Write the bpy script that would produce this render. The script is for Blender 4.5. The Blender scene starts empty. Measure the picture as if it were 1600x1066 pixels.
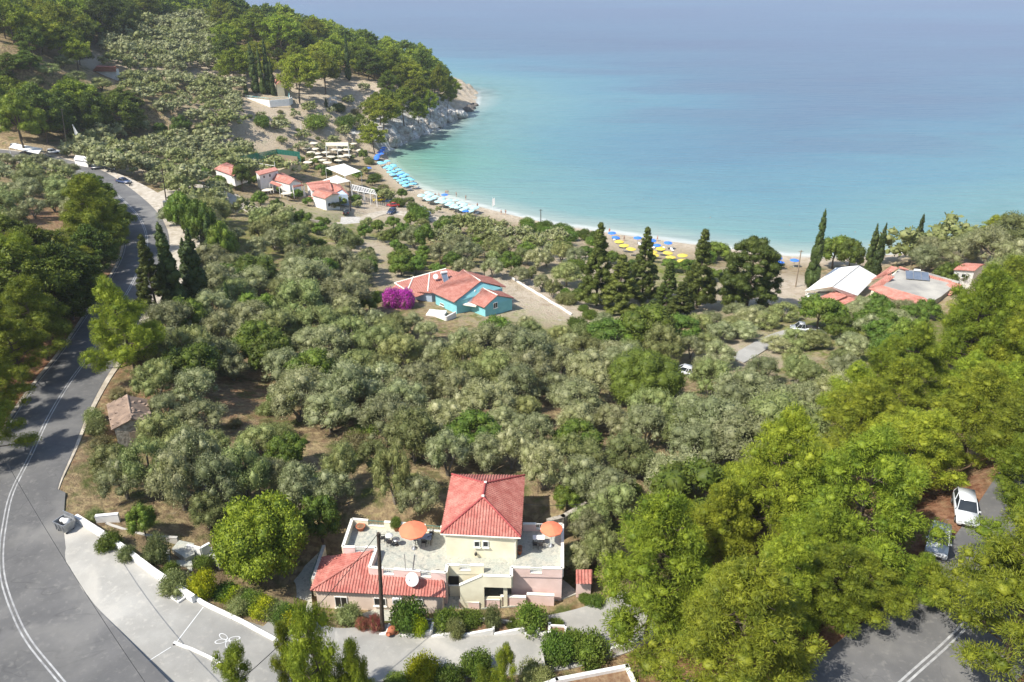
import bpy, bmesh, math, random
import numpy as np
from mathutils import Vector, Matrix, noise
R = math.radians
random.seed(7); RNG = np.random.default_rng(7)
SC = bpy.context.scene; COL = SC.collection

# ---------------------------------------------------------------- camera, sky, sun, exposure
PITCH = R(26.8); F = 1200.0; CH = 75.0
SP, CP = math.sin(PITCH), math.cos(PITCH)
cam_d = bpy.data.cameras.new('camera'); cam_d.sensor_width = 36; cam_d.lens = 27.0
cam_d.clip_start = 1; cam_d.clip_end = 30000
cam = bpy.data.objects.new('camera', cam_d); COL.objects.link(cam)
cam.location = (0, 0, CH); cam.rotation_euler = (math.pi/2 - PITCH, 0, 0); SC.camera = cam

SUN_AZ = math.atan2(-0.85, -0.52); SUN_EL = R(51)
W = bpy.data.worlds.new('World'); SC.world = W; W.use_nodes = True
nt = W.node_tree; bg = nt.nodes['Background']
sky = nt.nodes.new('ShaderNodeTexSky'); sky.sky_type = 'NISHITA'; sky.sun_disc = False
sky.sun_elevation = SUN_EL; sky.sun_rotation = SUN_AZ % (2*math.pi); sky.altitude = 50; sky.dust_density = 1.2
nt.links.new(sky.outputs[0], bg.inputs[0]); bg.inputs[1].default_value = 0.15
sl = bpy.data.lights.new('sun', 'SUN'); sl.energy = 5.0; sl.angle = R(0.5); sl.color = (1, .955, .87)
so = bpy.data.objects.new('sun', sl); COL.objects.link(so)
sv = Vector((math.sin(SUN_AZ)*math.cos(SUN_EL), math.cos(SUN_AZ)*math.cos(SUN_EL), math.sin(SUN_EL)))
so.rotation_euler = sv.to_track_quat('Z', 'Y').to_euler()
SC.view_settings.view_transform = 'Standard'; SC.view_settings.look = 'None'
SC.view_settings.exposure = 0.5; SC.view_settings.gamma = 1
SC.render.engine = 'CYCLES'
SC.cycles.max_bounces = 6; SC.cycles.diffuse_bounces = 3; SC.cycles.glossy_bounces = 2
SC.cycles.transmission_bounces = 3; SC.cycles.transparent_max_bounces = 6; SC.cycles.volume_bounces = 1

# ---------------------------------------------------------------- pixel <-> world
def ray(u, v):
    a, b = (u-800)/F, (v-533)/F
    return (a, CP - b*SP, -(SP + b*CP))
def P(u, v, z=0.0):
    """the world point at height z seen at photo pixel (u, v)"""
    d = ray(u, v); t = (z-CH)/d[2]
    return (d[0]*t, d[1]*t, z)
def pix(x, y, z):
    w = z-CH; dep = y*CP - w*SP
    return (800 + F*x/dep, 533 - F*(y*SP + w*CP)/dep, dep)

# ---------------------------------------------------------------- terrain height field
CT = [(560,800,24.2),(900,800,24.4),(780,735,24),(500,900,22.5),(700,960,22),(900,960,22),(960,940,22.5),
 (200,850,26),(300,930,25.7),(200,1000,26),(400,1040,24.7),(270,870,24.6),(300,900,24.2),(400,860,23),(440,930,22.4),
 (600,1010,22.4),(800,1000,22),(940,990,22.4),(700,1080,22.3),(840,1045,22.8),(1000,1070,23.5),(1150,1060,26.5),(1250,1060,30),
 (1420,1050,31),(1300,1047,31),(1390,971,31),(1486,999,31),(1460,860,31),(1530,790,31),(1620,720,32),(1250,900,27.5),(1340,930,30.2),(1100,850,25),(1000,800,24),
 (1200,980,27.5),(1100,960,24.5),(1700,900,33),(1700,1100,33),
 (1300,700,24.5),(1500,640,26),(1350,600,19.5),(1600,560,22),(1750,560,28),
 (300,700,23.2),(200,700,24.6),(180,780,25.4),(400,620,21),(600,620,20),(800,620,19),(1000,620,17.5),(1150,600,16),(1000,700,20.5),(850,720,22.5),(600,720,23),(450,760,23.6),
 (220,640,24.6),(180,600,25),(250,520,21.5),
 (350,500,19),(500,500,17),(700,490,14),(900,500,12),(1060,577,15),(1100,520,12),(1255,515,12),(1350,500,11),(1450,500,9.5),(1600,480,15),(1150,545,13.5),
 (450,430,15),(600,420,12),(750,420,11.5),(900,430,9),(1000,460,9),(1130,480,9),(1210,450,6),(1300,450,6.5),(1230,430,4.5),
 (350,370,17),(300,420,19.5),(500,370,12),(640,370,8),(800,380,7),(900,385,5.5),(1000,405,4.5),(1100,420,4.5),(830,352,3),
 (500,310,8),(560,300,5.5),(620,325,5),(680,335,4),(590,270,3),(440,300,11),
 (400,280,13),(330,280,16),(280,300,18.6),(440,250,11),(500,235,7),(550,235,6),(560,190,10),
 (1450,400,9),(1550,390,13),(1650,380,17),(1550,430,12),(1400,410,6),(1750,430,22),(1850,380,24),
 (80,345,31),(30,250,29),(0,400,37),(0,500,36),(-150,450,46),(-150,700,42),(40,620,28.5),(0,700,27.8),(60,560,30),(90,480,31),(140,430,28),(150,340,25),(100,300,24),(0,300,33),(0,170,34),
 (20,900,26),(7,820,26),(19,769,25.8),(51,700,25.5),(48,711,25.5),(76,652,25.3),(109,597,25.1),(142,551,24.8),(175,490,24),(229,392,22),(229,372,21.8),(202,324,21),(165,290,20.3),
 (95,1066,26.3),(45,1002,26.1),(-60,950,26.4),(-60,1066,27),(270,345,20.3),(270,402,21),(250,310,20),
 (195,283,20),(120,250,20.3),(60,235,20.5),(250,240,20),(300,200,23),(180,125,30),(400,155,20.5),(400,200,16.5),(330,110,28),(250,60,37),(100,60,42),(0,60,48),(400,60,33),
 (480,100,26),(540,130,21),(500,170,16),(480,205,11.5),(620,140,18),(680,150,9),(580,180,11),(640,178,8),(660,192,6),(625,208,6),(700,168,5)]
WT = [(-100,500,20),(-160,520,32),(-250,480,45),(-350,400,56),(-330,600,50),(-120,620,8),(-520,520,62),(-480,250,60),(-250,120,50),(-150,30,38),(-60,20,28),(0,20,25),(60,20,33),
      (150,60,40),(200,120,36),(300,200,34),(300,330,22),(200,20,45),(-20,-30,28),(-48,437,6),(-25,437,4),(400,250,45),(-520,0,60),(-30,455,6)]
_c = np.array([P(*c) for c in CT] + [w for w in WT], float)
_C2 = 6.0**2
def _k(a, b): return np.sqrt(((a[:, None, :2]-b[None, :, :2])**2).sum(-1) + _C2)
_A = _k(_c, _c) + np.eye(len(_c))*-0.6
_mean = _c[:, 2].mean(); _w = np.linalg.solve(_A, _c[:, 2]-_mean)

# shoreline, walked from behind the headland round the cape, along the beach and off to the right; steep = rise per metre
SH = [(-14000,9000,.8),(-700,900,.8),(-420,740,.8),(-300,690,.8),(-190,640,.8),(-120,585,.8),(-60,530,.8),(-22,485,.9)]
SH += [P(u, v)[:2] + (s,) for u, v, s in [(742,163,.25),(726,172,.5),(712,180,1.2),(700,192,1.5),(678,205,1.7),(655,214,1.8),(632,224,1.8),(606,236,1.7),(604,244,.25),(612,258,.085),(625,272,.075),(640,286,.075),
      (665,298,.075),(700,310,.075),(745,322,.075),(800,336,.075),(870,352,.075),(940,362,.08),(1000,371,.08),(1060,379,.08),(1120,387,.08),(1200,397,.08),(1250,402,.09),
      (1330,404,.12),(1400,398,.3),(1500,385,.5),(1600,366,.6),(1750,345,.7)]]
SH += [(420,330,.8),(700,420,.8),(14000,2500,.8)]
_s = np.array(SH, float)
LANDP = [tuple(q[:2]) for q in _s] + [(14000, -6000), (-14000, -6000)]
def shore(x, y):
    """signed distance to the shoreline (positive on land) and the local steepness"""
    x = np.atleast_1d(x).astype(float); y = np.atleast_1d(y).astype(float)
    best = np.full(x.shape, 1e18); sd = np.zeros(x.shape); st = np.zeros(x.shape)
    for i in range(len(_s)-1):
        ax, ay, sa = _s[i]; bx, by, sb = _s[i+1]; dx, dy = bx-ax, by-ay
        t = np.clip(((x-ax)*dx + (y-ay)*dy)/(dx*dx+dy*dy), 0, 1)
        px, py = ax+t*dx-x, ay+t*dy-y; d2 = px*px+py*py; m = d2 < best
        cr = dx*(y-ay) - dy*(x-ax)
        best = np.where(m, d2, best); sd = np.where(m, np.where(cr < 0, 1, -1)*np.sqrt(d2), sd); st = np.where(m, sa+(sb-sa)*t, st)
    return np.where(inside(x, y, LANDP), 1, -1)*np.abs(sd), st

def poly_dist(x, y, pts):
    """distance to a polyline and the interpolated height there"""
    best = np.full(x.shape, 1e18); hz = np.zeros(x.shape)
    for i in range(len(pts)-1):
        ax, ay, az = pts[i]; bx, by, bz = pts[i+1]; dx, dy = bx-ax, by-ay
        t = np.clip(((x-ax)*dx + (y-ay)*dy)/(dx*dx+dy*dy), 0, 1)
        d2 = (ax+t*dx-x)**2 + (ay+t*dy-y)**2; m = d2 < best
        best = np.where(m, d2, best); hz = np.where(m, az+(bz-az)*t, hz)
    return np.sqrt(best), hz
def inside(x, y, poly):
    r = np.zeros(np.shape(x), bool); n = len(poly)
    for i in range(n):
        x1, y1 = poly[i][:2]; x2, y2 = poly[(i+1) % n][:2]
        c = ((y1 > y) != (y2 > y)) & (x < (x2-x1)*(y-y1)/((y2-y1) if abs(y2-y1) > 1e-12 else 1e-12)+x1)
        r ^= c
    return r
def smooth(pts, n=4):
    """Catmull-Rom through 3-D points"""
    out = []; p = [Vector(q) for q in pts]; p = [2*p[0]-p[1]] + p + [2*p[-1]-p[-2]]
    for i in range(1, len(p)-2):
        for k in range(n):
            t = k/n; a, b, c, d = p[i-1:i+3]
            out.append(0.5*((2*b) + (c-a)*t + (2*a-5*b+4*c-d)*t*t + (3*b-a-3*c+d)*t**3))
    out.append(p[-2]); return out

ROAD_L = smooth([P(190,1180,26.6), P(95,1064,26.4), P(45,1002,26.2), P(20.6,954,26.1), P(5,906,26), P(2,865,26), P(7,820,25.9), P(19,769,25.7), P(48,711,25.5), P(76,652,25.3), P(109,597,25.1),
     P(143,550,24.8), P(178,492,24.0), P(209,438,23.0), P(228,392,22.1), P(226,358,21.5), P(206,326,21), P(165,290,20.3), P(128,268,20.2), P(85,255,20.3), P(35,245,20.6), P(-50,235,21)], 5)
ROAD_R = smooth([P(1290,1180,31), P(1414,1064,31), P(1486,999,31), P(1550,930,31), P(1600,860,31.1), P(1645,780,31.5), P(1700,690,32.5), P(1780,600,34)], 5)
DRIVE = smooth([P(405,985,25.0), P(455,1015,24.3), P(520,1030,23.5), P(620,1022,22.7), P(720,1018,22.4), P(850,1010,22.4), P(940,990,22.6), P(1010,960,22.8)], 4)
LANE_M = smooth([P(1150,562,14.0), P(1172,550,13.5), P(1200,534,12.8), P(1238,520,12.2), P(1285,516,11.9)], 3)
TRACK_L = smooth([P(232,318,20.6), P(262,300,19.4), P(300,290,18), P(350,305,15.5), P(400,330,12.8), P(450,350,10.8), P(510,352,8.6), P(560,345,6.4), P(600,332,5.2), P(660,338,4.2), P(700,350,4.2)], 4)
PARK = [P(*c) for c in [(84,817,26.0),(122,812,26),(200,868,26),(280,915,25.9),(316,940,25.8),(376,966,25.3),(430,984,24.7),(455,1066,24.3),(470,1120,24.4),(250,1120,26.2),(224,1066,26.3),(180,1010,26.1),(135,948,26),(100,890,26),(88,845,25.95)]]
_pk = np.array(PARK); _pc = _pk[:, :2].mean(0)
def _pf(x, y): x = np.asarray(x)-_pc[0]; y = np.asarray(y)-_pc[1]; return np.stack([x*0+1, x, y, x*x, x*y], -1)
_pw = np.linalg.lstsq(_pf(_pk[:, 0], _pk[:, 1]), _pk[:, 2], rcond=None)[0]
def park_z(x, y): return _pf(x, y) @ _pw
VILLA_PAD = [P(*c) for c in [(478,925,22),(535,830,22),(548,812,22),(700,822,22),(888,818,22),(890,985,22),(820,985,22),(600,1000,22),(478,985,22)]]
VP2 = [(-18.2,49.6),(-17.2,60),(-6.6,60),(-6.6,62.8),(1.6,62.8),(1.6,60),(6.3,60),(6.6,49.6)]
PADS = [  # polygon, height, margin
 (VP2, 21.9, 1.5),
 (PARK, None, .5),
]
def ground(x, y):
    x = np.atleast_1d(np.asarray(x, float)); y = np.atleast_1d(np.asarray(y, float)); sh = x.shape
    x = x.ravel(); y = y.ravel(); z = np.empty_like(x)
    for s in range(0, len(x), 20000):
        q = np.stack([x[s:s+20000], y[s:s+20000]], 1); z[s:s+20000] = _k(q, _c) @ _w + _mean
    sd, st = shore(x, y)
    wob = 0.7*np.sin(x*.11+1.3*np.sin(y*.07)) + .5*np.sin(y*.19+x*.05)
    lim = np.where(st > .4, st*(sd + 1.4*np.sin(x*.9+y*.4)+1.0*np.sin(y*.7-x*.3)), st*sd + np.maximum(sd-14, 0)*.12)
    lim = np.where(sd < 0, np.maximum(.12*sd, -5), lim)
    z = np.where(sd < 0, np.minimum(lim, z), np.minimum(lim, np.maximum(z, .4+.02*np.clip(sd, 0, 30)) + wob*.35*np.clip((sd-25)/30, 0, 1)))
    for pts, hw, mg in ((ROAD_L, 5.6, 5), (ROAD_R, 5.0, 4), (DRIVE, 3.6, 2), (LANE_M, 2.0, 2), (TRACK_L, 2.6, 3)):
        d, h = poly_dist(x, y, [tuple(p) for p in pts])
        f = np.clip((d-hw)/mg, 0, 1); f = f*f*(3-2*f); z = (h-.12)*(1-f) + z*f
    m = inside(x, y, PARK); dd, _ = poly_dist(x, y, PARK + PARK[:1]); hh = park_z(x, y); f = np.where(m, 0, np.clip(dd/1.5, 0, 1)); z = (hh-.12)*(1-f)+z*f
    m = inside(x, y, VP2); dd, _ = poly_dist(x, y, [p+(0,) for p in VP2+VP2[:1]]); f = np.where(m, 0, np.clip(dd/1.5, 0, 1)); z = 21.9*(1-f)+z*f
    return z.reshape(sh)

GX0, GX1, GY0, GY1, GS = -620.0, 460.0, -60.0, 760.0, 2.0
_gx = np.arange(GX0, GX1+.1, GS); _gy = np.arange(GY0, GY1+.1, GS)
_X, _Y = np.meshgrid(_gx, _gy); _Z = ground(_X, _Y)
def gz(x, y):
    i = np.clip((np.asarray(x)-GX0)/GS, 0, len(_gx)-1.001); j = np.clip((np.asarray(y)-GY0)/GS, 0, len(_gy)-1.001)
    i0 = i.astype(int); j0 = j.astype(int); a = i-i0; b = j-j0
    return (_Z[j0, i0]*(1-a)*(1-b) + _Z[j0, i0+1]*a*(1-b) + _Z[j0+1, i0]*(1-a)*b + _Z[j0+1, i0+1]*a*b)
def gzf(x, y): return float(gz(np.array([x]), np.array([y]))[0])
def G(u, v, dz=0.0):
    """the ground point seen at photo pixel (u, v)"""
    d = ray(u, v); t = np.arange(25, 900, .5); x = d[0]*t; y = d[1]*t; z = CH + d[2]*t
    g = np.maximum(gz(x, y), 0.0); k = np.nonzero(z <= g)[0]; k = k[0] if len(k) else len(t)-1
    return (float(x[k]), float(y[k]), float(g[k]) + dz)

# ---------------------------------------------------------------- materials
MAT = {}
def N(m, kind, **kw):
    n = m.node_tree.nodes.new(kind)
    for k, v in kw.items():
        if k.startswith('i_'): n.inputs[k[2:].replace('_', ' ')].default_value = v
        else: setattr(n, k, v)
    return n
def L(m, a, b): m.node_tree.links.new(a, b)
def newmat(name):
    m = bpy.data.materials.new(name); m.use_nodes = True; MAT[name] = m
    return m, m.node_tree.nodes['Principled BSDF']
def mix(m, fac, c1, c2, blend='MIX'):
    n = m.node_tree.nodes.new('ShaderNodeMix'); n.data_type = 'RGBA'; n.blend_type = blend
    for s, v in ((0, fac), (6, c1), (7, c2)):
        if hasattr(v, 'default_value') or hasattr(v, 'links'): L(m, v, n.inputs[s])
        elif s == 0: n.inputs[0].default_value = v
        else: n.inputs[s].default_value = (*v, 1) if len(v) == 3 else v
    return n.outputs[2]
def noise_fac(m, scale, detail=4, lo=.35, hi=.65, coord='Object', dist=0.0, rough=.55, vec=None):
    tc = N(m, 'ShaderNodeTexCoord'); n = N(m, 'ShaderNodeTexNoise')
    n.inputs['Scale'].default_value = scale; n.inputs['Detail'].default_value = detail; n.inputs['Distortion'].default_value = dist; n.inputs['Roughness'].default_value = rough
    L(m, vec if vec is not None else tc.outputs[coord], n.inputs['Vector'])
    r = N(m, 'ShaderNodeMapRange'); r.inputs[1].default_value = lo; r.inputs[2].default_value = hi; L(m, n.outputs[0], r.inputs[0])
    return r.outputs[0]
def simple(name, col, col2=None, scale=1.5, rough=.8, bump=0.0, bscale=12, spec=.3, metal=0.0):
    m, b = newmat(name); b.inputs['Roughness'].default_value = rough; b.inputs['Metallic'].default_value = metal
    b.inputs['Specular IOR Level'].default_value = spec
    if col2 is None: col2 = tuple(c*.8 for c in col)
    L(m, mix(m, noise_fac(m, scale, 5), col, col2), b.inputs['Base Color'])
    if bump:
        bn = N(m, 'ShaderNodeBump'); bn.inputs['Strength'].default_value = bump; bn.inputs['Distance'].default_value = .05
        L(m, noise_fac(m, bscale, 6, .2, .8), bn.inputs['Height']); L(m, bn.outputs[0], b.inputs['Normal'])
    return m

# ---------------------------------------------------------------- objects
ORG = {}
def setp(o, label=None, cat=None, group=None, kind=None):
    if label: o['label'] = label
    if cat: o['category'] = cat
    if group: o['group'] = group
    if kind: o['kind'] = kind
    return o
def thing(name, label, cat, loc=(0, 0, 0), group=None):
    o = bpy.data.objects.new(name, None); COL.objects.link(o); o.empty_display_size = .5
    o.location = loc; ORG[o.name] = Vector(loc); return setp(o, label, cat, group)
def copy_tree(o, parent=None):
    c = o.copy(); COL.objects.link(c)
    if parent: c.parent = parent
    for ch in list(o.children): copy_tree(ch, c)
    return c
class MB:
    def __init__(s): s.v = []; s.f = []; s.m = []; s.cur = 0; s.sm = []
    def add(s, vs, fs, smooth=False):
        b = len(s.v); s.v += [tuple(v) for v in vs]; s.f += [tuple(i+b for i in f) for f in fs]; s.m += [s.cur]*len(fs); s.sm += [smooth]*len(fs); return s
    def box(s, c, d, rz=0.0, M=None):
        """box centred at c with full sizes d, turned rz about z"""
        co, si = math.cos(rz), math.sin(rz); vs = []
        for i in range(8):
            x = (-.5 if i & 1 == 0 else .5)*d[0]; y = (-.5 if i & 2 == 0 else .5)*d[1]; z = (-.5 if i & 4 == 0 else .5)*d[2]
            vs.append((c[0]+x*co-y*si, c[1]+x*si+y*co, c[2]+z))
        return s.add(vs, [(0,2,3,1),(4,5,7,6),(0,1,5,4),(2,6,7,3),(0,4,6,2),(1,3,7,5)])
    def prism(s, poly, z0, z1):
        """vertical prism; z0/z1 numbers or per-vertex lists"""
        n = len(poly); a = z0 if hasattr(z0, '__len__') else [z0]*n; b = z1 if hasattr(z1, '__len__') else [z1]*n
        ar = sum(poly[i][0]*poly[(i+1) % n][1]-poly[(i+1) % n][0]*poly[i][1] for i in range(n))
        if ar < 0: poly = poly[::-1]; a = list(a)[::-1]; b = list(b)[::-1]
        vs = [(p[0], p[1], a[i]) for i, p in enumerate(poly)] + [(p[0], p[1], b[i]) for i, p in enumerate(poly)]
        return s.add(vs, [tuple(range(n))[::-1], tuple(range(n, 2*n))] + [(i, (i+1) % n, n+(i+1) % n, n+i) for i in range(n)])
    def wall(s, a, b, t, z0, z1, ends=0.0):
        """upright wall from a to b, thickness t, z0/z1 each number or (za, zb)"""
        a = Vector(a[:2]); b = Vector(b[:2]); d = (b-a).normalized(); n = Vector((-d.y, d.x))*t/2; a = a-d*ends; b = b+d*ends
        z0 = z0 if hasattr(z0, '__len__') else (z0, z0); z1 = z1 if hasattr(z1, '__len__') else (z1, z1)
        return s.prism([a-n, b-n, b+n, a+n], [z0[0], z0[1], z0[1], z0[0]], [z1[0], z1[1], z1[1], z1[0]])
    def tube(s, pts, r, n=8, cap=True, smooth=True):
        pts = [Vector(p) for p in pts]; rs = r if hasattr(r, '__len__') else [r]*len(pts); vs = []; fs = []
        for i, p in enumerate(pts):
            d = (pts[min(i+1, len(pts)-1)]-pts[max(i-1, 0)]).normalized(); a = d.orthogonal().normalized() if i == 0 else (a - d*a.dot(d)).normalized(); b = d.cross(a)
            vs += [p + (a*math.cos(2*math.pi*k/n)+b*math.sin(2*math.pi*k/n))*rs[i] for k in range(n)]
        for i in range(len(pts)-1):
            fs += [(i*n+k, i*n+(k+1) % n, (i+1)*n+(k+1) % n, (i+1)*n+k) for k in range(n)]
        s.add(vs, fs, smooth)
        if cap: s.add(vs[:n], [tuple(range(n))[::-1]]); s.add(vs[-n:], [tuple(range(n))])
        return s
    def lathe(s, c, prof, n=16, smooth=True):
        vs = []; fs = []
        for r, z in prof: vs += [(c[0]+r*math.cos(2*math.pi*k/n), c[1]+r*math.sin(2*math.pi*k/n), c[2]+z) for k in range(n)]
        for i in range(len(prof)-1): fs += [(i*n+k, i*n+(k+1) % n, (i+1)*n+(k+1) % n, (i+1)*n+k) for k in range(n)]
        return s.add(vs, fs, smooth)
    def slab(s, poly3, t):
        """a planar 3-D polygon given a thickness t below it"""
        p = [Vector(q) for q in poly3]; nn = (p[1]-p[0]).cross(p[2]-p[0]).normalized()
        if nn.z < 0: p = p[::-1]; nn = -nn
        n = len(p); q = [a-nn*t for a in p]
        return s.add(p+q, [tuple(range(n)), tuple(range(n, 2*n))[::-1]] + [(n+i, n+(i+1) % n, (i+1) % n, i) for i in range(n)])
    def build(s, name, mats, parent=None):
        me = bpy.data.meshes.new(name); o = Vector((0, 0, 0))
        if parent is not None: 
            q = parent
            while q.parent: q = q.parent
            o = ORG.get(q.name, o)
        me.from_pydata([(v[0]-o.x, v[1]-o.y, v[2]-o.z) for v in s.v], [], s.f)
        for mm in (mats if isinstance(mats, (list, tuple)) else [mats]): me.materials.append(MAT[mm] if isinstance(mm, str) else mm)
        me.polygons.foreach_set('material_index', s.m); me.polygons.foreach_set('use_smooth', s.sm); me.update()
        ob = bpy.data.objects.new(name, me); COL.objects.link(ob); ob.parent = parent
        return ob
def npmesh(name, V, Q, mats, smooth=False, mi=None):
    """mesh from numpy arrays, Q faces all with the same corner count"""
    me = bpy.data.meshes.new(name); k = Q.shape[1]
    me.vertices.add(len(V)); me.vertices.foreach_set('co', V.astype(np.float32).ravel())
    me.loops.add(Q.size); me.loops.foreach_set('vertex_index', Q.astype(np.int32).ravel())
    me.polygons.add(len(Q)); me.polygons.foreach_set('loop_start', np.arange(0, Q.size, k, dtype=np.int32))
    try: me.polygons.foreach_set('loop_total', np.full(len(Q), k, np.int32))
    except Exception: pass
    for m in mats: me.materials.append(MAT[m])
    if smooth: me.polygons.foreach_set('use_smooth', np.ones(len(Q), bool))
    if mi is not None: me.polygons.foreach_set('material_index', mi.astype(np.int32))
    me.update(calc_edges=True); me.validate()
    return me

# ---------------------------------------------------------------- ground sheet
def splat(spots):
    a = np.zeros_like(_X)
    for u, v, r, s in spots:
        x, y, _ = G(u, v); a = np.maximum(a, s*np.exp(-((_X-x)**2+(_Y-y)**2)/(2*r*r)))
    return a
SD, ST = shore(_X.ravel(), _Y.ravel()); SD = SD.reshape(_X.shape); ST = ST.reshape(_X.shape)
pale = splat([(400,170,22,.7),(450,190,22,.8),(520,160,30,.9),(560,150,22,.9),(500,130,20,.8),(380,190,16,.7),(330,200,12,.6),(420,220,14,.7),(300,105,20,.9),(350,115,15,1),(170,100,14,.9),(230,105,14,.8),
   (830,460,14,1),(800,445,9,1),(880,480,10,.9),(1230,450,15,1),(1190,460,10,1),(880,400,14,.8),(620,325,25,.9),(1070,477,10,.8),(950,430,10,.7),(590,385,8,.8),(560,395,8,.8),(600,430,8,.7),(250,330,8,1),(270,400,7,1),
   (1160,545,10,.7),(500,330,22,.5),(230,260,18,.7),(810,370,12,.7),(1000,375,20,.8),(150,250,16,.8),(560,230,14,.8), (1570,425,15,.8)])
pale = np.maximum(pale, np.clip(1-(SD-2)/np.where(ST < .3, 13, 30), 0, 1)*(SD > -30))
pale = np.maximum(pale, ((ST > .5) & (SD < 26) & (SD > -8)).astype(float)*.95)
red = splat([(1250,1040,9,1),(1180,1020,8,1),(1330,1000,8,1),(1400,940,9,1),(1450,880,9,.9),(1520,800,9,.9),(50,600,8,.9),(20,640,8,.9),(100,520,9,.9),(0,680,7,.9),(150,440,10,.6),(60,340,12,.6),(240,640,5,.7),(1120,1000,5,.9),(360,620,8,.4),(60,550,10,.9)])
rocky = ((ST > 1.0) & (SD < 14) & (SD > -8)).astype(float)
green = splat([(900,500,16,.7),(860,470,8,.4),(950,520,14,.6),(400,380,25,.5),(620,420,20,.4),(900,440,8,.8),(1040,430,14,.7),(1350,520,25,.6),(560,380,20,.5),(520,350,15,.7)])
me = npmesh('ground', np.stack([_X.ravel(), _Y.ravel(), _Z.ravel()], 1),
   (lambda nx, ny: (lambda i: np.stack([i, i+1, i+nx+1, i+nx], 1))((np.arange(ny-1)[:, None]*nx+np.arange(nx-1)[None, :]).ravel()))(len(_gx), len(_gy)), [], smooth=True)
for nm, arr in (('rocky', rocky), ('pale', pale), ('red', red), ('green', green)):
    at = me.attributes.new(nm, 'FLOAT', 'POINT'); at.data.foreach_set('value', arr.ravel().astype(np.float32))
m, b = newmat('ground'); b.inputs['Roughness'].default_value = .95; b.inputs['Specular IOR Level'].default_value = .1
def attr(m, nm):
    a = N(m, 'ShaderNodeAttribute'); a.attribute_name = nm; return a.outputs['Fac']
def edge(m, a, scale, w=.35):
    """attribute broken up by noise"""
    ad = N(m, 'ShaderNodeMath', operation='ADD'); L(m, a, ad.inputs[0]); nf = noise_fac(m, scale, 6, .2, .8)
    sb = N(m, 'ShaderNodeMath', operation='SUBTRACT'); L(m, nf, sb.inputs[0]); sb.inputs[1].default_value = .5
    L(m, sb.outputs[0], ad.inputs[1]); r = N(m, 'ShaderNodeMapRange'); r.inputs[1].default_value = .5-w; r.inputs[2].default_value = .5+w
    L(m, ad.outputs[0], r.inputs[0]); return r.outputs[0]
c = mix(m, noise_fac(m, .12, 6), (.17, .12, .07), (.27, .20, .115))
c = mix(m, noise_fac(m, 1.3, 6, .45, .62), c, (.36, .28, .15))
c = mix(m, noise_fac(m, .35, 8, .52, .66), c, (.10, .115, .035))
c = mix(m, edge(m, attr(m, 'green'), .8), c, mix(m, noise_fac(m, 2, 5), (.10, .15, .02), (.22, .25, .05)))
rc = mix(m, noise_fac(m, 1.6, 7, .4, .6), (.17, .075, .042), (.30, .165, .095))
c = mix(m, edge(m, attr(m, 'red'), 1.0), c, rc)
pc = mix(m, noise_fac(m, .5, 8, .35, .7), (.56, .48, .38), (.34, .27, .19))
pc = mix(m, noise_fac(m, 3.0, 4, .55, .7), pc, (.3, .26, .15))
c = mix(m, edge(m, attr(m, 'pale'), .5), c, pc)
rk = mix(m, noise_fac(m, .25, 8, .4, .6, dist=1.0), (.70, .69, .66), (.40, .37, .33)); rk = mix(m, noise_fac(m, .9, 8, .55, .72), rk, (.16, .14, .11))
c = mix(m, edge(m, attr(m, 'rocky'), .6, .2), c, rk)
L(m, c, b.inputs['Base Color'])
bn = N(m, 'ShaderNodeBump'); bn.inputs['Strength'].default_value = .9; bn.inputs['Distance'].default_value = .35
L(m, noise_fac(m, 1.8, 9, .2, .8, rough=.7), bn.inputs['Height']); L(m, bn.outputs[0], b.inputs['Normal'])
me.materials.append(m)
gr = bpy.data.objects.new('ground', me); COL.objects.link(gr); setp(gr, kind='structure', label='dry hillside of brown soil, straw grass and chalky paths falling to the bay')

# ---------------------------------------------------------------- sea
def sea_grid():
    xs = np.concatenate([np.array([-14000, -6000, -2500, -1200]), np.arange(-700, 500, 5.0), np.array([800, 1500, 3000, 6000, 14000])])
    ys = np.concatenate([np.array([150.0]), np.arange(180, 720, 5.0), np.array([800, 1000, 1400, 2500, 6000, 16000])])
    X, Y = np.meshgrid(xs, ys); nx, ny = len(xs), len(ys)
    i = (np.arange(ny-1)[:, None]*nx+np.arange(nx-1)[None, :]).ravel()
    sd, st = shore(X.ravel(), Y.ravel())
    me = npmesh('sea', np.stack([X.ravel(), Y.ravel(), 0*X.ravel()], 1), np.stack([i, i+1, i+nx+1, i+nx], 1), [], smooth=True)
    a = me.attributes.new('offshore', 'FLOAT', 'POINT'); a.data.foreach_set('value', np.maximum(-sd, 0).astype(np.float32))
    ex, ey, _ = P(650, 250); g = np.exp(-((X-ex)**2+(Y-ey)**2)/(2*30.0**2)).ravel()
    a = me.attributes.new('cove', 'FLOAT', 'POINT'); a.data.foreach_set('value', g.astype(np.float32))
    a = me.attributes.new('rocky', 'FLOAT', 'POINT'); a.data.foreach_set('value', (np.clip((st-.3)*2, 0, 1)*np.exp(-np.maximum(-sd, 0)/16)).astype(np.float32))
    ob = bpy.data.objects.new('sea', me); COL.objects.link(ob); return ob
m, b = newmat('water')
b.inputs['Roughness'].default_value = .32; b.inputs['IOR'].default_value = 1.33; b.inputs['Specular IOR Level'].default_value = .3
tc = N(m, 'ShaderNodeTexCoord'); mp = N(m, 'ShaderNodeMapping'); mp.inputs['Scale'].default_value = (.35, 1.0, 1); mp.inputs['Rotation'].default_value = (0, 0, .25)
L(m, tc.outputs['Object'], mp.inputs[0]); vec = mp.outputs[0]
off = attr(m, 'offshore'); ad = N(m, 'ShaderNodeMath', operation='MULTIPLY_ADD'); L(m, noise_fac(m, .016, 5, .2, .8, vec=vec), ad.inputs[0]); ad.inputs[1].default_value = .6; ad.inputs[2].default_value = .70
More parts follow.
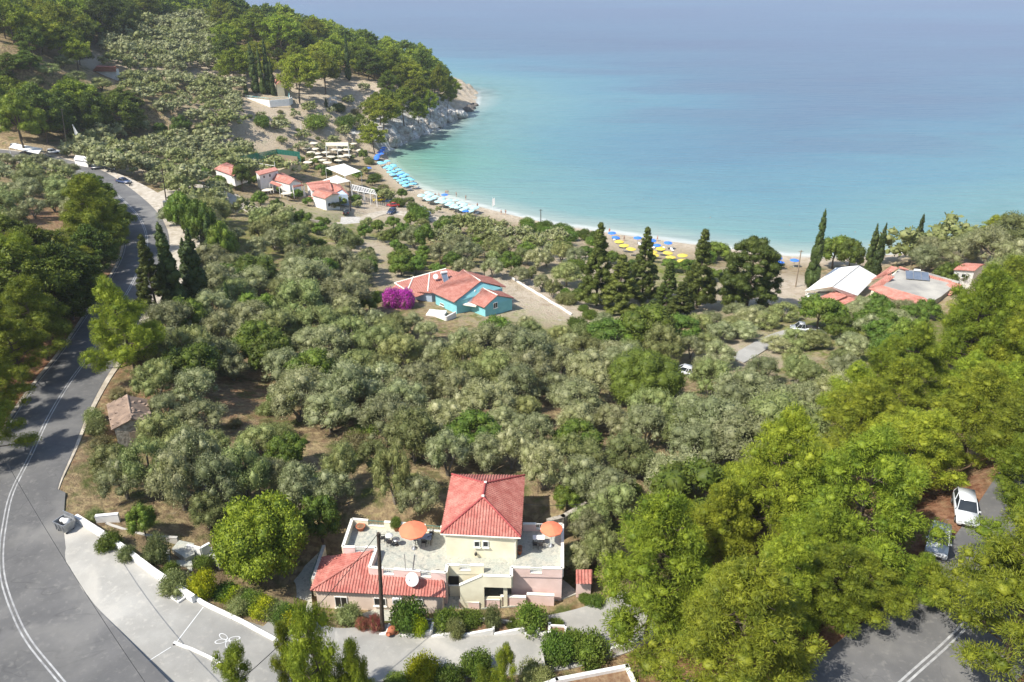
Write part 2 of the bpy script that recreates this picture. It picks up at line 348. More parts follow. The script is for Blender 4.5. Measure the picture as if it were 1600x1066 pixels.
mu = N(m, 'ShaderNodeMath', operation='MULTIPLY'); L(m, off, mu.inputs[0]); L(m, ad.outputs[0], mu.inputs[1])
dv = N(m, 'ShaderNodeMath', operation='MULTIPLY'); L(m, mu.outputs[0], dv.inputs[0]); dv.inputs[1].default_value = 1/500
cr = N(m, 'ShaderNodeValToRGB'); L(m, dv.outputs[0], cr.inputs[0]); el = cr.color_ramp.elements
for p_, c_ in ((0, (.46,.41,.33)), (.0025, (.62,.62,.57)), (.007, (.30,.35,.30)), (.03, (.15,.27,.255)), (.12, (.10,.21,.25)), (.22, (.085,.175,.235)), (.33, (.082,.135,.20)), (.55, (.083,.112,.178)), (1, (.085,.11,.18))):
    e = el.new(p_) if p_ not in (0, 1) else [q for q in el if q.position == p_][0]
    e.color = (*c_, 1)
def band(lo0, lo1, hi0, hi1):
    a = N(m, 'ShaderNodeMapRange'); a.inputs[1].default_value = lo0; a.inputs[2].default_value = lo1; L(m, off, a.inputs[0])
    c_ = N(m, 'ShaderNodeMapRange'); c_.inputs[1].default_value = hi0; c_.inputs[2].default_value = hi1; c_.inputs[3].default_value = 1; c_.inputs[4].default_value = 0; L(m, off, c_.inputs[0])
    x = N(m, 'ShaderNodeMath', operation='MULTIPLY'); L(m, a.outputs[0], x.inputs[0]); L(m, c_.outputs[0], x.inputs[1]); return x.outputs[0]
def mul(a, c_):
    x = N(m, 'ShaderNodeMath', operation='MULTIPLY'); L(m, a, x.inputs[0])
    if isinstance(c_, float): x.inputs[1].default_value = c_
    else: L(m, c_, x.inputs[1])
    return x.outputs[0]
c = cr.outputs[0]
c = mix(m, mul(mul(band(55, 100, 230, 330), noise_fac(m, .02, 6, .48, .6, vec=vec)), .5), c, (.09, .12, .18))
c = mix(m, mul(noise_fac(m, .006, 5, .35, .7, vec=vec), .35), c, (.10, .19, .26))
c = mix(m, mul(attr(m, 'cove'), .6), c, (.10, .26, .17))
c = mix(m, mul(mul(attr(m, 'rocky'), noise_fac(m, .12, 5, .35, .6)), .8), c, (.03, .07, .06))
mp3 = N(m, 'ShaderNodeMapping'); mp3.inputs['Scale'].default_value = (.2, 1.0, 1); mp3.inputs['Rotation'].default_value = (0, 0, .15); L(m, tc.outputs['Object'], mp3.inputs[0])
c = mix(m, mul(noise_fac(m, .16, 7, .5, .68, vec=mp3.outputs[0], rough=.65), .16), c, (.05, .11, .18))
L(m, c, b.inputs['Base Color'])
bn = N(m, 'ShaderNodeBump'); bn.inputs['Strength'].default_value = .75; bn.inputs['Distance'].default_value = .8
mp2 = N(m, 'ShaderNodeMapping'); mp2.inputs['Scale'].default_value = (.25, 1.0, 1); mp2.inputs['Rotation'].default_value = (0, 0, .12); L(m, tc.outputs['Object'], mp2.inputs[0])
hh = N(m, 'ShaderNodeMath', operation='ADD'); L(m, noise_fac(m, .35, 5, .2, .8, vec=mp2.outputs[0]), hh.inputs[0]); L(m, noise_fac(m, .06, 4, .2, .8, vec=mp2.outputs[0]), hh.inputs[1])
L(m, hh.outputs[0], bn.inputs['Height']); L(m, bn.outputs[0], b.inputs['Normal'])
sea = sea_grid(); sea.data.materials.append(m); setp(sea, kind='structure', label='calm sea, turquoise by the beach and blue-grey further out')
# ---------------------------------------------------------------- roads and paved ground
def mul_(m, a, k):
    x = N(m, 'ShaderNodeMath', operation='MULTIPLY', use_clamp=True); L(m, a, x.inputs[0]); x.inputs[1].default_value = k; return x.outputs[0]
def asphalt(name, c1, c2, c3, seams=True):
    m, b = newmat(name); b.inputs['Roughness'].default_value = .85; b.inputs['Specular IOR Level'].default_value = .25
    c = mix(m, noise_fac(m, .35, 7, .3, .7), c1, c2); c = mix(m, noise_fac(m, 2.2, 8, .55, .75), c, c3)
    # long faint stains and a few thin tar seams
    sm_ = noise_fac(m, .05, 3, .494, .506, dist=2.5); inv = N(m, 'ShaderNodeMath', operation='PINGPONG'); L(m, sm_, inv.inputs[0]); inv.inputs[1].default_value = .5
    if seams: c = mix(m, mul_(m, inv.outputs[0], .8), c, tuple(x*.55 for x in c1))
    c = mix(m, noise_fac(m, .12, 3, .5, .75, dist=1.5), c, c3)
    c = mix(m, mul_(m, noise_fac(m, .09, 9, .40, .68, rough=.7), .55), c, tuple(x*.62 for x in c1))
    L(m, c, b.inputs['Base Color'])
    bn = N(m, 'ShaderNodeBump'); bn.inputs['Strength'].default_value = .35; bn.inputs['Distance'].default_value = .02
    L(m, noise_fac(m, 14, 4, .2, .8), bn.inputs['Height']); L(m, bn.outputs[0], b.inputs['Normal'])
asphalt('asphalt', (.11, .109, .108), (.155, .151, .146), (.20, .194, .18))
asphalt('concrete', (.30, .29, .262), (.39, .378, .345), (.45, .425, .375), False)
simple('road_paint', (.42, .42, .41), (.24, .24, .24), 1.2, .7)
simple('gravel', (.50, .45, .37), (.34, .29, .22), .9, .95, .8, 9)

def ribbon(name, pts, hl, hr, mat, dz=0.0, thick=.25, drape=False, label=None):
    """a strip along pts reaching hl to the left and hr to the right, with real thickness"""
    p = [Vector(q) for q in pts]; n = len(p); vs = []
    for i in range(n):
        d = (p[min(i+1, n-1)]-p[max(i-1, 0)]); d.z = 0; d.normalize(); s = Vector((-d.y, d.x, 0))
        a = hl[i] if hasattr(hl, '__len__') else hl; b_ = hr[i] if hasattr(hr, '__len__') else hr
        A, B = p[i]+s*a, p[i]-s*b_; zA = zB = p[i].z
        vs += [(A.x, A.y, zA+dz), (B.x, B.y, zB+dz), (A.x, A.y, zA+dz-thick), (B.x, B.y, zB+dz-thick)]
    fs = []
    for i in range(n-1):
        a = i*4; c_ = a+4; fs += [(a, a+1, c_+1, c_), (a+1, a+3, c_+3, c_+1), (a+3, a+2, c_+2, c_+3), (a+2, a, c_, c_+2)]
    fs += [(0, 2, 3, 1), (n*4-4, n*4-3, n*4-1, n*4-2)]
    mb = MB().add(vs, fs); o = mb.build(name, mat); setp(o, kind='structure', label=label); return o
ribbon('road', ROAD_L, 4.3, [5.1 if i < 34 else 4.3 for i in range(len(ROAD_L))], 'asphalt', label='grey asphalt road sweeping round the left bend')
ribbon('road', ROAD_R, 4.6, 4.4, 'asphalt', label='grey asphalt road under the pines at lower right')
def line(pts, off, w, dz=.006, i0=0, i1=None):
    p = [Vector(q) for q in pts][i0:i1]; n = len(p); q = []
    for i in range(n):
        d = (p[min(i+1, n-1)]-p[max(i-1, 0)]); d.z = 0; d.normalize(); q.append(p[i]+Vector((-d.y, d.x, 0))*off)
    vs = []; fs = []
    for i in range(n):
        d = (q[min(i+1, n-1)]-q[max(i-1, 0)]); d.z = 0; d.normalize(); s = Vector((-d.y, d.x, 0))*w/2
        vs += [q[i]+s+Vector((0, 0, dz)), q[i]-s+Vector((0, 0, dz))]
    fs = [(2*i, 2*i+1, 2*i+3, 2*i+2) for i in range(n-1)]
    return vs, fs
mb = MB()
for o_ in (.16, -.16): mb.add(*line(ROAD_L, o_, .13))
mb.add(*line(ROAD_L, 4.0, .10)); 
setp(mb.build('road_marking', 'road_paint'), kind='structure', label='worn white double centre line of the left road')
mb = MB()
for o_ in (.17, -.17): mb.add(*line(ROAD_R, o_, .15))
setp(mb.build('road_marking', 'road_paint'), kind='structure', label='white double centre line of the lower right road')
# gravel and dusty shoulders of the left road where it leaves the bend
sh = [Vector(q) for q in ROAD_L]
k0 = min(range(len(sh)), key=lambda i: (sh[i]-Vector(P(228,392,22.1))).length)
def spread(pts, base, wide, i0, i1): return [base + wide*max(0, math.sin(math.pi*(i-i0)/(i1-i0))) if i0 <= i <= i1 else base for i in range(len(pts))]
k1 = 32
ribbon('road_shoulder', sh[k1:], 4.8, [4.35+min(1, i/25)*.9+(5.0*max(0,math.sin(math.pi*min(1,max(0,(i+k1-k0+14)/34))))) for i in range(len(sh)-k1)], 'gravel', dz=-.03, label='dusty pale shoulder beside the left road')
ribbon('track', TRACK_L, 2.2, 2.2, 'gravel', dz=.0, label='pale dirt track running down to the beach buildings')
ribbon('driveway', DRIVE, 3.3, 2.6, 'concrete', dz=0, label='concrete driveway in front of the pink villa')
ribbon('lane', LANE_M, 1.5, 1.5, 'concrete', dz=.05, label='pale concrete lane among olives right of centre')
from mathutils.geometry import tessellate_polygon, delaunay_2d_cdt
def on_park(x, y): return float(park_z(x, y))+.02
def sheet(name, poly, zf, mat, label, step=2.0, thick=.3):
    """a paved sheet following the height function zf, with a skirt"""
    x0, x1 = min(p[0] for p in poly), max(p[0] for p in poly); y0, y1 = min(p[1] for p in poly), max(p[1] for p in poly)
    gx, gy = np.meshgrid(np.arange(x0, x1, step), np.arange(y0, y1, step)); gx = gx.ravel(); gy = gy.ravel(); k = inside(gx, gy, poly)
    dd, _ = poly_dist(gx, gy, [tuple(p[:2])+(0,) for p in list(poly)+[poly[0]]]); k &= dd > .4
    n = len(poly); pts = [Vector(p[:2]) for p in poly] + [Vector((a, b_)) for a, b_ in zip(gx[k], gy[k])]
    vo, _, fo, *_ = delaunay_2d_cdt(pts, [(i, (i+1) % n) for i in range(n)], [tuple(range(n))] if True else [], 1, 1e-4)
    mb = MB(); mb.add([(v.x, v.y, zf(v.x, v.y)) for v in vo], [tuple(f) for f in fo])
    ring = [(p[0], p[1], zf(p[0], p[1])) for p in poly]; low = [(a, b_, c_-thick) for a, b_, c_ in ring]
    mb.add(ring+low, [(i, (i+1) % n, n+(i+1) % n, n+i) for i in range(n)])
    o = mb.build(name, mat); return setp(o, kind='structure', label=label)
sheet('parking_area', PARK, on_park, 'concrete', 'pale concrete lay-by between the road bend and the white wall')
# white joints, the painted edge and the painted flower on the concrete
simple('white_paint', (.75, .75, .73), (.6, .6, .58), 2, .6)
def stripe(mb, uv0, uv1, w, z=25.6, n=12):
    a = Vector(P(*uv0, z)); b_ = Vector(P(*uv1, z)); d = (b_-a); s = Vector((-d.y, d.x, 0)).normalized()*w/2; vs = []
    for i in range(n+1):
        p = a+d*i/n; 
        for q in (p+s, p-s): vs.append((q.x, q.y, on_park(q.x, q.y)+.012))
    mb.add(vs, [(2*i, 2*i+1, 2*i+3, 2*i+2) for i in range(n)])
mb = MB(); stripe(mb, (318,950), (277,1009), .07, 25.6); stripe(mb, (268,1014), (222,1046), .06, 25.8)
setp(mb.build('parking_marking', 'white_paint'), kind='structure', label='thin white joint lines across the concrete lay-by')
mb = MB(); cx, cy, _ = P(357, 1006, 25.0)
for k in range(4):
    an = R(25+k*90 if k % 2 == 0 else 70+k*75); vs = []; fs = []
    for i in range(17):
        t = i/16*2*math.pi; 
        for rr in (1.0, .8):
            lx = .52+.46*math.cos(t)*rr; ly = .24*math.sin(t)*rr; x = cx+lx*math.cos(an)-ly*math.sin(an); y = cy+(lx*math.sin(an)+ly*math.cos(an)); vs.append((x, y, on_park(x, y)+.013))
    mb.add(vs, [(2*i, 2*i+1, 2*i+3, 2*i+2) for i in range(16)])
setp(mb.build('parking_marking', 'white_paint'), kind='structure', label='white four petalled flower painted on the concrete')
# ---------------------------------------------------------------- building materials
def tilemat(name, c1, c2):
    m, b = newmat(name); b.inputs['Roughness'].default_value = .75; b.inputs['Specular IOR Level'].default_value = .25
    c = mix(m, noise_fac(m, 1.2, 6, .35, .65), c1, c2); c = mix(m, noise_fac(m, 7, 3, .5, .75), c, tuple(x*.72 for x in c1)); L(m, c, b.inputs['Base Color'])
    # courses of the tiles: small steps up the slope, keyed to height
    tc = N(m, 'ShaderNodeTexCoord'); sx = N(m, 'ShaderNodeSeparateXYZ'); L(m, tc.outputs['Object'], sx.inputs[0])
    w = N(m, 'ShaderNodeMath', operation='MULTIPLY'); L(m, sx.outputs[2], w.inputs[0]); w.inputs[1].default_value = 9.0
    f = N(m, 'ShaderNodeMath', operation='FRACT'); L(m, w.outputs[0], f.inputs[0])
    bn = N(m, 'ShaderNodeBump'); bn.inputs['Strength'].default_value = .5; bn.inputs['Distance'].default_value = .03; L(m, f.outputs[0], bn.inputs['Height']); L(m, bn.outputs[0], b.inputs['Normal'])
tilemat('tile_red', (.36, .11, .088), (.50, .215, .17))
tilemat('tile_far', (.40, .155, .115), (.50, .25, .20))
tilemat('tile_old', (.36, .26, .19), (.20, .145, .11))
tilemat('ridge_dark', (.30, .06, .06), (.40, .09, .08))
simple('plaster_pink', (.84, .63, .57), (.70, .51, .45), .55, .85, .2, 20)
simple('plaster_cream', (.86, .80, .60), (.73, .66, .48), .55, .85, .2, 20)
simple('plaster_peach', (.82, .69, .58), (.70, .56, .46), .55, .85, .2, 20)
simple('plaster_white', (.80, .78, .74), (.68, .66, .62), .7, .8, .15, 16)
simple('coping', (.82, .79, .70), (.70, .66, .57), .9, .8, .1, 10)
simple('turquoise_wall', (.24, .55, .58), (.20, .49, .53), .8, .85)
simple('blue_grey_wall', (.42, .50, .60), (.38, .46, .55), .8, .85)
simple('terracotta', (.42, .15, .075), (.34, .11, .06), 2, .8)
simple('dark_opening', (.018, .017, .016), (.03, .028, .025), 2, .5)
simple('glass_dark', (.02, .025, .03), (.035, .04, .045), 1, .12, spec=.6)
simple('metal_white', (.75, .75, .74), (.62, .62, .6), 2, .4)
simple('metal_grey', (.35, .36, .37), (.26, .27, .28), 3, .4, metal=.5)
simple('metal_dark', (.035, .03, .028), (.05, .045, .04), 3, .5)
simple('green_metal', (.10, .20, .16), (.07, .15, .12), 3, .6)
simple('wood_pole', (.045, .032, .024), (.075, .055, .04), 5, .9, .8, 9)
simple('wood_pale', (.30, .24, .17), (.22, .17, .12), 5, .9, .8, 9)
simple('fabric_coral', (.80, .22, .11), (.74, .19, .10), 1.5, .8)
simple('fabric_white', (.82, .81, .77), (.74, .72, .68), .8, .8)
simple('fabric_beige', (.66, .60, .48), (.55, .49, .38), 1.5, .85)
simple('fabric_blue', (.05, .20, .72), (.05, .17, .62), 1.5, .8)
simple('fabric_turquoise', (.15, .46, .62), (.24, .52, .64), 1.5, .8)
simple('fabric_aqua', (.33, .54, .56), (.44, .60, .58), 1.5, .8)
simple('fabric_yellow', (.68, .52, .08), (.60, .46, .08), 1.5, .8)
simple('rubble', (.42, .38, .31), (.22, .19, .15), 2.6, .95, 1.0, 5)
simple('pale_stone', (.46, .44, .40), (.34, .32, .28), 1.6, .9, .5, 8)
simple('planter_soil', (.16, .09, .05), (.25, .17, .10), 3, .95, .8, 8)
simple('net_green', (.02, .16, .11), (.03, .20, .14), 2, .8)
simple('court', (.44, .36, .22), (.38, .31, .20), .5, .9)
simple('flat_roof', (.42, .40, .35), (.26, .25, .23), .22, .95)
simple('solar', (.10, .13, .18), (.14, .17, .22), 1, .15, spec=.6)
simple('rubber', (.02, .02, .02), (.03, .03, .03), 3, .8)
simple('skin', (.50, .27, .17), (.44, .23, .14), 3, .7)
simple('swim_dark', (.03, .04, .10), (.05, .05, .12), 3, .8)
simple('swim_red', (.5, .05, .05), (.4, .05, .05), 3, .8)
simple('hair', (.03, .02, .015), (.05, .03, .02), 3, .8)
m, b = newmat('crazy_paving'); b.inputs['Roughness'].default_value = .85
tc = N(m, 'ShaderNodeTexCoord'); vo = N(m, 'ShaderNodeTexVoronoi', feature='DISTANCE_TO_EDGE'); vo.inputs['Scale'].default_value = 3.2; L(m, tc.outputs['Object'], vo.inputs['Vector'])
v2 = N(m, 'ShaderNodeTexVoronoi'); v2.inputs['Scale'].default_value = 3.2; L(m, tc.outputs['Object'], v2.inputs['Vector'])
bw = N(m, 'ShaderNodeRGBToBW'); L(m, v2.outputs['Color'], bw.inputs[0])
c = mix(m, bw.outputs[0], (.24, .25, .225), (.48, .45, .36)); c = mix(m, noise_fac(m, 1.1, 6, .4, .7), c, (.33, .35, .30))
r = N(m, 'ShaderNodeMapRange'); r.inputs[1].default_value = .0; r.inputs[2].default_value = .05; r.inputs[3].default_value = .8; r.inputs[4].default_value = 0; L(m, vo.outputs[0], r.inputs[0])
c = mix(m, r.outputs[0], c, (.56, .53, .45)); L(m, c, b.inputs['Base Color'])
def paint(name, col, rough=.3, metal=0.0):
    m, b = newmat(name); b.inputs['Base Color'].default_value = (*col, 1); b.inputs['Roughness'].default_value = rough; b.inputs['Coat Weight'].default_value = .5; b.inputs['Metallic'].default_value = metal
paint('car_white', (.62, .64, .66)); paint('car_silver', (.42, .44, .46), .35, .3); paint('car_dark', (.02, .022, .028)); paint('car_navy', (.03, .05, .12)); paint('car_red', (.38, .03, .02)); paint('car_yellow', (.70, .50, .03)); paint('car_blue', (.20, .34, .55)); paint('lamp_glass', (.6, .62, .62), .1)

V = lambda p: Vector(p)
def wallpt(a, b, u, v):
    """the point seen at pixel (u, v) on the upright plane through a and b"""
    a = Vector(a[:2]); d = Vector(b[:2])-a; n = Vector((-d.y, d.x)); r = ray(u, v); t = n.dot(a)/(n.x*r[0]+n.y*r[1]); return Vector((r[0]*t, r[1]*t, CH+r[2]*t))
def planept(p1, p2, p3, u, v):
    p1 = V(p1); n = (V(p2)-p1).cross(V(p3)-p1); r = V(ray(u, v)); o = V((0, 0, CH)); t = n.dot(p1-o)/n.dot(r); return o+r*t
def roof_plane(mb, pts, sp=.27, r=.085, thick=.14, over=0.0):
    """a tiled slope: slab plus half round rows; pts[0]-pts[1] is the eave"""
    p = [V(q) for q in pts]; mb.slab(p, thick); nn = (p[1]-p[0]).cross(p[2]-p[0]).normalized()
    if nn.z < 0: nn = -nn
    e = (p[1]-p[0]).normalized(); s = nn.cross(e); 
    if s.z < 0: s = -s
    q2 = [((q-p[0]).dot(e), (q-p[0]).dot(s)) for q in p]; t0 = min(a for a, _ in q2); t1 = max(a for a, _ in q2); n = max(1, int((t1-t0)/sp)); sp_ = (t1-t0)/n
    for i in range(n):
        t = t0+(i+.5)*sp_; ys = []
        for k in range(len(q2)):
            (a, b_), (c_, d_) = q2[k], q2[(k+1) % len(q2)]
            if (a > t) != (c_ > t): ys.append(b_+(d_-b_)*(t-a)/(c_-a))
        if len(ys) < 2: continue
        y0, y1 = min(ys), max(ys)
        if y1-y0 < .25: continue
        vs = []
        for y in (y0-.04, y1):
            for k in range(5):
                an = math.pi*k/4; vs.append(p[0]+e*(t+r*math.cos(an))+s*y+nn*(r*math.sin(an)*.9+.002))
        mb.add(vs, [(k, k+1, k+6, k+5) for k in range(4)], True); mb.add(vs[:5], [(0, 1, 2, 3, 4)])
def caps(mb, lines, r=.12):
    for a, b_ in lines: mb.tube([V(a)+V((0, 0, .05)), V(b_)+V((0, 0, .05))], r, 8)
def win(parent, a, b, uv0, uv1, frame='metal_white', pane='glass_dark', out=.03, name='window', sill=True):
    """window on the wall plane a-b between two pixel corners: frame with its pane and sill"""
    p0 = wallpt(a, b, *uv0); p1 = wallpt(a, b, *uv1); d = (V(b)-V(a)); d.z = 0; d.normalize(); n = V((d.y, -d.x, 0))
    if n.dot(p0) > 0: n = -n
    w = abs((p1-p0).dot(d)); z0, z1 = sorted((p0.z, p1.z)); c_ = (p0+p1)/2; rz = math.atan2(d.y, d.x); h = z1-z0
    mb = MB()
    for sx in (-1, 1): mb.box(V((c_.x, c_.y, (z0+z1)/2))+d*sx*(w/2)+n*out, (.06, .10, h+.06), rz)
    for zz in (z0, z1): mb.box(V((c_.x, c_.y, zz))+n*out, (w-.06, .10, .06), rz)
    if w > .9: mb.box(V((c_.x, c_.y, (z0+z1)/2))+n*out, (.05, .08, h-.06), rz)
    f = mb.build(name, frame, parent); pb = MB().box(V((c_.x, c_.y, (z0+z1)/2))+n*(out*.5), (w-.06, .04, h-.06), rz); pb.build('pane', pane, f)
    if sill: MB().box(V((c_.x, c_.y, z0-.06))+n*(out+.06), (w+.2, .22, .06), rz).build('sill', 'coping', f)
    return f
def parapet(parent, body_mat, a, b_, z0, z1, t=.22, gaps=(), name='parapet', rail='metal_white'):
    """low wall with a coping; gaps: (t0, t1, fraction of height kept) filled with a railing"""
    a = V(a); b_ = V(b_); a.z = b_.z = 0; ln = (b_-a).length; d = (b_-a)/ln; cuts = [0.0]; mb = MB(); cp = MB(); rl = MB(); x = 0.0
    segs = []; 
    for g0, g1, hk in sorted(gaps): segs.append((x, g0*ln, 1.0)); segs.append((g0*ln, g1*ln, hk)); x = g1*ln
    segs.append((x, ln, 1.0)); rz = math.atan2(d.y, d.x); cps = []; rls = []
    for s0, s1, hk in segs:
        if s1-s0 < .05: continue
        zt = z0+(z1-z0)*hk; mb.wall(a+d*s0, a+d*s1, t, z0, zt-.05); cps.append(MB().wall(a+d*s0, a+d*s1, t+.06, zt-.05, zt+.02))
        if hk < 1:
            rl = MB(); rl.wall(a+d*s0, a+d*s1, .05, z1-.06, z1); n = max(2, int((s1-s0)/.14))
            for k in range(1, n): c_ = a+d*(s0+(s1-s0)*k/n); rl.box((c_.x, c_.y, (zt+z1)/2), (.03, .03, z1-zt-.05), rz)
            rls.append(rl)
    w = mb.build(name, body_mat, parent)
    for q_ in cps: q_.build('coping', 'coping', w)
    for q_ in rls: q_.build('railing', rail, w)
    return w

# ================================================================ the pink villa
GV, TV, PT = 22.0, 25.0, 25.85
villa = thing('villa', 'pink and cream villa with red tiled roofs and a paved roof terrace in the foreground', 'house', P(720, 935, GV))
q = {k: V(P(u, v, PT)) for k, (u, v) in dict(A=(550.2,810.7), B=(690.5,822.7), C=(535.6,854.1), D=(588.5,855), E=(577,886), F=(696.5,894.5), G=(699,882), H=(756,883), I=(756,899), J=(799,900.5), K=(799,886), M=(878.8,887.8), N=(878.8,818.8), O=(817,818)).items()}
back = V((0, 2.4, 0))
body = MB(); body.prism([q['C'], q['D'], q['E'], q['F'], q['F']+V((.05, 1.2, 0)), q['A']], 21.8, 24.84)
body.build('wall', 'plaster_pink', villa); body = MB()
body.prism([q['K']+V((.003, 0, 0)), q['M'], q['N'], q['O']+V((0, .1, 0)), q['K']+V((.003, 5, 0))], 21.8, 24.84)
body.build('wall', 'plaster_pink', villa)
mb = MB(); mb.prism([q['F']+V((.06, 1.15, 0)), q['H']+V((0, 0, 0)), q['H']+back*1.3, q['K']+back*1.3, q['K']+V((0, 5, 0)), q['F']+V((.06, 6, 0))], 21.8, 24.83)
mb.build('wall', 'plaster_cream', villa)
MB().prism([q['H']+V((.02, .3, 0)), q['K']+V((-.02, .3, 0)), q['K']+back*1.29+V((-.02, 0, 0)), q['H']+back*1.29+V((.02, 0, 0))], 21.9, 22.02).build('porch_floor', 'terracotta', villa)
mb = MB(); mb.wall(q['H']+back*1.25+V((.9, 0, 0)), q['K']+back*1.25+V((-.05, 0, 0)), .1, 22.0, 24.8); mb.build('porch_wall', 'terracotta', villa)
dp = q['H']+back*1.2+V((1.3, 0, 0)); MB().box((dp.x, dp.y, 23.05), (.95, .1, 2.05)).build('door', 'metal_dark', villa)
# terrace floor, one slab
outl = [q['C'], q['D'], q['E'], q['F'], q['G'], q['H'], q['I'], q['J'], q['K'], q['M'], q['N'], q['O'], q['O']+V((-.1, .4, 0)), q['B'], q['A']]
MB().prism(outl, 24.85, TV).build('terrace_floor', 'crazy_paving', villa)
lo = .35
parapet(villa, 'plaster_cream', q['A'], q['B'], TV-.01, PT, gaps=((.18, .36, lo), (.82, .985, lo)), rail='green_metal')
parapet(villa, 'plaster_cream', q['C'], q['A'], TV-.01, PT)
parapet(villa, 'plaster_pink', q['C'], q['D'], 24.3, PT, gaps=((.36, .66, .6),))
parapet(villa, 'plaster_pink', q['D'], q['E'], TV-.3, PT)
parapet(villa, 'plaster_pink', q['E'], q['F'], 24.3, PT, gaps=((.18, .32, .6), (.67, .81, .6)))
parapet(villa, 'plaster_cream', q['G'], q['F'], TV-.2, PT)
parapet(villa, 'plaster_cream', q['G'], q['H'], TV-.2, PT, gaps=((.33, .63, .45),))
parapet(villa, 'plaster_cream', q['I'], q['J'], 24.55, PT)
parapet(villa, 'plaster_cream', q['J'], q['K'], 24.55, PT)
parapet(villa, 'plaster_pink', q['K'], q['M'], TV-.2, PT, gaps=((.37, .60, .45),))
parapet(villa, 'plaster_white', q['M'], q['N'], TV-.2, PT)
parapet(villa, 'plaster_pink', q['N'], q['O'], TV-.01, PT, gaps=((.45, .66, .3),))
# side and back walls of the yellow recess, and its door
mb = MB(); mb.wall(q['G']+V((.11, 0, 0)), q['H'], .1, 21.9, 24.84); mb.build('wall', 'plaster_cream', villa)
w0, w1 = q['G']+V((0, -.05, 0)), q['H']+V((0, -.05, 0))
win(villa, w0, w1, (701.5, 900.5), (717, 912.5), 'metal_dark', 'dark_opening', sill=True)
# outside stair with its slanting side wall up to the landing
I0 = q['I']; S0 = V(P(718.5, 915, 24.3)); yv = I0.y
st = MB(); x0 = wallpt(I0, I0+V((1, .02, 0)), 718.5, 915); x1 = I0
st.prism([(x0.x, yv-.1), (x1.x, yv-.1), (x1.x, yv+.1), (x0.x, yv+.1)], 21.9, [x0.z, PT-.02, PT-.02, x0.z])
sw = st.build('stair_wall', 'plaster_cream', villa)
MB().prism([(x0.x-.05, yv-.14), (x1.x-.16, yv-.14), (x1.x-.16, yv+.14), (x0.x-.05, yv+.14)], [x0.z, PT-.02, PT-.02, x0.z], [x0.z+.08, PT+.06, PT+.06, x0.z+.08]).build('coping', 'coping', sw)
st = MB(); n = 12
for k in range(n): xa = x0.x+(x1.x-x0.x)*k/n; st.box(((xa+x1.x)/2, (yv+q['H'].y)/2+.0, 22+(TV-22)*(k+.5)/n), (x1.x-xa, q['H'].y-yv-.25, (TV-22)/n-.002))
st.build('stairs', 'pale_stone', villa)
# small box wall and column below the landing
mb = MB(); mb.wall(q['I']+V((.1, .1, 0)), q['I']+V((1.6, .1, 0)), .12, 21.9, 23.2); mb.box((q['I'].x+1.9, q['I'].y+.25, 23.2), (.35, .35, 2.7)); mb.build('column', 'plaster_cream', villa)
# upper storey
u0, u1 = V(P(697.8, 870, TV)), V(P(807.5, 873, TV)); dU = (u1-u0).normalized(); nU = V((-dU.y, dU.x, 0)); dep = 7.6
MB().prism([u0, u1, u1+nU*dep, u0+nU*dep], TV-.05, 27.72).build('upper_wall', 'plaster_cream', villa)
win(villa, u0, u1, (741.2, 845.4), (749.5, 854)); win(villa, u0, u1, (754.6, 845.6), (763, 854.2))
EZ, RZ = 27.8, 29.6
FL, FR, BR, BL = [V(P(*c, EZ)) for c in ((688.5, 833.4), (813.6, 839.5), (819.7, 743), (706, 741.5))]; R1, R2 = V(P(754.6, 776.8, RZ)), V(P(758.3, 755.4, RZ))
mb = MB()
for pl in ([FL, FR, R1], [FR, BR, R2, R1], [BR, BL, R2], [BL, FL, R1, R2]): roof_plane(mb, pl)
rf = mb.build('roof', 'tile_red', villa); mb = MB(); caps(mb, [(FL, R1), (FR, R1), (BR, R2), (BL, R2), (R1, R2)], .11); mb.build('ridge_cap', 'ridge_dark', rf)
for R_ in (R1, R2): MB().box(R_+V((0, 0, .14)), (.24, .24, .10)).build('ridge_cement', 'coping', rf)
MB().prism([FL+V((.12, .12, 0)), FR+V((-.12, .12, 0)), BR+V((-.12, -.12, 0)), BL+V((.12, -.12, 0))], EZ-.22, EZ-.13).build('eave_soffit', 'plaster_white', rf)
lp = wallpt(u0, u1, 743.5, 864); mb = MB(); mb.lathe((lp.x, lp.y-.2, lp.z), [(.02, .2), (.12, .12), (.13, -.05), (.08, -.14), (0, -.15)], 10); mb.box((lp.x, lp.y-.06, lp.z+.12), (.06, .2, .06)); mb.build('wall_lamp', 'metal_dark', villa)
dr = u1+nU*3.0; MB().box((dr.x+.03, dr.y, TV+1.0), (.08, 1.3, 2.0), math.atan2(dU.y, dU.x)).build('door', 'wood_pale', villa)
g0_, g1_ = FL+V((0, -.06, -.08)), FR+V((0, -.06, -.08)); MB().tube([g0_, g1_], .07, 8).build('gutter', 'coping', rf); MB().tube([u1+V((-.12, -.08, 0)), u1+V((-.12, -.08, 2.5)), g1_+V((-.2, .05, 0))], .045, 8).build('downpipe', 'coping', villa)
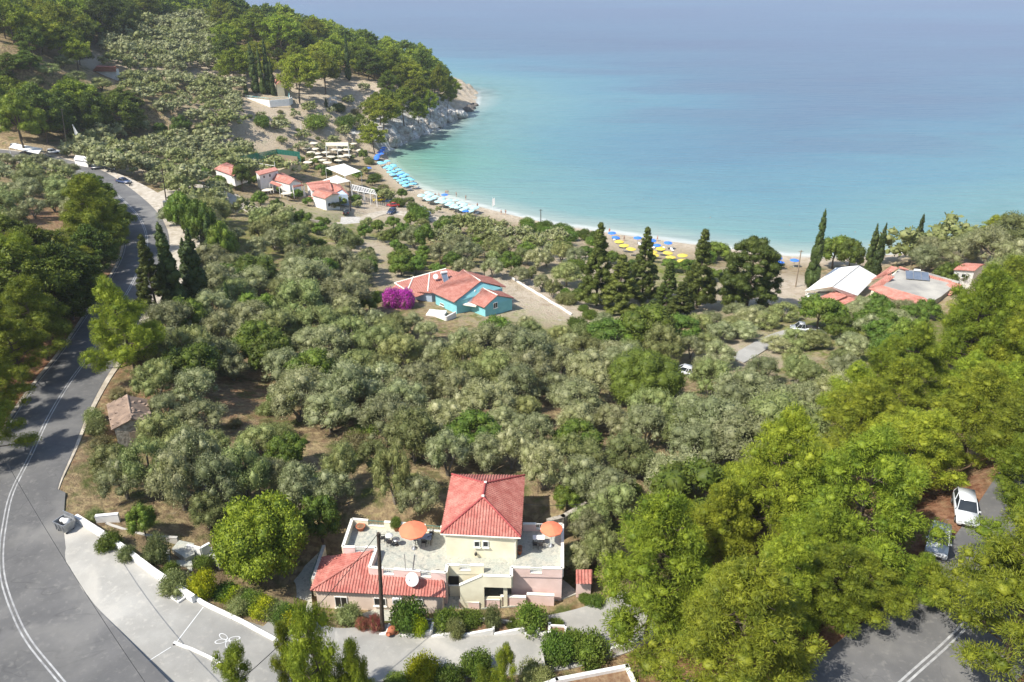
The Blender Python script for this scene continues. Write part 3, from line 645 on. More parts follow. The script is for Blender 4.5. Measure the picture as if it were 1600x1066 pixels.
# left wing with its tiled hip roof
E2 = 24.3
a0, a1 = V(P(485, 923, E2)), V(P(697, 933.4, E2)); t1 = V(P(694, 906.6, 24.95)); t0 = planept(a0, a1, t1, 577, 896.5); ap = planept(a0, a1, t1, 582, 860.5)
l0 = V(P(503.4, 870, E2))
mb = MB(); roof_plane(mb, [a0, a1, t1, t0, ap]); roof_plane(mb, [l0, a0, ap]); wr = mb.build('roof', 'tile_red', villa)
mb = MB(); caps(mb, [(a0, ap)], .11); mb.build('ridge_cap', 'tile_red', wr); mb = MB(); caps(mb, [(a1+(t1-a1)*.04+V((-.25, 0, 0)), t1+V((-.25, 0, 0)))], .11); mb.build('ridge_cap', 'tile_red', wr)
wl0, wl1 = a0+V((.35, .35, 0)), a1+V((-.35, .38, 0)); lb = l0+V((.3, -.1, 0))
MB().prism([wl0, wl1, wl1+V((0, 2.6, 0)), V((q['E'].x, q['E'].y, 0)), lb], 21.8, E2-.1).build('wall', 'plaster_peach', villa)
win(villa, wl0, wl1, (523, 932), (543.7, 948.8), 'plaster_white', 'dark_opening'); win(villa, wl0, wl1, (584.4, 934), (603.4, 946), 'plaster_white', 'dark_opening'); win(villa, wl0, wl1, (650, 935.5), (660.7, 941.5), 'metal_white', 'dark_opening')
ac = wallpt(wl0, wl1, 621, 936); mb = MB(); mb.box((ac.x, ac.y-.17, ac.z), (.85, .32, .6)); o = mb.build('air_conditioner', 'metal_white', villa)
MB().tube([(ac.x-.15, ac.y-.33, ac.z), (ac.x-.15, ac.y-.36, ac.z)], .22, 16).build('fan_grille', 'metal_grey', o)
# low walls of the entrance terrace
for (a, b_, zz) in (((717.3, 938), (749, 940.5), 22.75), ((749, 934.5), (781, 936), 22.95), ((782, 931), (822, 932.5), 23.05), ((823, 927.5), (866, 929.5), 23.15)):
    parapet(villa, 'plaster_pink', P(*a, zz), P(*b_, zz), 21.9, zz, .25, name='entrance_wall')
pv = [P(697, 949, 22.08), P(760, 950, 22.08), P(820, 945, 22.1), P(880, 934.6, 22.12), P(905, 925, 22.14), P(880, 905, 22.1), P(700, 915, 22.1), P(560, 960, 22.06), P(600, 972, 22.06)]
MB().prism(sorted([p[:2] for p in pv], key=lambda p: math.atan2(p[1]-56, p[0]+1.0)), 21.7, 22.03).build('entrance_paving', 'crazy_paving', villa)
# little shed roof just right of the villa
shed = thing('garden_shed', 'small shed with a dark red tiled roof half hidden right of the villa', 'shed', P(905, 925, 22.4))
mb = MB(); roof_plane(mb, [P(900, 912, 24.2), P(925, 912, 24.2), P(925, 890, 25.0), P(900, 890, 25.0)]); mb.build('roof', 'tile_red', shed); MB().prism([P(901, 908, 24)[:2], P(924, 908, 24)[:2], P(924, 893, 24)[:2], P(901, 893, 24)[:2]], 22, 24.1).build('wall', 'plaster_pink', shed)

# satellite dish on the wing roof
dh = thing('satellite_dish', 'large white satellite dish on the tiled roof of the pink villa', 'satellite dish', planept(a0, a1, t1, 645, 917))
dc = V(ORG['satellite_dish'])+V((0, -.1, .95)); nd = V((-.25, -.75, .55)).normalized(); tt = nd.orthogonal().normalized(); bb = nd.cross(tt); vs = []; fs = []
for i, (r_, dz_) in enumerate([(.02, -.16), (.25, -.13), (.45, -.07), (.62, 0), (.62, -.03), (.3, -.2), (.02, -.22)]):
    vs += [dc+nd*dz_+(tt*math.cos(k*math.pi/12)+bb*math.sin(k*math.pi/12))*r_ for k in range(24)]
    if i: fs += [((i-1)*24+k, (i-1)*24+(k+1) % 24, i*24+(k+1) % 24, i*24+k) for k in range(24)]
MB().add(vs, fs, True).build('dish', 'metal_white', dh); MB().tube([V(ORG['satellite_dish'])-V((0, 0, .2)), dc-nd*.15], .04).tube([dc-bb*.55, dc+nd*.5], .015).box(dc+nd*.52, (.1, .1, .1)).build('mast', 'metal_grey', dh)
for i, (ub, vb, ut, vt) in enumerate([(633.6, 891, 632, 866), (643.5, 891, 648, 867)]):
    b0 = P(ub, vb, TV+.8); o = thing('antenna_pole', ['thin pale pole standing behind the satellite dish', 'thick grey pole right of the thin one behind the satellite dish'][i], 'pole', b0)
    MB().tube([V(b0)-V((0, 0, .5)), V((P(ut, vt, TV+2.8)))], .03+.03*i).build('pole', 'metal_grey', o); MB().box(V(b0)-V((0, 0, .5)), (.2, .2, .04)).build('base_plate', 'metal_grey', o)

# ---------------------------------------------------------------- terrace furniture
def parasol_proto(name, label, cat, R_, H, n, mat, pole='metal_white', drop=.42, rp=.03, group=None, base=True, thin=.02):
    o = thing(name, label, cat, (0, 0, 0), group); mb = MB(); vs = [(0, 0, H)]; fs = []; m_ = n*2
    for i, f in enumerate((.5, 1.0)):
        for k in range(m_):
            a = k*math.pi/n; rr = R_*f*(1 if k % 2 == 0 else .955); vs.append((rr*math.cos(a), rr*math.sin(a), H-drop*f**1.15-(.0 if k % 2 == 0 else -.02)))
    for k in range(m_): fs.append((0, 1+k, 1+(k+1) % m_)); fs.append((1+k, 1+m_+k, 1+m_+(k+1) % m_, 1+(k+1) % m_))
    lo_ = [(x, y, z-thin) for x, y, z in vs]; nv = len(vs); mb.add(vs, fs); mb.add(lo_, [f[::-1] for f in fs])
    e0 = 1+m_; vs2 = vs[e0:]+[(x, y, z-.10) for x, y, z in vs[e0:]]; mb.add(vs2, [(k, k+m_, (k+1) % m_+m_, (k+1) % m_) for k in range(m_)])
    mb.build('canopy', mat, o); MB().tube([(0, 0, 0), (0, 0, H-.02)], rp, 8).build('pole', pole, o)
    if base: MB().lathe((0, 0, 0), [(0, .0), (.28, 0), (.28, .06), (.06, .1), (.05, .3), (0, .3)], 16).build('base', 'metal_grey', o)
    rb = MB()
    for k in range(n): a = k*2*math.pi/n; rb.tube([(0, 0, H-.12), (R_*.97*math.cos(a), R_*.97*math.sin(a), H-drop-.05)], .012, 4)
    if base: rb.build('rib', pole, o)
    return o
o = parasol_proto('parasol', 'large coral parasol over the dining table on the left of the villa terrace', 'parasol', 1.32, 2.65, 8, 'fabric_coral'); o.location = P(647.3, 857, TV)
o = parasol_proto('parasol', 'smaller coral parasol over the white table on the right of the villa terrace', 'parasol', 1.08, 2.5, 6, 'fabric_coral'); o.location = P(861, 853, TV); o.rotation_euler = (0, 0, .3)
def chair_proto(mat='metal_dark'):
    o = thing('chair', None, 'chair', (0, 0, 0)); MB().box((0, 0, .44), (.44, .42, .04)).build('seat', mat, o)
    mb = MB(); mb.box((0, .2, .88), (.44, .04, .06)); mb.box((0, .2, .72), (.40, .03, .05)); [mb.box((sx*.2, .2, .67), (.035, .035, .42)) for sx in (-1, 1)]; mb.build('backrest', mat, o)
    for sx in (-1, 1):
        for sy in (-1, 1): MB().box((sx*.19, sy*.18, .21), (.035, .035, .42)).build('leg', mat, o)
    for sx in (-1, 1): MB().box((sx*.23, .0, .64), (.03, .40, .03)).box((sx*.23, -.18, .54), (.03, .03, .18)).build('armrest', mat, o)
    return o
ch0 = chair_proto(); first = [True]
def put_chair(uv, rz, label):
    o = ch0 if first[0] else copy_tree(ch0); first[0] = False; o.location = P(*uv, TV); o.rotation_euler = (0, 0, rz); setp(o, label)
put_chair((650, 848), 1.6, 'dark chair at the left end of the table under the large coral parasol'); put_chair((663, 852), 3.0, 'dark chair on the near side of the table under the large coral parasol'); put_chair((671, 847), 3.6, 'dark chair at the near right of the table under the large coral parasol'); put_chair((674, 839), 4.6, 'dark chair at the far right of the table under the large coral parasol')
put_chair((598.5, 846), 1.6, 'dark chair left of the white bistro table'); put_chair((609, 853), 2.9, 'dark chair on the near side of the bistro tables'); put_chair((618, 851), 3.3, 'dark chair beside the grey bistro table')
put_chair((836, 856), 3.14, 'left dark chair at the white table on the right terrace'); put_chair((844.5, 857), 3.14, 'right dark chair at the white table on the right terrace')
def table(uv, kind, R_, mat, label, rz=0, z=TV):
    p = P(*uv, z); o = thing('table', label, 'table', p); x, y, zz = p
    if kind == 'round': MB().lathe((x, y, zz), [(0, .70), (R_, .70), (R_, .74), (0, .74)], 24).build('table_top', mat, o); MB().tube([(x, y, zz), (x, y, zz+.7)], .03).lathe((x, y, zz), [(0, 0), (.2, 0), (.2, .03), (0, .03)]).build('pedestal', 'metal_dark', o)
    else:
        MB().box((x, y, zz+.72), (R_*2, R_*1.1, .05), rz).build('table_top', mat, o)
        for sx in (-1, 1):
            for sy in (-1, 1): MB().box((x+sx*R_*.9, y+sy*R_*.45, zz+.35), (.06, .06, .7), rz).build('leg', 'metal_dark', o)
table((609, 846), 'round', .36, 'metal_white', 'small round white bistro table on the left terrace'); table((620, 852), 'round', .34, 'metal_grey', 'small round grey bistro table on the left terrace')
table((662, 848), 'box', .8, 'metal_grey', 'rectangular dining table under the large coral parasol'); table((841.5, 849), 'box', .56, 'fabric_white', 'white rectangular table under the smaller coral parasol')
def pot(uv, z, r, h, label, mat='terracotta', loc=None, plantk=None, pr=None):
    p = loc or P(*uv, z); o = thing('flower_pot', label, 'flower pot', p)
    MB().lathe(p, [(0, 0), (r*.7, 0), (r, h*.85), (r*1.12, h*.85), (r*1.12, h), (r*.92, h), (r*.9, h*.9), (0, h*.9)], 18).build('pot', mat, o)
    MB().lathe((p[0], p[1], p[2]+h*.9), [(r*.88, 0), (0, .03)], 14).build('soil', 'planter_soil', o); return p
POTS = []
pot((564, 828), TV, .42, .5, 'wide terracotta pot by the far left corner of the villa terrace'); POTS.append(pot((620, 829), TV, .3, .55, 'terracotta pot with a round bush by the terrace back parapet'))
pot((812, 866), TV, .2, .45, 'nearer brown pot beside the cream upper storey'); pot((812.5, 860), TV, .2, .45, 'farther brown pot beside the cream upper storey'); pot((703.5, 915), GV, .25, .45, 'dark pot by the villa basement door', 'metal_dark')
am = P(617.5, 989, 22.5); o = thing('amphora', 'terracotta amphora lying on its side in the front bed beside the utility pole', 'amphora', am)
mb = MB(); prof = [(0, 0), (.2, .05), (.36, .3), (.40, .6), (.28, .9), (.14, 1.0), (.15, 1.15), (.22, 1.2), (.18, 1.2), (.1, 1.1), (0, 1.0)]; mb.lathe((0, 0, 0), prof, 18)
rm = Matrix.Rotation(R(75), 3, 'X'); rm2 = Matrix.Rotation(R(-25), 3, 'Z'); mb.v = [tuple(rm2 @ (rm @ V(v)) + V(am) + V((0, .3, .35))) for v in mb.v]; mb.build('jar', 'terracotta', o)
mb = MB()
for s in (-1, 1): mb.tube([V(am)+V((s*.3, -.2, .45)), V(am)+V((s*.35, -.45, .5)), V(am)+V((s*.16, -.68, .5))], .03)
mb.build('handle', 'terracotta', o)

# ---------------------------------------------------------------- white walls of the lay-by and garden beds
ww = thing('boundary_wall', 'long white wall between the concrete lay-by and the terraced garden', 'wall', PARK[1])
wp = [(121, 815), (160, 841), (192, 863), (240, 899), (270, 918), (303, 938)]; wp = [V(P(u, v, 26)) for u, v in wp]; wp = [V((p.x, p.y, on_park(p.x, p.y))) for p in wp]
mb = MB(); cp = MB()
for a, b_ in zip(wp, wp[1:]): mb.wall(a, b_, .32, (a.z-1.2, b_.z-1.2), (a.z+.62, b_.z+.62)); cp.wall(a, b_, .42, (a.z+.62, b_.z+.62), (a.z+.70, b_.z+.70))
mb.build('wall', 'plaster_white', ww); cp.build('coping', 'plaster_white', ww)
wc = thing('kerb_wall', 'low curved white wall along the hedge below the lay-by', 'wall', PARK[4])
kp = smooth([V((*P(u, v, 25.2)[:2], 0)) for u, v in ((303, 940), (318, 950), (340, 959), (377, 972.5), (404, 984), (434, 996))], 4)
mb = MB(); kz = [max(on_park(p.x, p.y), gzf(p.x, p.y)) for p in kp]
for i in range(len(kp)-1): mb.wall(kp[i], kp[i+1], .28, (kz[i]-.8, kz[i+1]-.8), (kz[i]+.28, kz[i+1]+.28))
mb.build('wall', 'plaster_white', wc)
kb = thing('kerb', 'short white kerb beside the black post on the concrete', 'kerb', P(275, 1013, 25.5)); mb = MB(); kq = [V((*P(u, v, 25.3)[:2], 0)) for u, v in ((274.6, 1014.5), (305, 1024), (338, 1037), (356, 1050))]
for a, b_ in zip(kq, kq[1:]): mb.wall(a, b_, .22, (on_park(a.x, a.y)-.1, on_park(b_.x, b_.y)-.1), (on_park(a.x, a.y)+.14, on_park(b_.x, b_.y)+.14))
mb.build('kerb_stone', 'plaster_white', kb)
bp = P(274.6, 1013, 25.55); bo = thing('bollard', 'short black post with a reflective band on the concrete lay-by', 'bollard', bp); MB().box((bp[0], bp[1], bp[2]+.25), (.22, .16, .55), .3).build('post', 'metal_dark', bo); MB().box((bp[0], bp[1], bp[2]+.42), (.24, .18, .06), .3).build('reflector', 'metal_grey', bo)
mp_ = V(P(279, 937.5, 25.7)); mp_.z = on_park(mp_.x, mp_.y); mo = thing('meter_hatch', 'grey hatch in a white frame against the white wall', 'hatch', mp_); an = math.atan2((wp[5]-wp[4]).y, (wp[5]-wp[4]).x)
MB().box(mp_+V((0, 0, .06)), (1.15, .75, .16), an).build('frame', 'plaster_white', mo); MB().box(mp_+V((0, 0, .15)), (.85, .48, .05), an).build('lid', 'metal_grey', mo)
# dumpster
dp = V(P(104, 828, 26.0)); dp.z = on_park(dp.x, dp.y); d_ = thing('dumpster', 'grey metal wheeled dumpster with white bags on top at the end of the white wall', 'dumpster', dp); rz = -.45
def rot(p, rz, o): c_, s_ = math.cos(rz), math.sin(rz); return V((p[0]*c_-p[1]*s_, p[0]*s_+p[1]*c_, p[2]))+o
mb = MB(); bx = [(-.65, -.45), (.65, -.45), (.65, .45), (-.65, .45)]; bt = [(-.78, -.6), (.78, -.6), (.78, .6), (-.78, .6)]
for sgn in (1,):
    lo_ = [rot((x, y, .2), rz, dp) for x, y in bx]; hi_ = [rot((x, y, 1.15), rz, dp) for x, y in bt]; ih = [rot((x*.92, y*.9, 1.15), rz, dp) for x, y in bt]; il = [rot((x*.9, y*.9, .35), rz, dp) for x, y in bx]
    mb.add(lo_+hi_+ih+il, [(3, 2, 1, 0)]+[(i, (i+1) % 4, 4+(i+1) % 4, 4+i) for i in range(4)]+[(4+i, 4+(i+1) % 4, 8+(i+1) % 4, 8+i) for i in range(4)]+[(8+i, 8+(i+1) % 4, 12+(i+1) % 4, 12+i) for i in range(4)]+[(12, 13, 14, 15)])
for k in (-.5, 0, .5): p_ = rot((k, -.57, .68), rz, dp); mb.box(p_, (.06, .08, .8), rz)
mb.build('bin', 'metal_grey', d_)
for sx in (-1, 1):
    for sy in (-1, 1): c_ = rot((sx*.55, sy*.38, .1), rz, dp); MB().tube([c_-V((.03, 0, 0)), c_+V((.03, 0, 0))], .1, 12).build('wheel', 'rubber', d_)
mb = MB(); mb.box(rot((0, .62, 1.35), rz, dp), (1.5, .06, .5), rz); mb.build('lid', 'metal_grey', d_)
for i, (x, y, s) in enumerate(((.3, .1, .34), (-.2, .05, .26))):
    iv, jf = (lambda b_: (b_[0], b_[1]))((lambda: (lambda bm: ([v.co.copy() for v in bm.verts], [[v.index for v in f.verts] for f in bm.faces]))((lambda bm: (bmesh.ops.create_icosphere(bm, subdivisions=2, radius=1), bm.verts.index_update(), bm)[2])(bmesh.new())))())
    bb_ = MB().add([rot((x, y, 1.1), rz, dp)+V((v.x*s, v.y*s, v.z*s*.8))*(1+.15*noise.noise(v*3)) for v in iv], jf, True); oo = bb_.build('rubbish_bag', 'fabric_white'); setp(oo, ['larger white rubbish bag heaped on the dumpster', 'smaller white rubbish bag on the dumpster'][i], 'rubbish bag')
# garden terraces and steps between the wall and the villa
def garden_wall(label, uvs, zb, zt, t=.22, mat='pale_stone', name='garden_wall'):
    pts = [V(P(u, v, zt)) for u, v in uvs]; o = thing(name, label, 'garden wall', (pts[0].x, pts[0].y, zb)); mb = MB()
    for a, b_ in zip(pts, pts[1:]): mb.wall(a, b_, t, zb, zt, ends=t*.3)
    mb.build('wall', mat, o); MB_ = MB()
    for a, b_ in zip(pts, pts[1:]): MB_.wall(a, b_, t+.06, zt, zt+.05, ends=t*.3)
    MB_.build('coping', 'plaster_white' if mat == 'plaster_white' else 'pale_stone', o); return o
garden_wall('upper low wall of the terraced garden beds', [(166, 818), (205, 831), (240, 838), (276, 840)], 24, 25.75)
garden_wall('angled low wall around the garden bed nearest the white wall', [(163, 830), (195, 845), (222, 853), (229, 861), (229, 878)], 24, 25.6)
garden_wall('short low wall beside the small round garden tree', [(262, 860), (265, 886)], 24, 25.2)
garden_wall('short white wall stub behind the terraced garden', [(150, 806), (183, 803)], 24.5, 26.6, .3, 'plaster_white')
stp = thing('garden_steps', 'grey stone steps and landings curving down through the garden', 'steps', P(280, 880, 24.4))
mb = MB(); mb.prism([P(*c, 25.5)[:2] for c in ((268, 858), (280, 844), (303, 849), (304, 866), (290, 872))], 24, 25.5); mb.prism([P(*c, 25.0)[:2] for c in ((289, 872), (306, 868), (327, 852), (346, 862), (349, 874), (341, 880), (330, 866), (310, 880), (304, 880), (296, 884))], 23.5, 24.9)
mb.build('landing', 'crazy_paving', stp)
mb = MB(); 
for k in range(9): 
    t = k/9; u = 286-4*t+35*max(0, t-.5); v = 875+68*t; z = 25.1-.22*k; mb.prism([P(u-11, v, z)[:2], P(u+13, v, z)[:2], P(u+15, v+9, z)[:2], P(u-9, v+9, z)[:2]], z-.9, z)
mb.build('steps', 'crazy_paving', stp)
mb = MB(); a, b_, c_ = V(P(292, 851, 25.9)), V(P(313, 856, 25.9)), V(P(327, 848, 25.9)); mb.wall(a, b_, .25, 24.4, 25.9); mb.wall(b_, c_, .25, 24.4, 25.9); mb.build('side_wall', 'plaster_white', stp)
yard = MB(); yard.prism([P(*c, 22.2)[:2] for c in ((440, 905), (500, 860), (505, 872), (487, 925), (489, 965), (470, 975), (440, 950))], 21.8, 22.55); setp(yard.build('path', 'crazy_paving'), kind='structure', label='shady stone paved path between the round tree and the villa')
gf = thing('garden_fence', 'green mesh fence along the left side of the villa wing', 'fence', P(500, 900, 22.5)); mb = MB(); f0, f1 = V(P(502, 852, 24.6)), V(P(484, 905, 24.2))
n = 9
for k in range(n+1): p = f0.lerp(f1, k/n); mb.tube([(p.x, p.y, 22.3), (p.x, p.y, p.z)], .03, 6)
mb.build('post', 'green_metal', gf); mb = MB()
for k in range(30): p = f0.lerp(f1, (k+.5)/30); mb.tube([(p.x, p.y, 22.6), (p.x, p.y, p.z)], .008, 3)
for k in range(14): z = 22.6+k*.14; mb.tube([(f0.x, f0.y, z), (f1.x, f1.y, z)], .008, 3)
mb.build('mesh_panel', 'green_metal', gf)
garden_wall('cream side wall beside the left wing roof', [(506, 853), (489, 905)], 22.3, 24.3, .25, 'plaster_cream')
# stepped white walls of the front bed
FB = [((568.4, 995), (604.6, 988.5)), ((607, 996.5), (673.4, 985)), ((674.4, 994), (716.6, 986)), ((719.4, 992), (770.4, 982.8)), ((771.9, 990), (818.4, 981)), ((818.8, 989.6), (841, 983.4)), ((841.5, 990), (858, 986))]
for i, (a, b_) in enumerate(FB):
    za, zb = 22.55, 23.0; A, B = V(P(*a, za)), V(P(*b_, zb)); o = thing('planter_wall', '%s stepped white planter wall of the front bed, counted from the utility pole' % ['first', 'second', 'third', 'fourth', 'fifth', 'sixth', 'seventh'][i], 'planter wall', (A.x, A.y, 22.2), 'stepped white planter walls')
    MB().wall(A, B, .22, 21.9, (za, zb)).wall(B, B+V((.1, 1.0, 0)), .22, 21.9, (zb, zb)).build('wall', 'plaster_white', o)
mb = MB(); fbp = [P(*c, 22.5)[:2] for c in ((568, 993), (858, 987), (884, 965), (800, 966), (700, 963), (570, 975))]
mb.prism(fbp, 21.9, 22.42); setp(mb.build('ground', 'planter_soil'), kind='structure', label='brown soil of the front planting bed')
bw_ = [V(P(u, v, 22.75)) for u, v in ((614, 966), (700, 968), (770, 966), (800, 971))]; o = thing('garden_wall', 'low grey wall behind the shrubs of the front bed', 'garden wall', bw_[0]); mb = MB()
for a, b_ in zip(bw_, bw_[1:]): mb.wall(a, b_, .2, 21.9, 22.75)
mb.build('wall', 'pale_stone', o)
o = thing('planter_box', 'white rectangular planter at the right end of the front bed', 'planter', P(871, 990, 22.4)); pb = [V(P(*c, 23.05)) for c in ((859, 976.5), (884, 977.6), (883, 991), (859, 989))]; mb = MB()
for i in range(4): mb.wall(pb[i], pb[(i+1) % 4], .15, 21.9, 23.05, ends=.07)
mb.build('wall', 'plaster_white', o); MB().prism([p for p in pb], 22, 22.85).build('soil', 'planter_soil', o)
# walls at the bottom right of the garden
def lowwall(label, uvs, zt, h, t=.3, mat='plaster_white'):
    pts = [V(P(u, v, z)) for (u, v), z in zip(uvs, zt if hasattr(zt, '__len__') else [zt]*len(uvs))]; o = thing('retaining_wall', label, 'retaining wall', pts[0]); mb = MB()
    for a, b_ in zip(pts, pts[1:]): mb.wall(a, b_, t, (a.z-h, b_.z-h), (a.z, b_.z), ends=t*.4)
    mb.build('wall', mat, o); return o
lowwall('white topped retaining wall at the bottom edge right of the garden bank', [(840, 1072), (870, 1061), (980, 1040), (996, 1075)], 24.6, 3)
lowwall('grey stone retaining wall under the huge pine', [(1075, 1066), (1090, 1064), (1155, 1050), (1163, 1060)], 27.5, 3, .35, 'pale_stone')
lowwall('short grey wall stub beside the creeper bank', [(846, 1016), (850, 1040)], 23.6, 2, .2, 'pale_stone')
lowwall('thin wall on the right edge of the driveway under the pine', [(955, 1012), (1000, 1000), (1040, 985)], 23.4, 1.5, .2, 'plaster_white')
bank = MB(); bank.prism([P(*c, 24.3)[:2] for c in ((850, 1080), (872, 1064), (978, 1044), (992, 1080))], 22, 24.25); setp(bank.build('terrain', 'planter_soil'), kind='structure', label='bare brown soil behind the bottom retaining wall')
lowwall('dry stone wall snaking behind the right terrace', [(858, 812), (880, 806), (905, 792), (912, 785)], 25.2, 1.6, .5, 'rubble')

# ---------------------------------------------------------------- old stone hut
hut = thing('stone_hut', 'old stone hut with a worn brown tiled roof beside the left road', 'hut', P(200, 675, 24.8))
he, hr = 27.2, 28.3; r0, r1 = V(P(198.7, 618, hr)), V(P(205.6, 655, hr)); e0, e1 = V(P(167, 632, he)), V(P(174.7, 671.5, he)); g0, g1 = V(P(229, 624.7, he)), V(P(238, 660, he))
mb = MB(); roof_plane(mb, [e0, e1, r1, r0], .30, .10); roof_plane(mb, [g1, g0, r0, r1], .30, .10); rf = mb.build('roof', 'tile_old', hut); mb = MB(); caps(mb, [(r0, r1)], .12); mb.build('ridge_cap', 'tile_old', rf)
mb = MB(); rg_ = random.Random(3)
for i in range(26):
    t = rg_.random(); s = rg_.random(); side = rg_.random() < .5; A = (e0.lerp(e1, t) if side else g0.lerp(g1, t)).lerp(r0.lerp(r1, t), s); mb.box(A+V((0, 0, .12)), (.3, .45, .07), rg_.uniform(0, 3))
mb.build('loose_tile', 'tile_old', rf)
mb = MB(); c4 = [e0.lerp(g0, .06), e1.lerp(g1, .06), e1.lerp(g1, .94), e0.lerp(g0, .94)]; mb.prism(c4, 23.8, he-.1); A, B = c4[1], c4[2]; mm = (A+B)/2
mb.add([(A.x, A.y, he-.1), (B.x, B.y, he-.1), (mm.x, mm.y, hr-.15), (A.x+.05, A.y+.3, he-.1), (B.x+.05, B.y+.3, he-.1), (mm.x+.05, mm.y+.3, hr-.15)], [(0, 1, 2), (5, 4, 3), (0, 2, 5, 3), (1, 4, 5, 2)]); mb.build('wall', 'rubble', hut)
dq = A.lerp(B, .5); MB().box((dq.x, dq.y-.03, 25.6), (.9, .12, 1.8), math.atan2((B-A).y, (B-A).x)).build('door', 'wood_pale', hut)

# ---------------------------------------------------------------- houses further down
def gable(parent, r0, r1, ea0, ea1, eb0, eb1, rz, ez, tmat='tile_far', sp=.34, cap='tile_far', capr=.12):
    """gable roof from pixel points: ridge r0-r1, one eave ea0-ea1, the other eb0-eb1"""
    r0, r1 = V(P(*r0, rz)), V(P(*r1, rz)); a0, a1, b0, b1 = [V(P(*c, ez)) for c in (ea0, ea1, eb0, eb1)]
    mb = MB(); roof_plane(mb, [a0, a1, r1, r0], sp, .09); roof_plane(mb, [b1, b0, r0, r1], sp, .09); mb.tube([r0-V((0, 0, .1)), r1-V((0, 0, .1))], .09, 5); o = mb.build('roof', tmat, parent); mb = MB(); caps(mb, [(r0, r1)], capr); mb.build('ridge_cap', cap, o); return o, (r0, r1, a0, a1, b0, b1)
def gwalls(parent, pts, zb, ez, mat, inset=.06, rz=None, name='wall'):
    r0, r1, a0, a1, b0, b1 = pts; k = inset; c4 = [a0.lerp(b0, k).lerp(a1.lerp(b1, k), k*.5), a1.lerp(b1, k).lerp(a0.lerp(b0, k), k*.5), b1.lerp(a1, k).lerp(b0.lerp(a0, k), k*.5), b0.lerp(a0, k).lerp(b1.lerp(a1, k), k*.5)]
    mb = MB(); mb.prism(c4, zb, ez-.1)
    for (A, B, S) in ((c4[0], c4[3], r0.lerp(r1, .03)), (c4[1], c4[2], r1.lerp(r0, .03))):
        D = (c4[1]-c4[0]).normalized()*.15; D = D if S is not c4 else D; s = 1 if A is c4[0] else -1; mb.add([V((A.x, A.y, ez-.1)), V((B.x, B.y, ez-.1)), V((S.x, S.y, S.z-.16)), V((A.x, A.y, ez-.1))+D*s, V((B.x, B.y, ez-.1))+D*s, V((S.x, S.y, S.z-.16))+D*s], [(0, 1, 2), (5, 4, 3), (0, 2, 5, 3), (1, 4, 5, 2)])
    return mb.build(name, mat, parent), c4
bh = thing('blue_house', 'turquoise walled house with salmon tiled roofs in the middle of the olive groves', 'house', P(710, 480, 13.6))
o, pts = gable(bh, (725, 423), (751, 439.6), (673, 456), (709.3, 472.6), (768, 434), (790.5, 448.5), 18.3, 16.2, cap='coping'); gwalls(bh, pts, 13, 16.2, 'turquoise_wall')
A, B = pts[3].lerp(pts[5], .06), pts[5]
o, p2 = gable(bh, (752.7, 449.9), (777.4, 461.6), (729, 470), (756, 481), (783, 455.5), (803.6, 465.7), 16.9, 15.4, cap='coping'); _, c4 = gwalls(bh, p2, 13, 15.4, 'turquoise_wall')
win(bh, c4[1], c4[2], (771, 474), (777, 480), 'metal_white', 'glass_dark')
# left wing: one long slope towards the viewer with white ribs
lw = [V(P(616.5, 443, 16.0)), V(P(640, 455.5, 15.6)), V(P(669, 458, 15.6)), V(P(715.5, 431, 17.2)), V(P(697, 420, 17.4))]
A, B, C_ = V(P(637, 455, 15.6)), V(P(674, 458, 15.6)), V(P(697, 420, 17.6)); D_ = planept(A, B, C_, 616.5, 442.3); E_ = planept(A, B, C_, 722, 427)
mb = MB(); roof_plane(mb, [A, B, E_, C_, D_], .34, .09); rf = mb.build('roof', 'tile_far', bh); mb = MB(); mb.tube([D_, C_], .16); mb.tube([A, D_], .14)
for (u0_, v0_), (u1_, v1_) in (((637.5, 453), (646, 433)), ((668.5, 456), (671.5, 427))): mb.tube([planept(A, B, C_, u0_, v0_)+V((0, 0, .08)), planept(A, B, C_, u1_, v1_)+V((0, 0, .08))], .13)
mb.build('ridge_cap', 'coping', rf)
mb = MB(); mb.prism([A+V((.4, .4, 0)), B+V((0, .4, 0)), E_+V((0, -.4, 0)), C_+V((0, -.4, 0)), D_+V((.4, 0, 0))], 13, 15.45); mb.build('wall', 'blue_grey_wall', bh)
mb = MB(); roof_plane(mb, [P(648, 465, 15.0), P(664, 459, 15.2), P(653, 452, 15.8), P(639, 457, 15.6)], .34, .09); mb.build('porch_roof', 'tile_far', bh)
mb = MB(); roof_plane(mb, [P(612, 450, 15.2), P(632, 462, 15.2), P(640, 456, 15.6), P(618, 445, 15.7)], .34, .09); mb.build('porch_roof', 'tile_far', bh)
win(bh, pts[2].lerp(pts[4], .06), pts[3].lerp(pts[5], .06), (688, 473), (694, 479), 'coping', 'glass_dark')
c_ = V(P(682, 492, 13.8)); MB().box((c_.x, c_.y, 14.0), (3.4, 2.6, .5), -.2).build('porch_floor', 'plaster_white', bh); mb = MB(); pw = [V(P(u, v, 14.9)) for u, v in ((676, 486), (697, 495), (712, 487))]
for a, b_ in zip(pw, pw[1:]): mb.wall(a, b_, .25, 13.4, 14.9)
mb.build('porch_wall', 'plaster_white', bh)
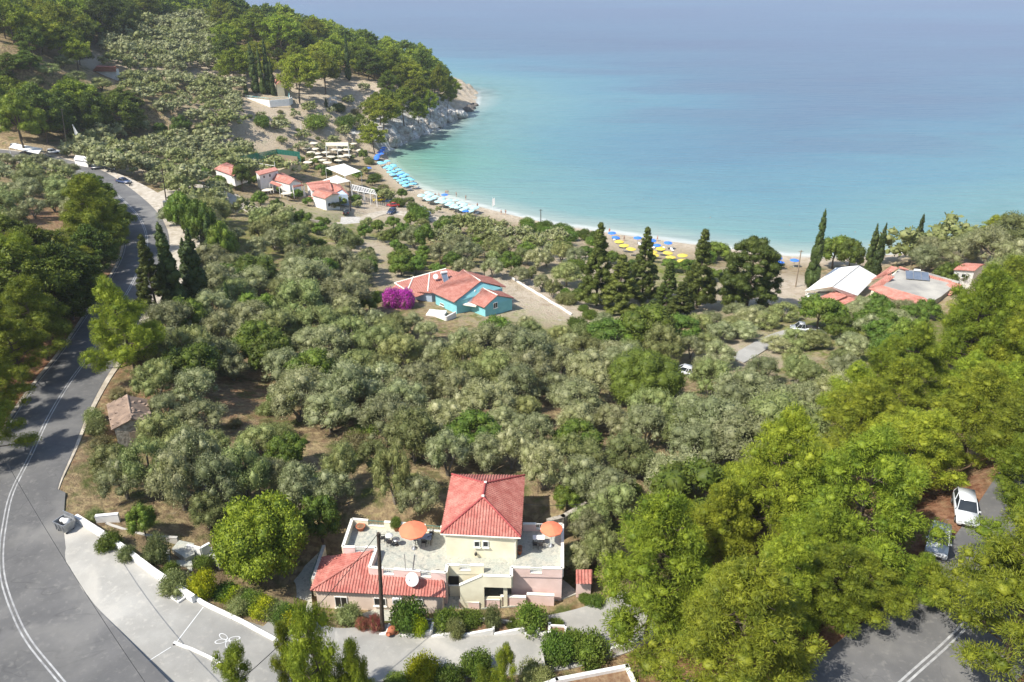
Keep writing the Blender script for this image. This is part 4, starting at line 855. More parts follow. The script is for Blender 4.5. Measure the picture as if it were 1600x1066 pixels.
def solar(label, p, rz=0.0, parent_z=0, n=1, pw=1.1, ph=2.0):
    o = thing('solar_water_heater', label, 'solar water heater', p); p = V(p); ca, sa = math.cos(rz), math.sin(rz)
    for k in range(n):
        x = (k-(n-1)/2)*(pw+.08); pts_ = [rot((x-pw/2, -ph*.4, .25), rz, p), rot((x+pw/2, -ph*.4, .25), rz, p), rot((x+pw/2, ph*.4, 1.35), rz, p), rot((x-pw/2, ph*.4, 1.35), rz, p)]
        MB().slab(pts_, .1).build('panel', 'solar', o); mb = MB(); up = V((0, 0, .02))
        for i in range(4): mb.tube([pts_[i]+up, pts_[(i+1) % 4]+up], .035, 6)
        mb.build('panel_frame', 'metal_grey', o)
    a, b_ = rot((-.65, ph*.45, 1.6), rz, p), rot((.65, ph*.45, 1.6), rz, p); MB().tube([a, b_], .28, 16).build('tank', 'metal_white', o)
    mb = MB()
    for s in (-1, 1): mb.tube([rot((s*.5, ph*.42, 0), rz, p), rot((s*.5, ph*.42, 1.4), rz, p)], .03); mb.tube([rot((s*.5, -ph*.4, 0), rz, p), rot((s*.5, -ph*.4, .3), rz, p)], .03)
    mb.build('stand', 'metal_grey', o)
solar('solar water heater on the left wing roof of the blue house', planept(A, B, C_, 696, 440), .35); solar('solar water heater on the low white ledge of the blue house', P(735, 470, 15.2), -.35, ph=2.6)
def dish(label, p, r=.55, mat='metal_white'):
    p = V(p); o = thing('satellite_dish', label, 'satellite dish', p); n_ = V((-.2, -.8, .5)).normalized(); t_ = n_.orthogonal().normalized(); b2 = n_.cross(t_); c_ = p+V((0, 0, r+.5)); vs = []; fs = []
    for i, (rr, dz_) in enumerate(((.02, -.14), (.6, -.08), (1, 0), (1, -.04), (.5, -.18), (.02, -.2))):
        vs += [c_+n_*dz_*r*1.5+(t_*math.cos(k*math.pi/8)+b2*math.sin(k*math.pi/8))*rr*r for k in range(16)]
        if i: fs += [((i-1)*16+k, (i-1)*16+(k+1) % 16, i*16+(k+1) % 16, i*16+k) for k in range(16)]
    MB().add(vs, fs, True).build('dish', mat, o); MB().tube([p-V((0, 0, .2)), c_-n_*.15*r], .04).build('mast', 'metal_grey', o)
dish('white satellite dish on the left wing roof of the blue house', planept(A, B, C_, 681, 440)); dish('white satellite dish beside the lower solar heater of the blue house', P(731, 466, 15.5))
mb = MB(); mb.box(V(P(735, 474, 15.1)), (3.2, 2.2, .25), -.35); mb.build('ledge', 'coping', bh)
yw = [V(G(800+93*t/12, 436+57*t/12)) for t in range(13)]; o = thing('retaining_wall', 'thin pale wall along the right edge of the dirt yard by the blue house', 'retaining wall', yw[0]); mb = MB()
for a, b_ in zip(yw, yw[1:]): mb.wall(a, b_, .3, (a.z-.5, b_.z-.5), (a.z+.35, b_.z+.35))
mb.build('wall', 'plaster_white', o)

# taverna on the right by the sea
tv = thing('taverna', 'sprawling cream taverna with flat grey roof edged in red tiles near the right shore', 'taverna', P(1420, 490, 7.5))
fz = 10.9; Pz = lambda u, v, z=fz: V(P(u, v, z))
mb = MB(); mb.prism([Pz(1380, 447), Pz(1405, 420), Pz(1443, 424), Pz(1500, 440), Pz(1471, 463), Pz(1452, 474), Pz(1444, 466)], 7, fz); mb.build('flat_roof', 'flat_roof', tv)
mb = MB(); mb.prism([Pz(1362, 452, 9.6), Pz(1416, 477, 9.6), Pz(1457, 479, 9.6), Pz(1502, 442, 9.6), Pz(1405, 420, 9.6)], 6.5, 9.5); mb.build('wall', 'plaster_cream', tv)
mb = MB(); lz = 10.1; hz = 11.3
for pl in ([Pz(1357, 451, lz), Pz(1416, 477, lz), Pz(1444.4, 465, hz), Pz(1380, 446.5, hz)], [Pz(1416, 477, lz), Pz(1459, 478.5, lz), Pz(1452, 470, hz), Pz(1444.4, 465, hz)],
           [Pz(1360, 438, lz), Pz(1381, 432, 10.4), Pz(1403, 418.5, 12.0), Pz(1392.8, 415.5, 12.0)], [Pz(1357, 450, lz), Pz(1379, 447, 10.3), Pz(1398, 433, 11.8), Pz(1386, 430, 11.6)],
           [Pz(1404, 418.5, hz), Pz(1420, 425, 10.9), Pz(1420, 421, hz+.4), Pz(1406, 416, hz+.4)], [Pz(1448, 436, 10.6), Pz(1485, 445, 10.6), Pz(1487, 439, hz), Pz(1448, 429, hz)],
           [Pz(1468, 452, lz), Pz(1484, 462.5, lz), Pz(1503, 445, hz), Pz(1487, 440, hz+.4)]): mb = MB(); roof_plane(mb, pl, .42, .1); mb.build('roof', 'tile_far', tv)
wa, wb = Pz(1362, 452, 9.5), Pz(1416, 477, 9.5); wb2 = Pz(1457, 479, 9.5)
win(tv, wa, wb, (1392, 471), (1400, 489), 'coping', 'dark_opening', name='door_frame'); win(tv, wb, wb2, (1417, 480), (1421.5, 487), 'metal_white', 'dark_opening')
tb = thing('white_outbuilding', 'small white building with a salmon tiled roof at the right end of the taverna', 'outbuilding', P(1500, 445, 9)); o, pts = gable(tb, (1500, 413.5), (1531, 416), (1489.4, 421.6), (1523, 423.4), (1510, 411), (1540, 413), 13.4, 12.9, sp=.4); gwalls(tb, pts, 7.5, 12.9, 'plaster_white')
win(tb, pts[2], pts[3], (1503, 428), (1508, 434)) 
solar('double solar water heater on the flat roof of the taverna', Pz(1432, 436), -.25, n=3, pw=1.5, ph=2.6)
lr = thing('red_roof_annex', 'low annex with two red tiled roof sections in front of the white tent', 'annex', P(1305, 478, 7)); o, pts = gable(lr, (1302, 456), (1322, 463), (1275, 466), (1296, 474), (1318, 455), (1338, 462), 10.2, 9.2, sp=.42); gwalls(lr, pts, 6, 9.2, 'plaster_cream')
o, pts = gable(lr, (1321, 463), (1336, 469), (1296, 473), (1310, 480), (1334, 461), (1350, 467), 9.8, 8.9, sp=.42); gwalls(lr, pts, 6, 8.9, 'plaster_cream')
tn = thing('marquee', 'big white fabric marquee beside the tall leaning cypress', 'marquee', P(1300, 465, 6)); tz, ez = 12.2, 9.0
mb = MB(); mb.slab([Pz(1305.6, 418.5, ez+.4), Pz(1257.8, 454.4, ez), Pz(1300, 448, tz-.4), Pz(1342, 415, tz)], .08); mb.slab([Pz(1342, 415, tz), Pz(1300, 448, tz-.4), Pz(1322.5, 462, ez+.3), Pz(1340, 462, ez+.3), Pz(1370, 431, ez+.6)], .08)
mb.slab([Pz(1257.8, 454.4, ez), Pz(1298, 455, ez), Pz(1300, 448, tz-.4)], .08); mb.slab([Pz(1298, 455, ez), Pz(1322.5, 462, ez+.3), Pz(1300, 448, tz-.4)], .08); mb.build('canopy', 'fabric_white', tn)
mb = MB(); mb.tube([Pz(1342, 415, tz+.05), Pz(1300, 448, tz-.35)], .09); mb.tube([Pz(1300, 448, tz-.3), Pz(1257.8, 454.4, ez+.05)], .07); mb.tube([Pz(1300, 448, tz-.3), Pz(1298, 455, ez+.05)], .07); mb.tube([Pz(1321, 431.5, tz-.1), Pz(1281.5, 436.5, ez+.4)], .05); mb.tube([Pz(1321, 431.5, tz-.1), Pz(1352, 450, ez+.7)], .05); mb.build('seam', 'coping', tn)
for u, v in ((1260, 455), (1298, 456), (1323, 463), (1307, 420)): p = Pz(u, v, ez); MB().tube([(p.x, p.y, 5), p], .07).build('pole', 'metal_white', tn)
t2 = thing('awning', 'low white awning in front of the marquee', 'awning', P(1285, 470, 6.3)); mb = MB(); mb.slab([Pz(1262, 458, 7.9), Pz(1300, 457, 8.3), Pz(1285, 472, 7.6), Pz(1250, 474, 7.4)], .06); mb.build('canopy', 'fabric_white', t2)
for u, v in ((1264, 459), (1298, 458), (1284, 471), (1252, 473)): p = Pz(u, v, 7.7); MB().tube([(p.x, p.y, 4.5), p], .05).build('pole', 'metal_white', t2)

# beach side buildings, left of centre
def simple_gable(label, r0, r1, a0, a1, b0, b1, rz, ez, zb, wmat='plaster_white', name='beach_house', wn=(), tmat='tile_far'):
    o = thing(name, label, 'building', P(*a1, zb)); _, pts = gable(o, r0, r1, a0, a1, b0, b1, rz, ez, tmat, .45); _, c4 = gwalls(o, pts, zb-1, ez, wmat)
    for side, uv0, uv1 in wn: win(o, c4[side], c4[(side+1) % 4], uv0, uv1, 'metal_white', 'glass_dark', sill=False)
    return o
simple_gable('low white building with a salmon roof left of the tennis court', (343.7, 258), (376, 264.5), (334, 264), (365, 275.5), (354, 254), (387, 268), 17.5, 16.2, 14.0, wn=((1, (373, 274), (376, 277)),))
simple_gable('white house with a salmon roof in the middle of the beach buildings', (430.6, 271.7), (460.8, 279.6), (423.4, 280.3), (452, 288.5), (441, 270), (472, 285), 14.5, 13.1, 10.5, wn=((0, (432, 286), (435, 289)),))
simple_gable('tall white gabled house with salmon roof beside the car park', (493.8, 296), (520, 302.5), (486.9, 305), (507.5, 311), (505, 293), (531, 303.5), 13.6, 12.0, 6.5, wn=((1, (512, 318), (516, 322)),))
o = thing('beach_house', 'wide salmon roofed building behind the tall white gabled house', 'building', P(500, 300, 8)); _, pts = gable(o, (480, 288), (516, 285.8), (487, 298), (520, 297), (478, 286), (516, 281), 12.4, 11.2, sp=.45); gwalls(o, pts, 7, 11.2, 'plaster_white')
o = thing('beach_house', 'salmon hipped roof wing beside the blue fronted porch', 'building', P(530, 305, 7)); _, pts = gable(o, (516, 286.5), (534, 296), (508, 296), (521, 303.5), (531, 288.5), (545, 304), 11.6, 10.4, sp=.45); gwalls(o, pts, 7, 10.4, 'blue_grey_wall')
for lb, c4, z0 in (('salmon lean-to roof left of the middle beach house', ((421, 286), (436, 292), (441, 288.5), (425, 282.5)), 13), ('salmon porch roof between the middle house and the wide one', ((458, 293.5), (475, 290.5), (473, 287.5), (457, 290)), 13), ('salmon lean-to roof in front of the tall gabled house', ((479, 310.5), (492, 314), (496, 310.5), (483, 306.5)), 9.5)):
    pts_ = [V(P(u, v, z0+(0 if k < 2 else .6))) for k, (u, v) in enumerate(c4)]; o = thing('lean_to', lb, 'lean-to', (pts_[0].x, pts_[0].y, z0-2.5)); mb = MB(); roof_plane(mb, pts_, .45, .1); mb.build('roof', 'tile_far', o)
    for p in pts_: MB().tube([(p.x, p.y, z0-3.2), (p.x, p.y, p.z-.05)], .1).build('post', 'plaster_white', o)
o = thing('white_annex', 'flat white outbuilding along the near side of the tennis court', 'building', P(410, 275, 12)); MB().prism([P(*c, 15.6)[:2] for c in ((400, 269), (429, 262), (434, 265.5), (405, 273))], 11, 15.4).build('wall', 'plaster_white', o); MB().prism([P(*c, 15.6)[:2] for c in ((399, 268), (429.5, 261), (435, 265.6), (404.8, 273.8))], 15.4, 15.6).build('roof', 'tile_far', o)
wa, wb = V(P(405, 273, 15.6)), V(P(434, 265.5, 15.6)); win(o, wa, wb, (411, 275), (414, 278), sill=False); win(o, wa, wb, (420, 272.5), (423, 276), 'metal_white', 'dark_opening', sill=False)
o = thing('concrete_shed', 'grey flat roofed shed with a dark doorway below the car park', 'shed', P(547, 356, 5.5)); MB().prism([P(*c, 8.4)[:2] for c in ((532, 351), (561, 352), (562, 340), (534, 340))], 5, 8.2).build('wall', 'pale_stone', o); MB().prism([P(*c, 8.4)[:2] for c in ((531, 351.5), (562, 352.5), (563, 339), (533, 339))], 8.2, 8.42).build('roof', 'pale_stone', o)
p = V(P(553, 356, 7.2)); wp0, wp1 = V(P(532, 351, 8.4)), V(P(561, 352, 8.4)); win(o, wp0, wp1, (543, 352.5), (561, 362), 'pale_stone', 'dark_opening', sill=False, name='doorway')
def tent(label, corners, ez, peak, tz, mat='fabric_white', name='canopy_tent', zb=5):
    c4 = [V(P(u, v, ez)) for u, v in corners]; pk = V(P(*peak, tz)); o = thing(name, label, 'canopy', (sum(p.x for p in c4)/4, sum(p.y for p in c4)/4, zb)); mb = MB()
    for i in range(4): mb.slab([c4[i], c4[(i+1) % 4], pk], .07)
    mb.build('canopy', mat, o)
    for p in c4: MB().tube([(p.x, p.y, zb-1), p], .07).build('pole', 'metal_white', o)
tent('cream square canopy nearest the beach restaurant terrace', ((508.8, 262.5), (538.8, 275), (563.8, 267.5), (537.5, 255.8)), 10.2, (537, 262), 11.6, zb=5.5); tent('white square canopy just below the cream one', ((503.8, 282), (527.5, 287), (547.5, 283), (526, 274)), 9.4, (526, 279), 10.6, zb=5.5)
o = thing('pergola', 'white pergola with a lattice roof beside the car park', 'pergola', P(570, 305, 5)); zt = 8.2; pc = [V(P(u, v, zt)) for u, v in ((548, 288), (585, 297), (588, 304), (550, 297))]; mb = MB()
for k in range(15): t = k/14; mb.tube([pc[0].lerp(pc[1], t), pc[3].lerp(pc[2], t)], .12, 4)
for i in range(4): mb.tube([pc[i], pc[(i+1) % 4]], .12, 4)
mb.build('lattice', 'plaster_white', o); pp = [pc[0], pc[1], pc[2], pc[3], pc[0].lerp(pc[1], .5), pc[3].lerp(pc[2], .5), pc[3].lerp(pc[2], .25), pc[3].lerp(pc[2], .75)]
for p in pp: MB().tube([(p.x, p.y, 4.2), p], .12).build('column', 'plaster_white', o)
o = thing('pergola', 'long straw covered pergola above the restaurant terraces', 'pergola', P(526, 235, 8)); pc = [V(P(u, v, 11)) for u, v in ((509, 222.5), (544, 222.5), (544, 228), (509, 227.5))]; MB().slab(pc, .2).build('thatch_roof', 'fabric_beige', o)
for p in pc+[pc[2].lerp(pc[3], .5)]: MB().tube([(p.x, p.y, 6.5), p], .12).build('post', 'plaster_white', o)
# vine canopy between the tents and the beach
# tennis court with green netting
tc_ = [(371, 262), (434, 248.5), (470, 253), (432, 268)]; court = MB(); cz = 11.7; court.prism([P(*c, cz)[:2] for c in tc_], 9, cz); setp(court.build('court_floor', 'court'), kind='structure', label='tan tennis court surface behind the green netting')
nf = thing('net_fence', 'tall green netting fence around the far sides of the tennis court', 'fence', P(434, 248, cz)); cn = [V(P(*c, cz)) for c in tc_]; post = MB(); net = MB(); Hn = 3.4
for a, b_ in ((cn[0], cn[1]), (cn[1], cn[2])):
    n = 9
    for k in range(n+1): p = a.lerp(b_, k/n); post.tube([p, p+V((0, 0, Hn))], .06, 5)
    for k in range(150): p = a.lerp(b_, (k+.5)/150); net.tube([p, p+V((0, 0, Hn))], .035, 3, cap=False)
    for k in range(16): net.tube([a+V((0, 0, Hn*k/16+.1)), b_+V((0, 0, Hn*k/16+.1))], .03, 3, cap=False)
post.build('post', 'green_metal', nf); net.build('netting', 'net_green', nf)
o = thing('court_wall', 'tan board wall at the back corner of the tennis court', 'wall', cn[1]); MB().wall(cn[1].lerp(cn[0], .25)+V((0, -.4, 0)), cn[1]+V((0, -.6, 0)), .15, cz, cz+1.8).wall(cn[1]+V((0, -.6, 0)), cn[2].lerp(cn[1], .1)+V((0, -.6, 0)), .15, cz, cz+1.8).build('board', 'wood_pale', o)
o = thing('tennis_net', 'white topped net across the tennis court', 'net', P(405, 262, cz)); a, b_ = V(P(398, 259, cz)), V(P(430, 264, cz)); MB().wall(a, b_, .06, cz+.9, cz+1.05).build('tape', 'metal_white', o)
for p in (a, b_): MB().tube([p, p+V((0, 0, 2.4))], .08).build('post', 'metal_white', o)
lowwall('rough stone retaining wall along the dirt track above the beach houses', [(310, 283), (360, 300), (400, 320), (440, 338), (500, 345), (560, 355)], [16.3, 13.9, 12.5, 11.3, 9.6, 7.2], 2, .5, 'rubble')
# chapel terrace and the white cottage on the hill
o = thing('chapel_terrace', 'pale blue railed white terrace under the cypress cluster on the headland', 'terrace', P(420, 158, 19.5)); tw = [V(P(u, v, 21.6)) for u, v in ((384, 151), (421, 155.5), (451, 153), (452, 147))]; mb = MB()
for a, b_ in zip(tw, tw[1:]): mb.wall(a, b_, .4, 18.5, 21.2)
mb.wall(tw[2], tw[2]+V((0, 5, 0)), .4, 18.5, 21.2); mb.build('wall', 'plaster_white', o); mb = MB()
for a, b_ in zip(tw, tw[1:]): mb.wall(a, b_, .1, 22.0, 22.1); [mb.tube([a.lerp(b_, k/10)*1.0-V((0, 0, .5)), a.lerp(b_, k/10)+V((0, 0, .45))], .05, 4) for k in range(11)]
mb.build('railing', 'turquoise_wall', o)
o = thing('chapel', 'small pale chapel behind the dark cypress cluster', 'chapel', P(436, 146, 20.6)); _, pts = gable(o, (434, 121), (437, 127), (428, 126), (431, 133), (440, 125), (444, 132), 27.0, 25.0, sp=.5); gwalls(o, pts, 20, 25, 'plaster_cream')
simple_gable('lone white cottage with an orange tiled roof among trees on the upper hillside', (150, 104.5), (181, 104.5), (144, 111.5), (182, 112), (154, 101), (186, 106), 35.5, 33.6, 29, name='cottage', wn=((0, (151, 114.5), (155, 118.5)),))
o = thing('water_tower_frame', 'small white metal frame structure on the bare headland terrace', 'frame', G(521, 165)); p = V(G(521, 165)); mb = MB()
for sx, sy in ((-1, -1), (1, -1), (1, 1), (-1, 1)): mb.tube([p+V((sx*1.3, sy*1.3, 0)), p+V((sx*1.3, sy*1.3, 3.2))], .12)
for z in (1.6, 3.2):
    for a, b_ in (((-1, -1), (1, -1)), ((1, -1), (1, 1)), ((1, 1), (-1, 1)), ((-1, 1), (-1, -1))): mb.tube([p+V((a[0]*1.3, a[1]*1.3, z)), p+V((b_[0]*1.3, b_[1]*1.3, z))], .1)
mb.build('frame', 'metal_white', o)
# roadside at far left: low white buildings, sail shaped sign
o = thing('roadside_building', 'low white roadside building behind the umbrella pine', 'building', P(125, 252, 20)); MB().prism([P(*c, 22.5)[:2] for c in ((115, 246), (135, 249), (136, 243), (118, 241))], 19.5, 21.9).build('wall', 'plaster_white', o); MB().prism([P(*c, 22.5)[:2] for c in ((114.5, 246.5), (135.5, 249.5), (136.5, 242.5), (117.5, 240.5))], 21.9, 22.1).build('roof', 'plaster_white', o)
o = thing('white_marquee', 'white roofed shelter under the umbrella pine at far left', 'canopy', P(60, 240, 20)); c4 = [V(P(u, v, 23)) for u, v in ((14, 230), (60, 240), (66, 232), (22, 224))]; MB().slab(c4, .15).build('canopy', 'fabric_white', o)
for p in c4: MB().tube([(p.x, p.y, 19.6), p], .08).build('pole', 'metal_white', o)
b0 = V(G(130, 240)); sh_ = pix(*b0)[2]; hh = 8.5; o = thing('sail_sign', 'tall white sail shaped sign beside the road at far left', 'sign', b0)
mb = MB(); mb.slab([b0+V((-1.0, 0, 1.2)), b0+V((1.3, .1, 1.6)), b0+V((-.6, 0, hh+1.0))], .2); 
mb.v = [(x, y, z) for x, y, z in mb.v]; mb2 = MB(); mb2.add([b0+V((-1.0, 0, 2.2)), b0+V((1.5, 0, 2.2)), b0+V((-.9, 0, hh)), b0+V((-1.0, .18, 2.2)), b0+V((1.5, .18, 2.2)), b0+V((-.9, .18, hh))], [(0, 1, 2), (5, 4, 3), (0, 3, 4, 1), (1, 4, 5, 2), (2, 5, 3, 0)]); mb2.build('sail', 'fabric_white', o)
MB().tube([b0-V((1.0, 0, 0)), b0+V((-1.0, 0, hh+.5))], .1).build('mast', 'metal_white', o); MB().tube([b0+V((1.3, 0, 0)), b0+V((1.3, 0, 2.6))], .1).build('post', 'metal_white', o)
b0 = V(G(207, 272)); o = thing('banner_flag', 'white banner flag on a pole beside the parked blue car', 'flag', b0); MB().tube([b0, b0+V((-.3, 0, 4.6))], .06).build('pole', 'metal_white', o); MB().wall(b0+V((-.2, 0, 0)), b0+V((1.0, .1, 0)), .05, b0.z+2.2, (b0.z+4.5, b0.z+3.6)).build('banner', 'fabric_white', o)
b0 = V(G(769, 327)); o = thing('beach_flag', 'tall white feather flag standing at the waterline', 'flag', b0); MB().tube([b0, b0+V((.2, 0, 3.9))], .05).build('pole', 'metal_white', o); MB().wall(b0+V((.05, 0, 0)), b0+V((.9, .1, 0)), .05, (b0.z+.9, b0.z+1.4), (b0.z+3.2, b0.z+3.8)).build('banner', 'fabric_white', o)

# ---------------------------------------------------------------- utility poles and wires
POLE = {}
def upole(key, u, v, ut, vt, label, r=.13, mat='wood_pole', arm=True):
    b0 = V(G(u, v)) if not isinstance(key, tuple) else V(key); lo, hi = 1, 20
    for _ in range(30):
        mid = (lo+hi)/2
        if pix(b0.x, b0.y, b0.z+mid)[1] > vt: lo = mid
        else: hi = mid
    tp = V((b0.x, b0.y, b0.z+lo)); d0 = pix(*tp); tp.x += (ut-d0[0])*d0[2]/F; o = thing('utility_pole', label, 'utility pole', b0)
    MB().tube([b0-V((0, 0, .5)), tp], [r*1.15, r*.8], 10).build('pole', mat, o)
    if arm: MB().tube([tp-V((.55, 0, .35)), tp-V((-.55, 0, .35))], .05).build('crossarm', mat, o); MB().tube([tp-V((.45, 0, .3)), tp-V((.45, 0, .12))], .05).tube([tp-V((-.45, 0, .3)), tp-V((-.45, 0, .12))], .05).build('insulator', 'metal_grey', o)
    POLE[key] = tp; return o
upole('villa', 598, 990, 591, 833, 'tall dark wooden pole standing in front of the pink villa', .17, arm=False)
upole('fig', 262, 333, 253, 264, 'leaning utility pole at the road shoulder with a junction box', .14); pb_ = V(G(264, 335)); o = thing('junction_box', 'grey metal box on a post beside the leaning roadside pole', 'box', pb_); MB().tube([pb_, pb_+V((0, 0, 2.0))], .1).build('post', 'metal_grey', o); MB().box(pb_+V((0, 0, 2.5)), (1.5, .6, 1.3), .2).build('cabinet', 'metal_grey', o)
upole('sail', 105, 234, 96, 170, 'pale wooden pole near the white sail sign', .14, 'wood_pale'); upole('beach', 845, 357, 845, 327, 'utility pole at the back of the beach against the sea'); upole('grove', 757, 433, 757, 396, 'thin pole behind the blue house', .09)
upole('yard', 1243, 449, 1252, 391, 'brown pole in the dusty yard by the tall cypress', .14, 'wood_pale'); upole('park', 548, 331, 546, 284, 'pole beside the tall white gabled beach house'); upole('hill', 212, 114, 208, 88, 'wooden pole on the upper dirt track'); upole('court', 373, 281, 371, 249, 'pole in front of the low white building', .12, 'metal_grey'); upole('taverna', 1423, 424, 1425, 400, 'pale pole behind the taverna roof', .1, 'wood_pale', False); upole('terr', 471, 213, 470, 196, 'small white pole on the headland terraces', .1, 'metal_white', False)
def wire(label, a, b_, sag=1.0, r=.022):
    a, b_ = V(a), V(b_); pts = [a.lerp(b_, t/16)-V((0, 0, sag*4*(t/16)*(1-t/16))) for t in range(17)]; mb = MB(); mb.tube(pts, r, 4, cap=False); setp(mb.build('overhead_wire', 'rubber'), label, 'wire')
wv = POLE['villa']; wire('overhead wire running from the villa pole down over the lay-by to the lower left', wv, V(P(330, 1100, 31)), 1.0, .028); wire('overhead wire running from the villa pole to the villa terrace', wv-V((0, 0, .4)), q['D']+V((0, .3, .1)), .2, .016)
wire('long overhead wire crossing the left road bend', V(P(0, 680+25, 33.5)), V(P(250, 1100, 33)), 1.5, .02)
wire('thin wire over the olive grove right of the blue house', V(P(740, 520, 24)), V(P(925, 545, 22)), 1.0, .03); wire('thin wire behind the right terrace of the villa', u1+nU*5+V((0, 0, 2.4)), V(P(930, 785, 27.5)), .3, .022); wire('thin wire from the pole by the beach buildings to the roadside pole', POLE['court'], POLE['fig'], 2, .03)

# ---------------------------------------------------------------- vehicles
def bevel_obj(o, w, seg=2):
    bm = bmesh.new(); bm.from_mesh(o.data); bmesh.ops.recalc_face_normals(bm, faces=bm.faces); bmesh.ops.bevel(bm, geom=list(bm.edges), offset=w, segments=seg, affect='EDGES', clamp_overlap=True); bm.to_mesh(o.data); bm.free()
    for p in o.data.polygons: p.use_smooth = True
def car(paintm, kind, label, loc, rz, group=None):
    """x is forward; sizes in metres"""
    o = thing('parked_car' if kind != 'pickup' else 'pickup_truck', label, 'car' if kind != 'pickup' else 'pickup truck', (0, 0, 0), group)
    Ln, Wd, Ht = {'hatch': (3.8, 1.66, 1.48), 'suv': (4.2, 1.75, 1.62), 'sedan': (4.3, 1.72, 1.42), 'pickup': (4.6, 1.7, 1.7)}[kind]; h = Ln/2; w = Wd/2; bz = .88 if kind != 'suv' else .98
    prof = [(-h, .35), (-h+.05, .75), (-h+.1, bz), (h-1.15, bz), (h-.25, bz-.14), (h-.02, .62), (h, .34), (h-.1, .24), (-h+.1, .24)]
    if kind == 'pickup': prof = [(-h, .5), (-h, bz+.1), (-.3, bz+.1), (-.3, bz), (h-.75, bz+.05), (h-.2, bz-.1), (h, .62), (h, .36), (-h, .4)]
    mb = MB(); n = len(prof); vs = [(x, s*w*(1 if .3 < z < bz-.05 else .93), z) for s in (-1, 1) for x, z in prof]
    mb.add(vs, [tuple(range(n)), tuple(range(n, 2*n))[::-1]] + [(i, n+i, n+(i+1) % n, (i+1) % n) for i in range(n)]); bo = mb.build('body', paintm, o); bevel_obj(bo, .06)
    if kind == 'hatch' or kind == 'suv': cab = [(-h+.12, bz), (-h+.42, Ht-.04), (h-2.0, Ht-.04), (h-1.2, bz)]
    elif kind == 'sedan': cab = [(-h+.65, bz), (-h+1.25, Ht-.04), (h-1.95, Ht-.04), (h-1.2, bz)]
    else: cab = [(-.25, bz), (-.15, Ht-.04), (h-1.5, Ht-.04), (h-.8, bz)]
    wb_, wt = w*.92, w*.74
    vs = [(x, s*(wb_ if z < bz+.1 else wt), z-(.03 if z < bz+.1 else 0)) for s in (-1, 1) for x, z in cab]; m2 = MB(); m2.add(vs, [(0, 1, 2, 3), (7, 6, 5, 4)]+[(i, 4+i, 4+(i+1) % 4, (i+1) % 4) for i in range(4)]); m2.build('window', 'glass_dark', o)
    (x1, _), (x2, _) = cab[1], cab[2]; m3 = MB(); m3.box(((x1+x2)/2, 0, Ht-.02), (x2-x1+.12, wt*2+.06, .07)); rp = m3.build('roof_panel', paintm, o); bevel_obj(rp, .03)
    m4 = MB()
    for s in (-1, 1):
        for (xa, za), (xb, zb) in ((cab[0], cab[1]), (cab[3], cab[2]), (((cab[0][0]+cab[3][0])/2-.1, bz), ((x1+x2)/2-.1, Ht))): m4.tube([(xa, s*(wb_+.005), bz-.02), (xb, s*(wt+.005), Ht-.03)], .04, 5)
        if kind == 'hatch': m4.tube([(cab[0][0]+.75, s*(wb_+.005), bz), (x1+.35, s*(wt+.005), Ht-.03)], .07, 5)
    m4.build('pillar', paintm, o)
    for s in (-1, 1):
        MB().box((h-.1, s*w*.72, .66), (.2, .3, .16)).build('headlight', 'lamp_glass', o); MB().box((-h+.05, s*w*.82, .78), (.12, .18, .24)).build('tail_light', 'car_red', o); MB().box((cab[3][0]-.25, s*(w+.07), bz+.06), (.1, .16, .12)).build('mirror', paintm, o)
        for x in (-h+.72, h-.74):
            wh = MB().tube([(x, s*(w-.20), .31), (x, s*(w+.01), .31)], .31, 18).build('wheel', 'rubber', o); MB().tube([(x, s*(w-.02), .31), (x, s*(w+.022), .31)], .18, 12).build('rim', 'metal_grey', wh)
    MB().box((h-.0, 0, .40), (.06, Wd*.55, .16)).build('grille', 'metal_dark', o); MB().box((h+.02, 0, .52), (.03, .5, .11)).build('number_plate', 'metal_white', o); MB().box((h-.02, 0, .70), (.06, Wd*.4, .05)).build('badge_strip', 'metal_grey', o)
    if kind == 'pickup':
        mm = MB(); mm.box((-h/2-.15, 0, bz+.12), (h-.2, Wd*.86, .04)); mm.build('cargo_bed', 'metal_dark', o)
    o.location = loc; o.rotation_euler = (0, 0, rz); return o
def carat(paintm, kind, uv, rz, label, dz=.02, group=None): p = G(*uv); return car(paintm, kind, label, (p[0], p[1], p[2]+dz), rz, group)
carat('car_white', 'hatch', (1463, 856), R(-122), 'white hatchback with dusty roof parked under the right pines, nearer of the two')
carat('car_white', 'suv', (1505, 806), R(-112), 'white off-road car parked behind the white hatchback under the pines')
carat('car_white', 'hatch', (1066, 586), R(150), 'white car half hidden by olives right of the dome shaped tree', dz=.3)
carat('car_silver', 'pickup', (1254, 519), R(168), 'silver pickup beside the bright green round tree on the lane')
carat('car_yellow', 'suv', (592, 315), R(200), 'yellow car in the beach car park'); carat('car_blue', 'sedan', (606, 316), R(190), 'pale blue car between the yellow and the red one'); carat('car_red', 'sedan', (614, 323), R(185), 'dark red car in the beach car park')
carat('car_navy', 'hatch', (612, 334), R(250), 'dark blue car at the lower edge of the beach car park'); carat('car_silver', 'sedan', (656, 330), R(170), 'silver car near the back of the beach, upper one'); carat('car_white', 'hatch', (664, 338), R(175), 'white car near the back of the beach, lower one')
carat('car_dark', 'suv', (156, 265), R(20), 'black car parked by the low white roadside building'); carat('car_navy', 'sedan', (194, 287), R(-25), 'blue grey car parked on the gravel beside the left road'); carat('car_red', 'hatch', (274, 246), R(10), 'red car among the upper olives'); carat('car_white', 'hatch', (294, 228), R(10), 'white car among the upper olives'); carat('car_white', 'hatch', (114, 53), R(40), 'white vehicle parked on the upper left hillside track')
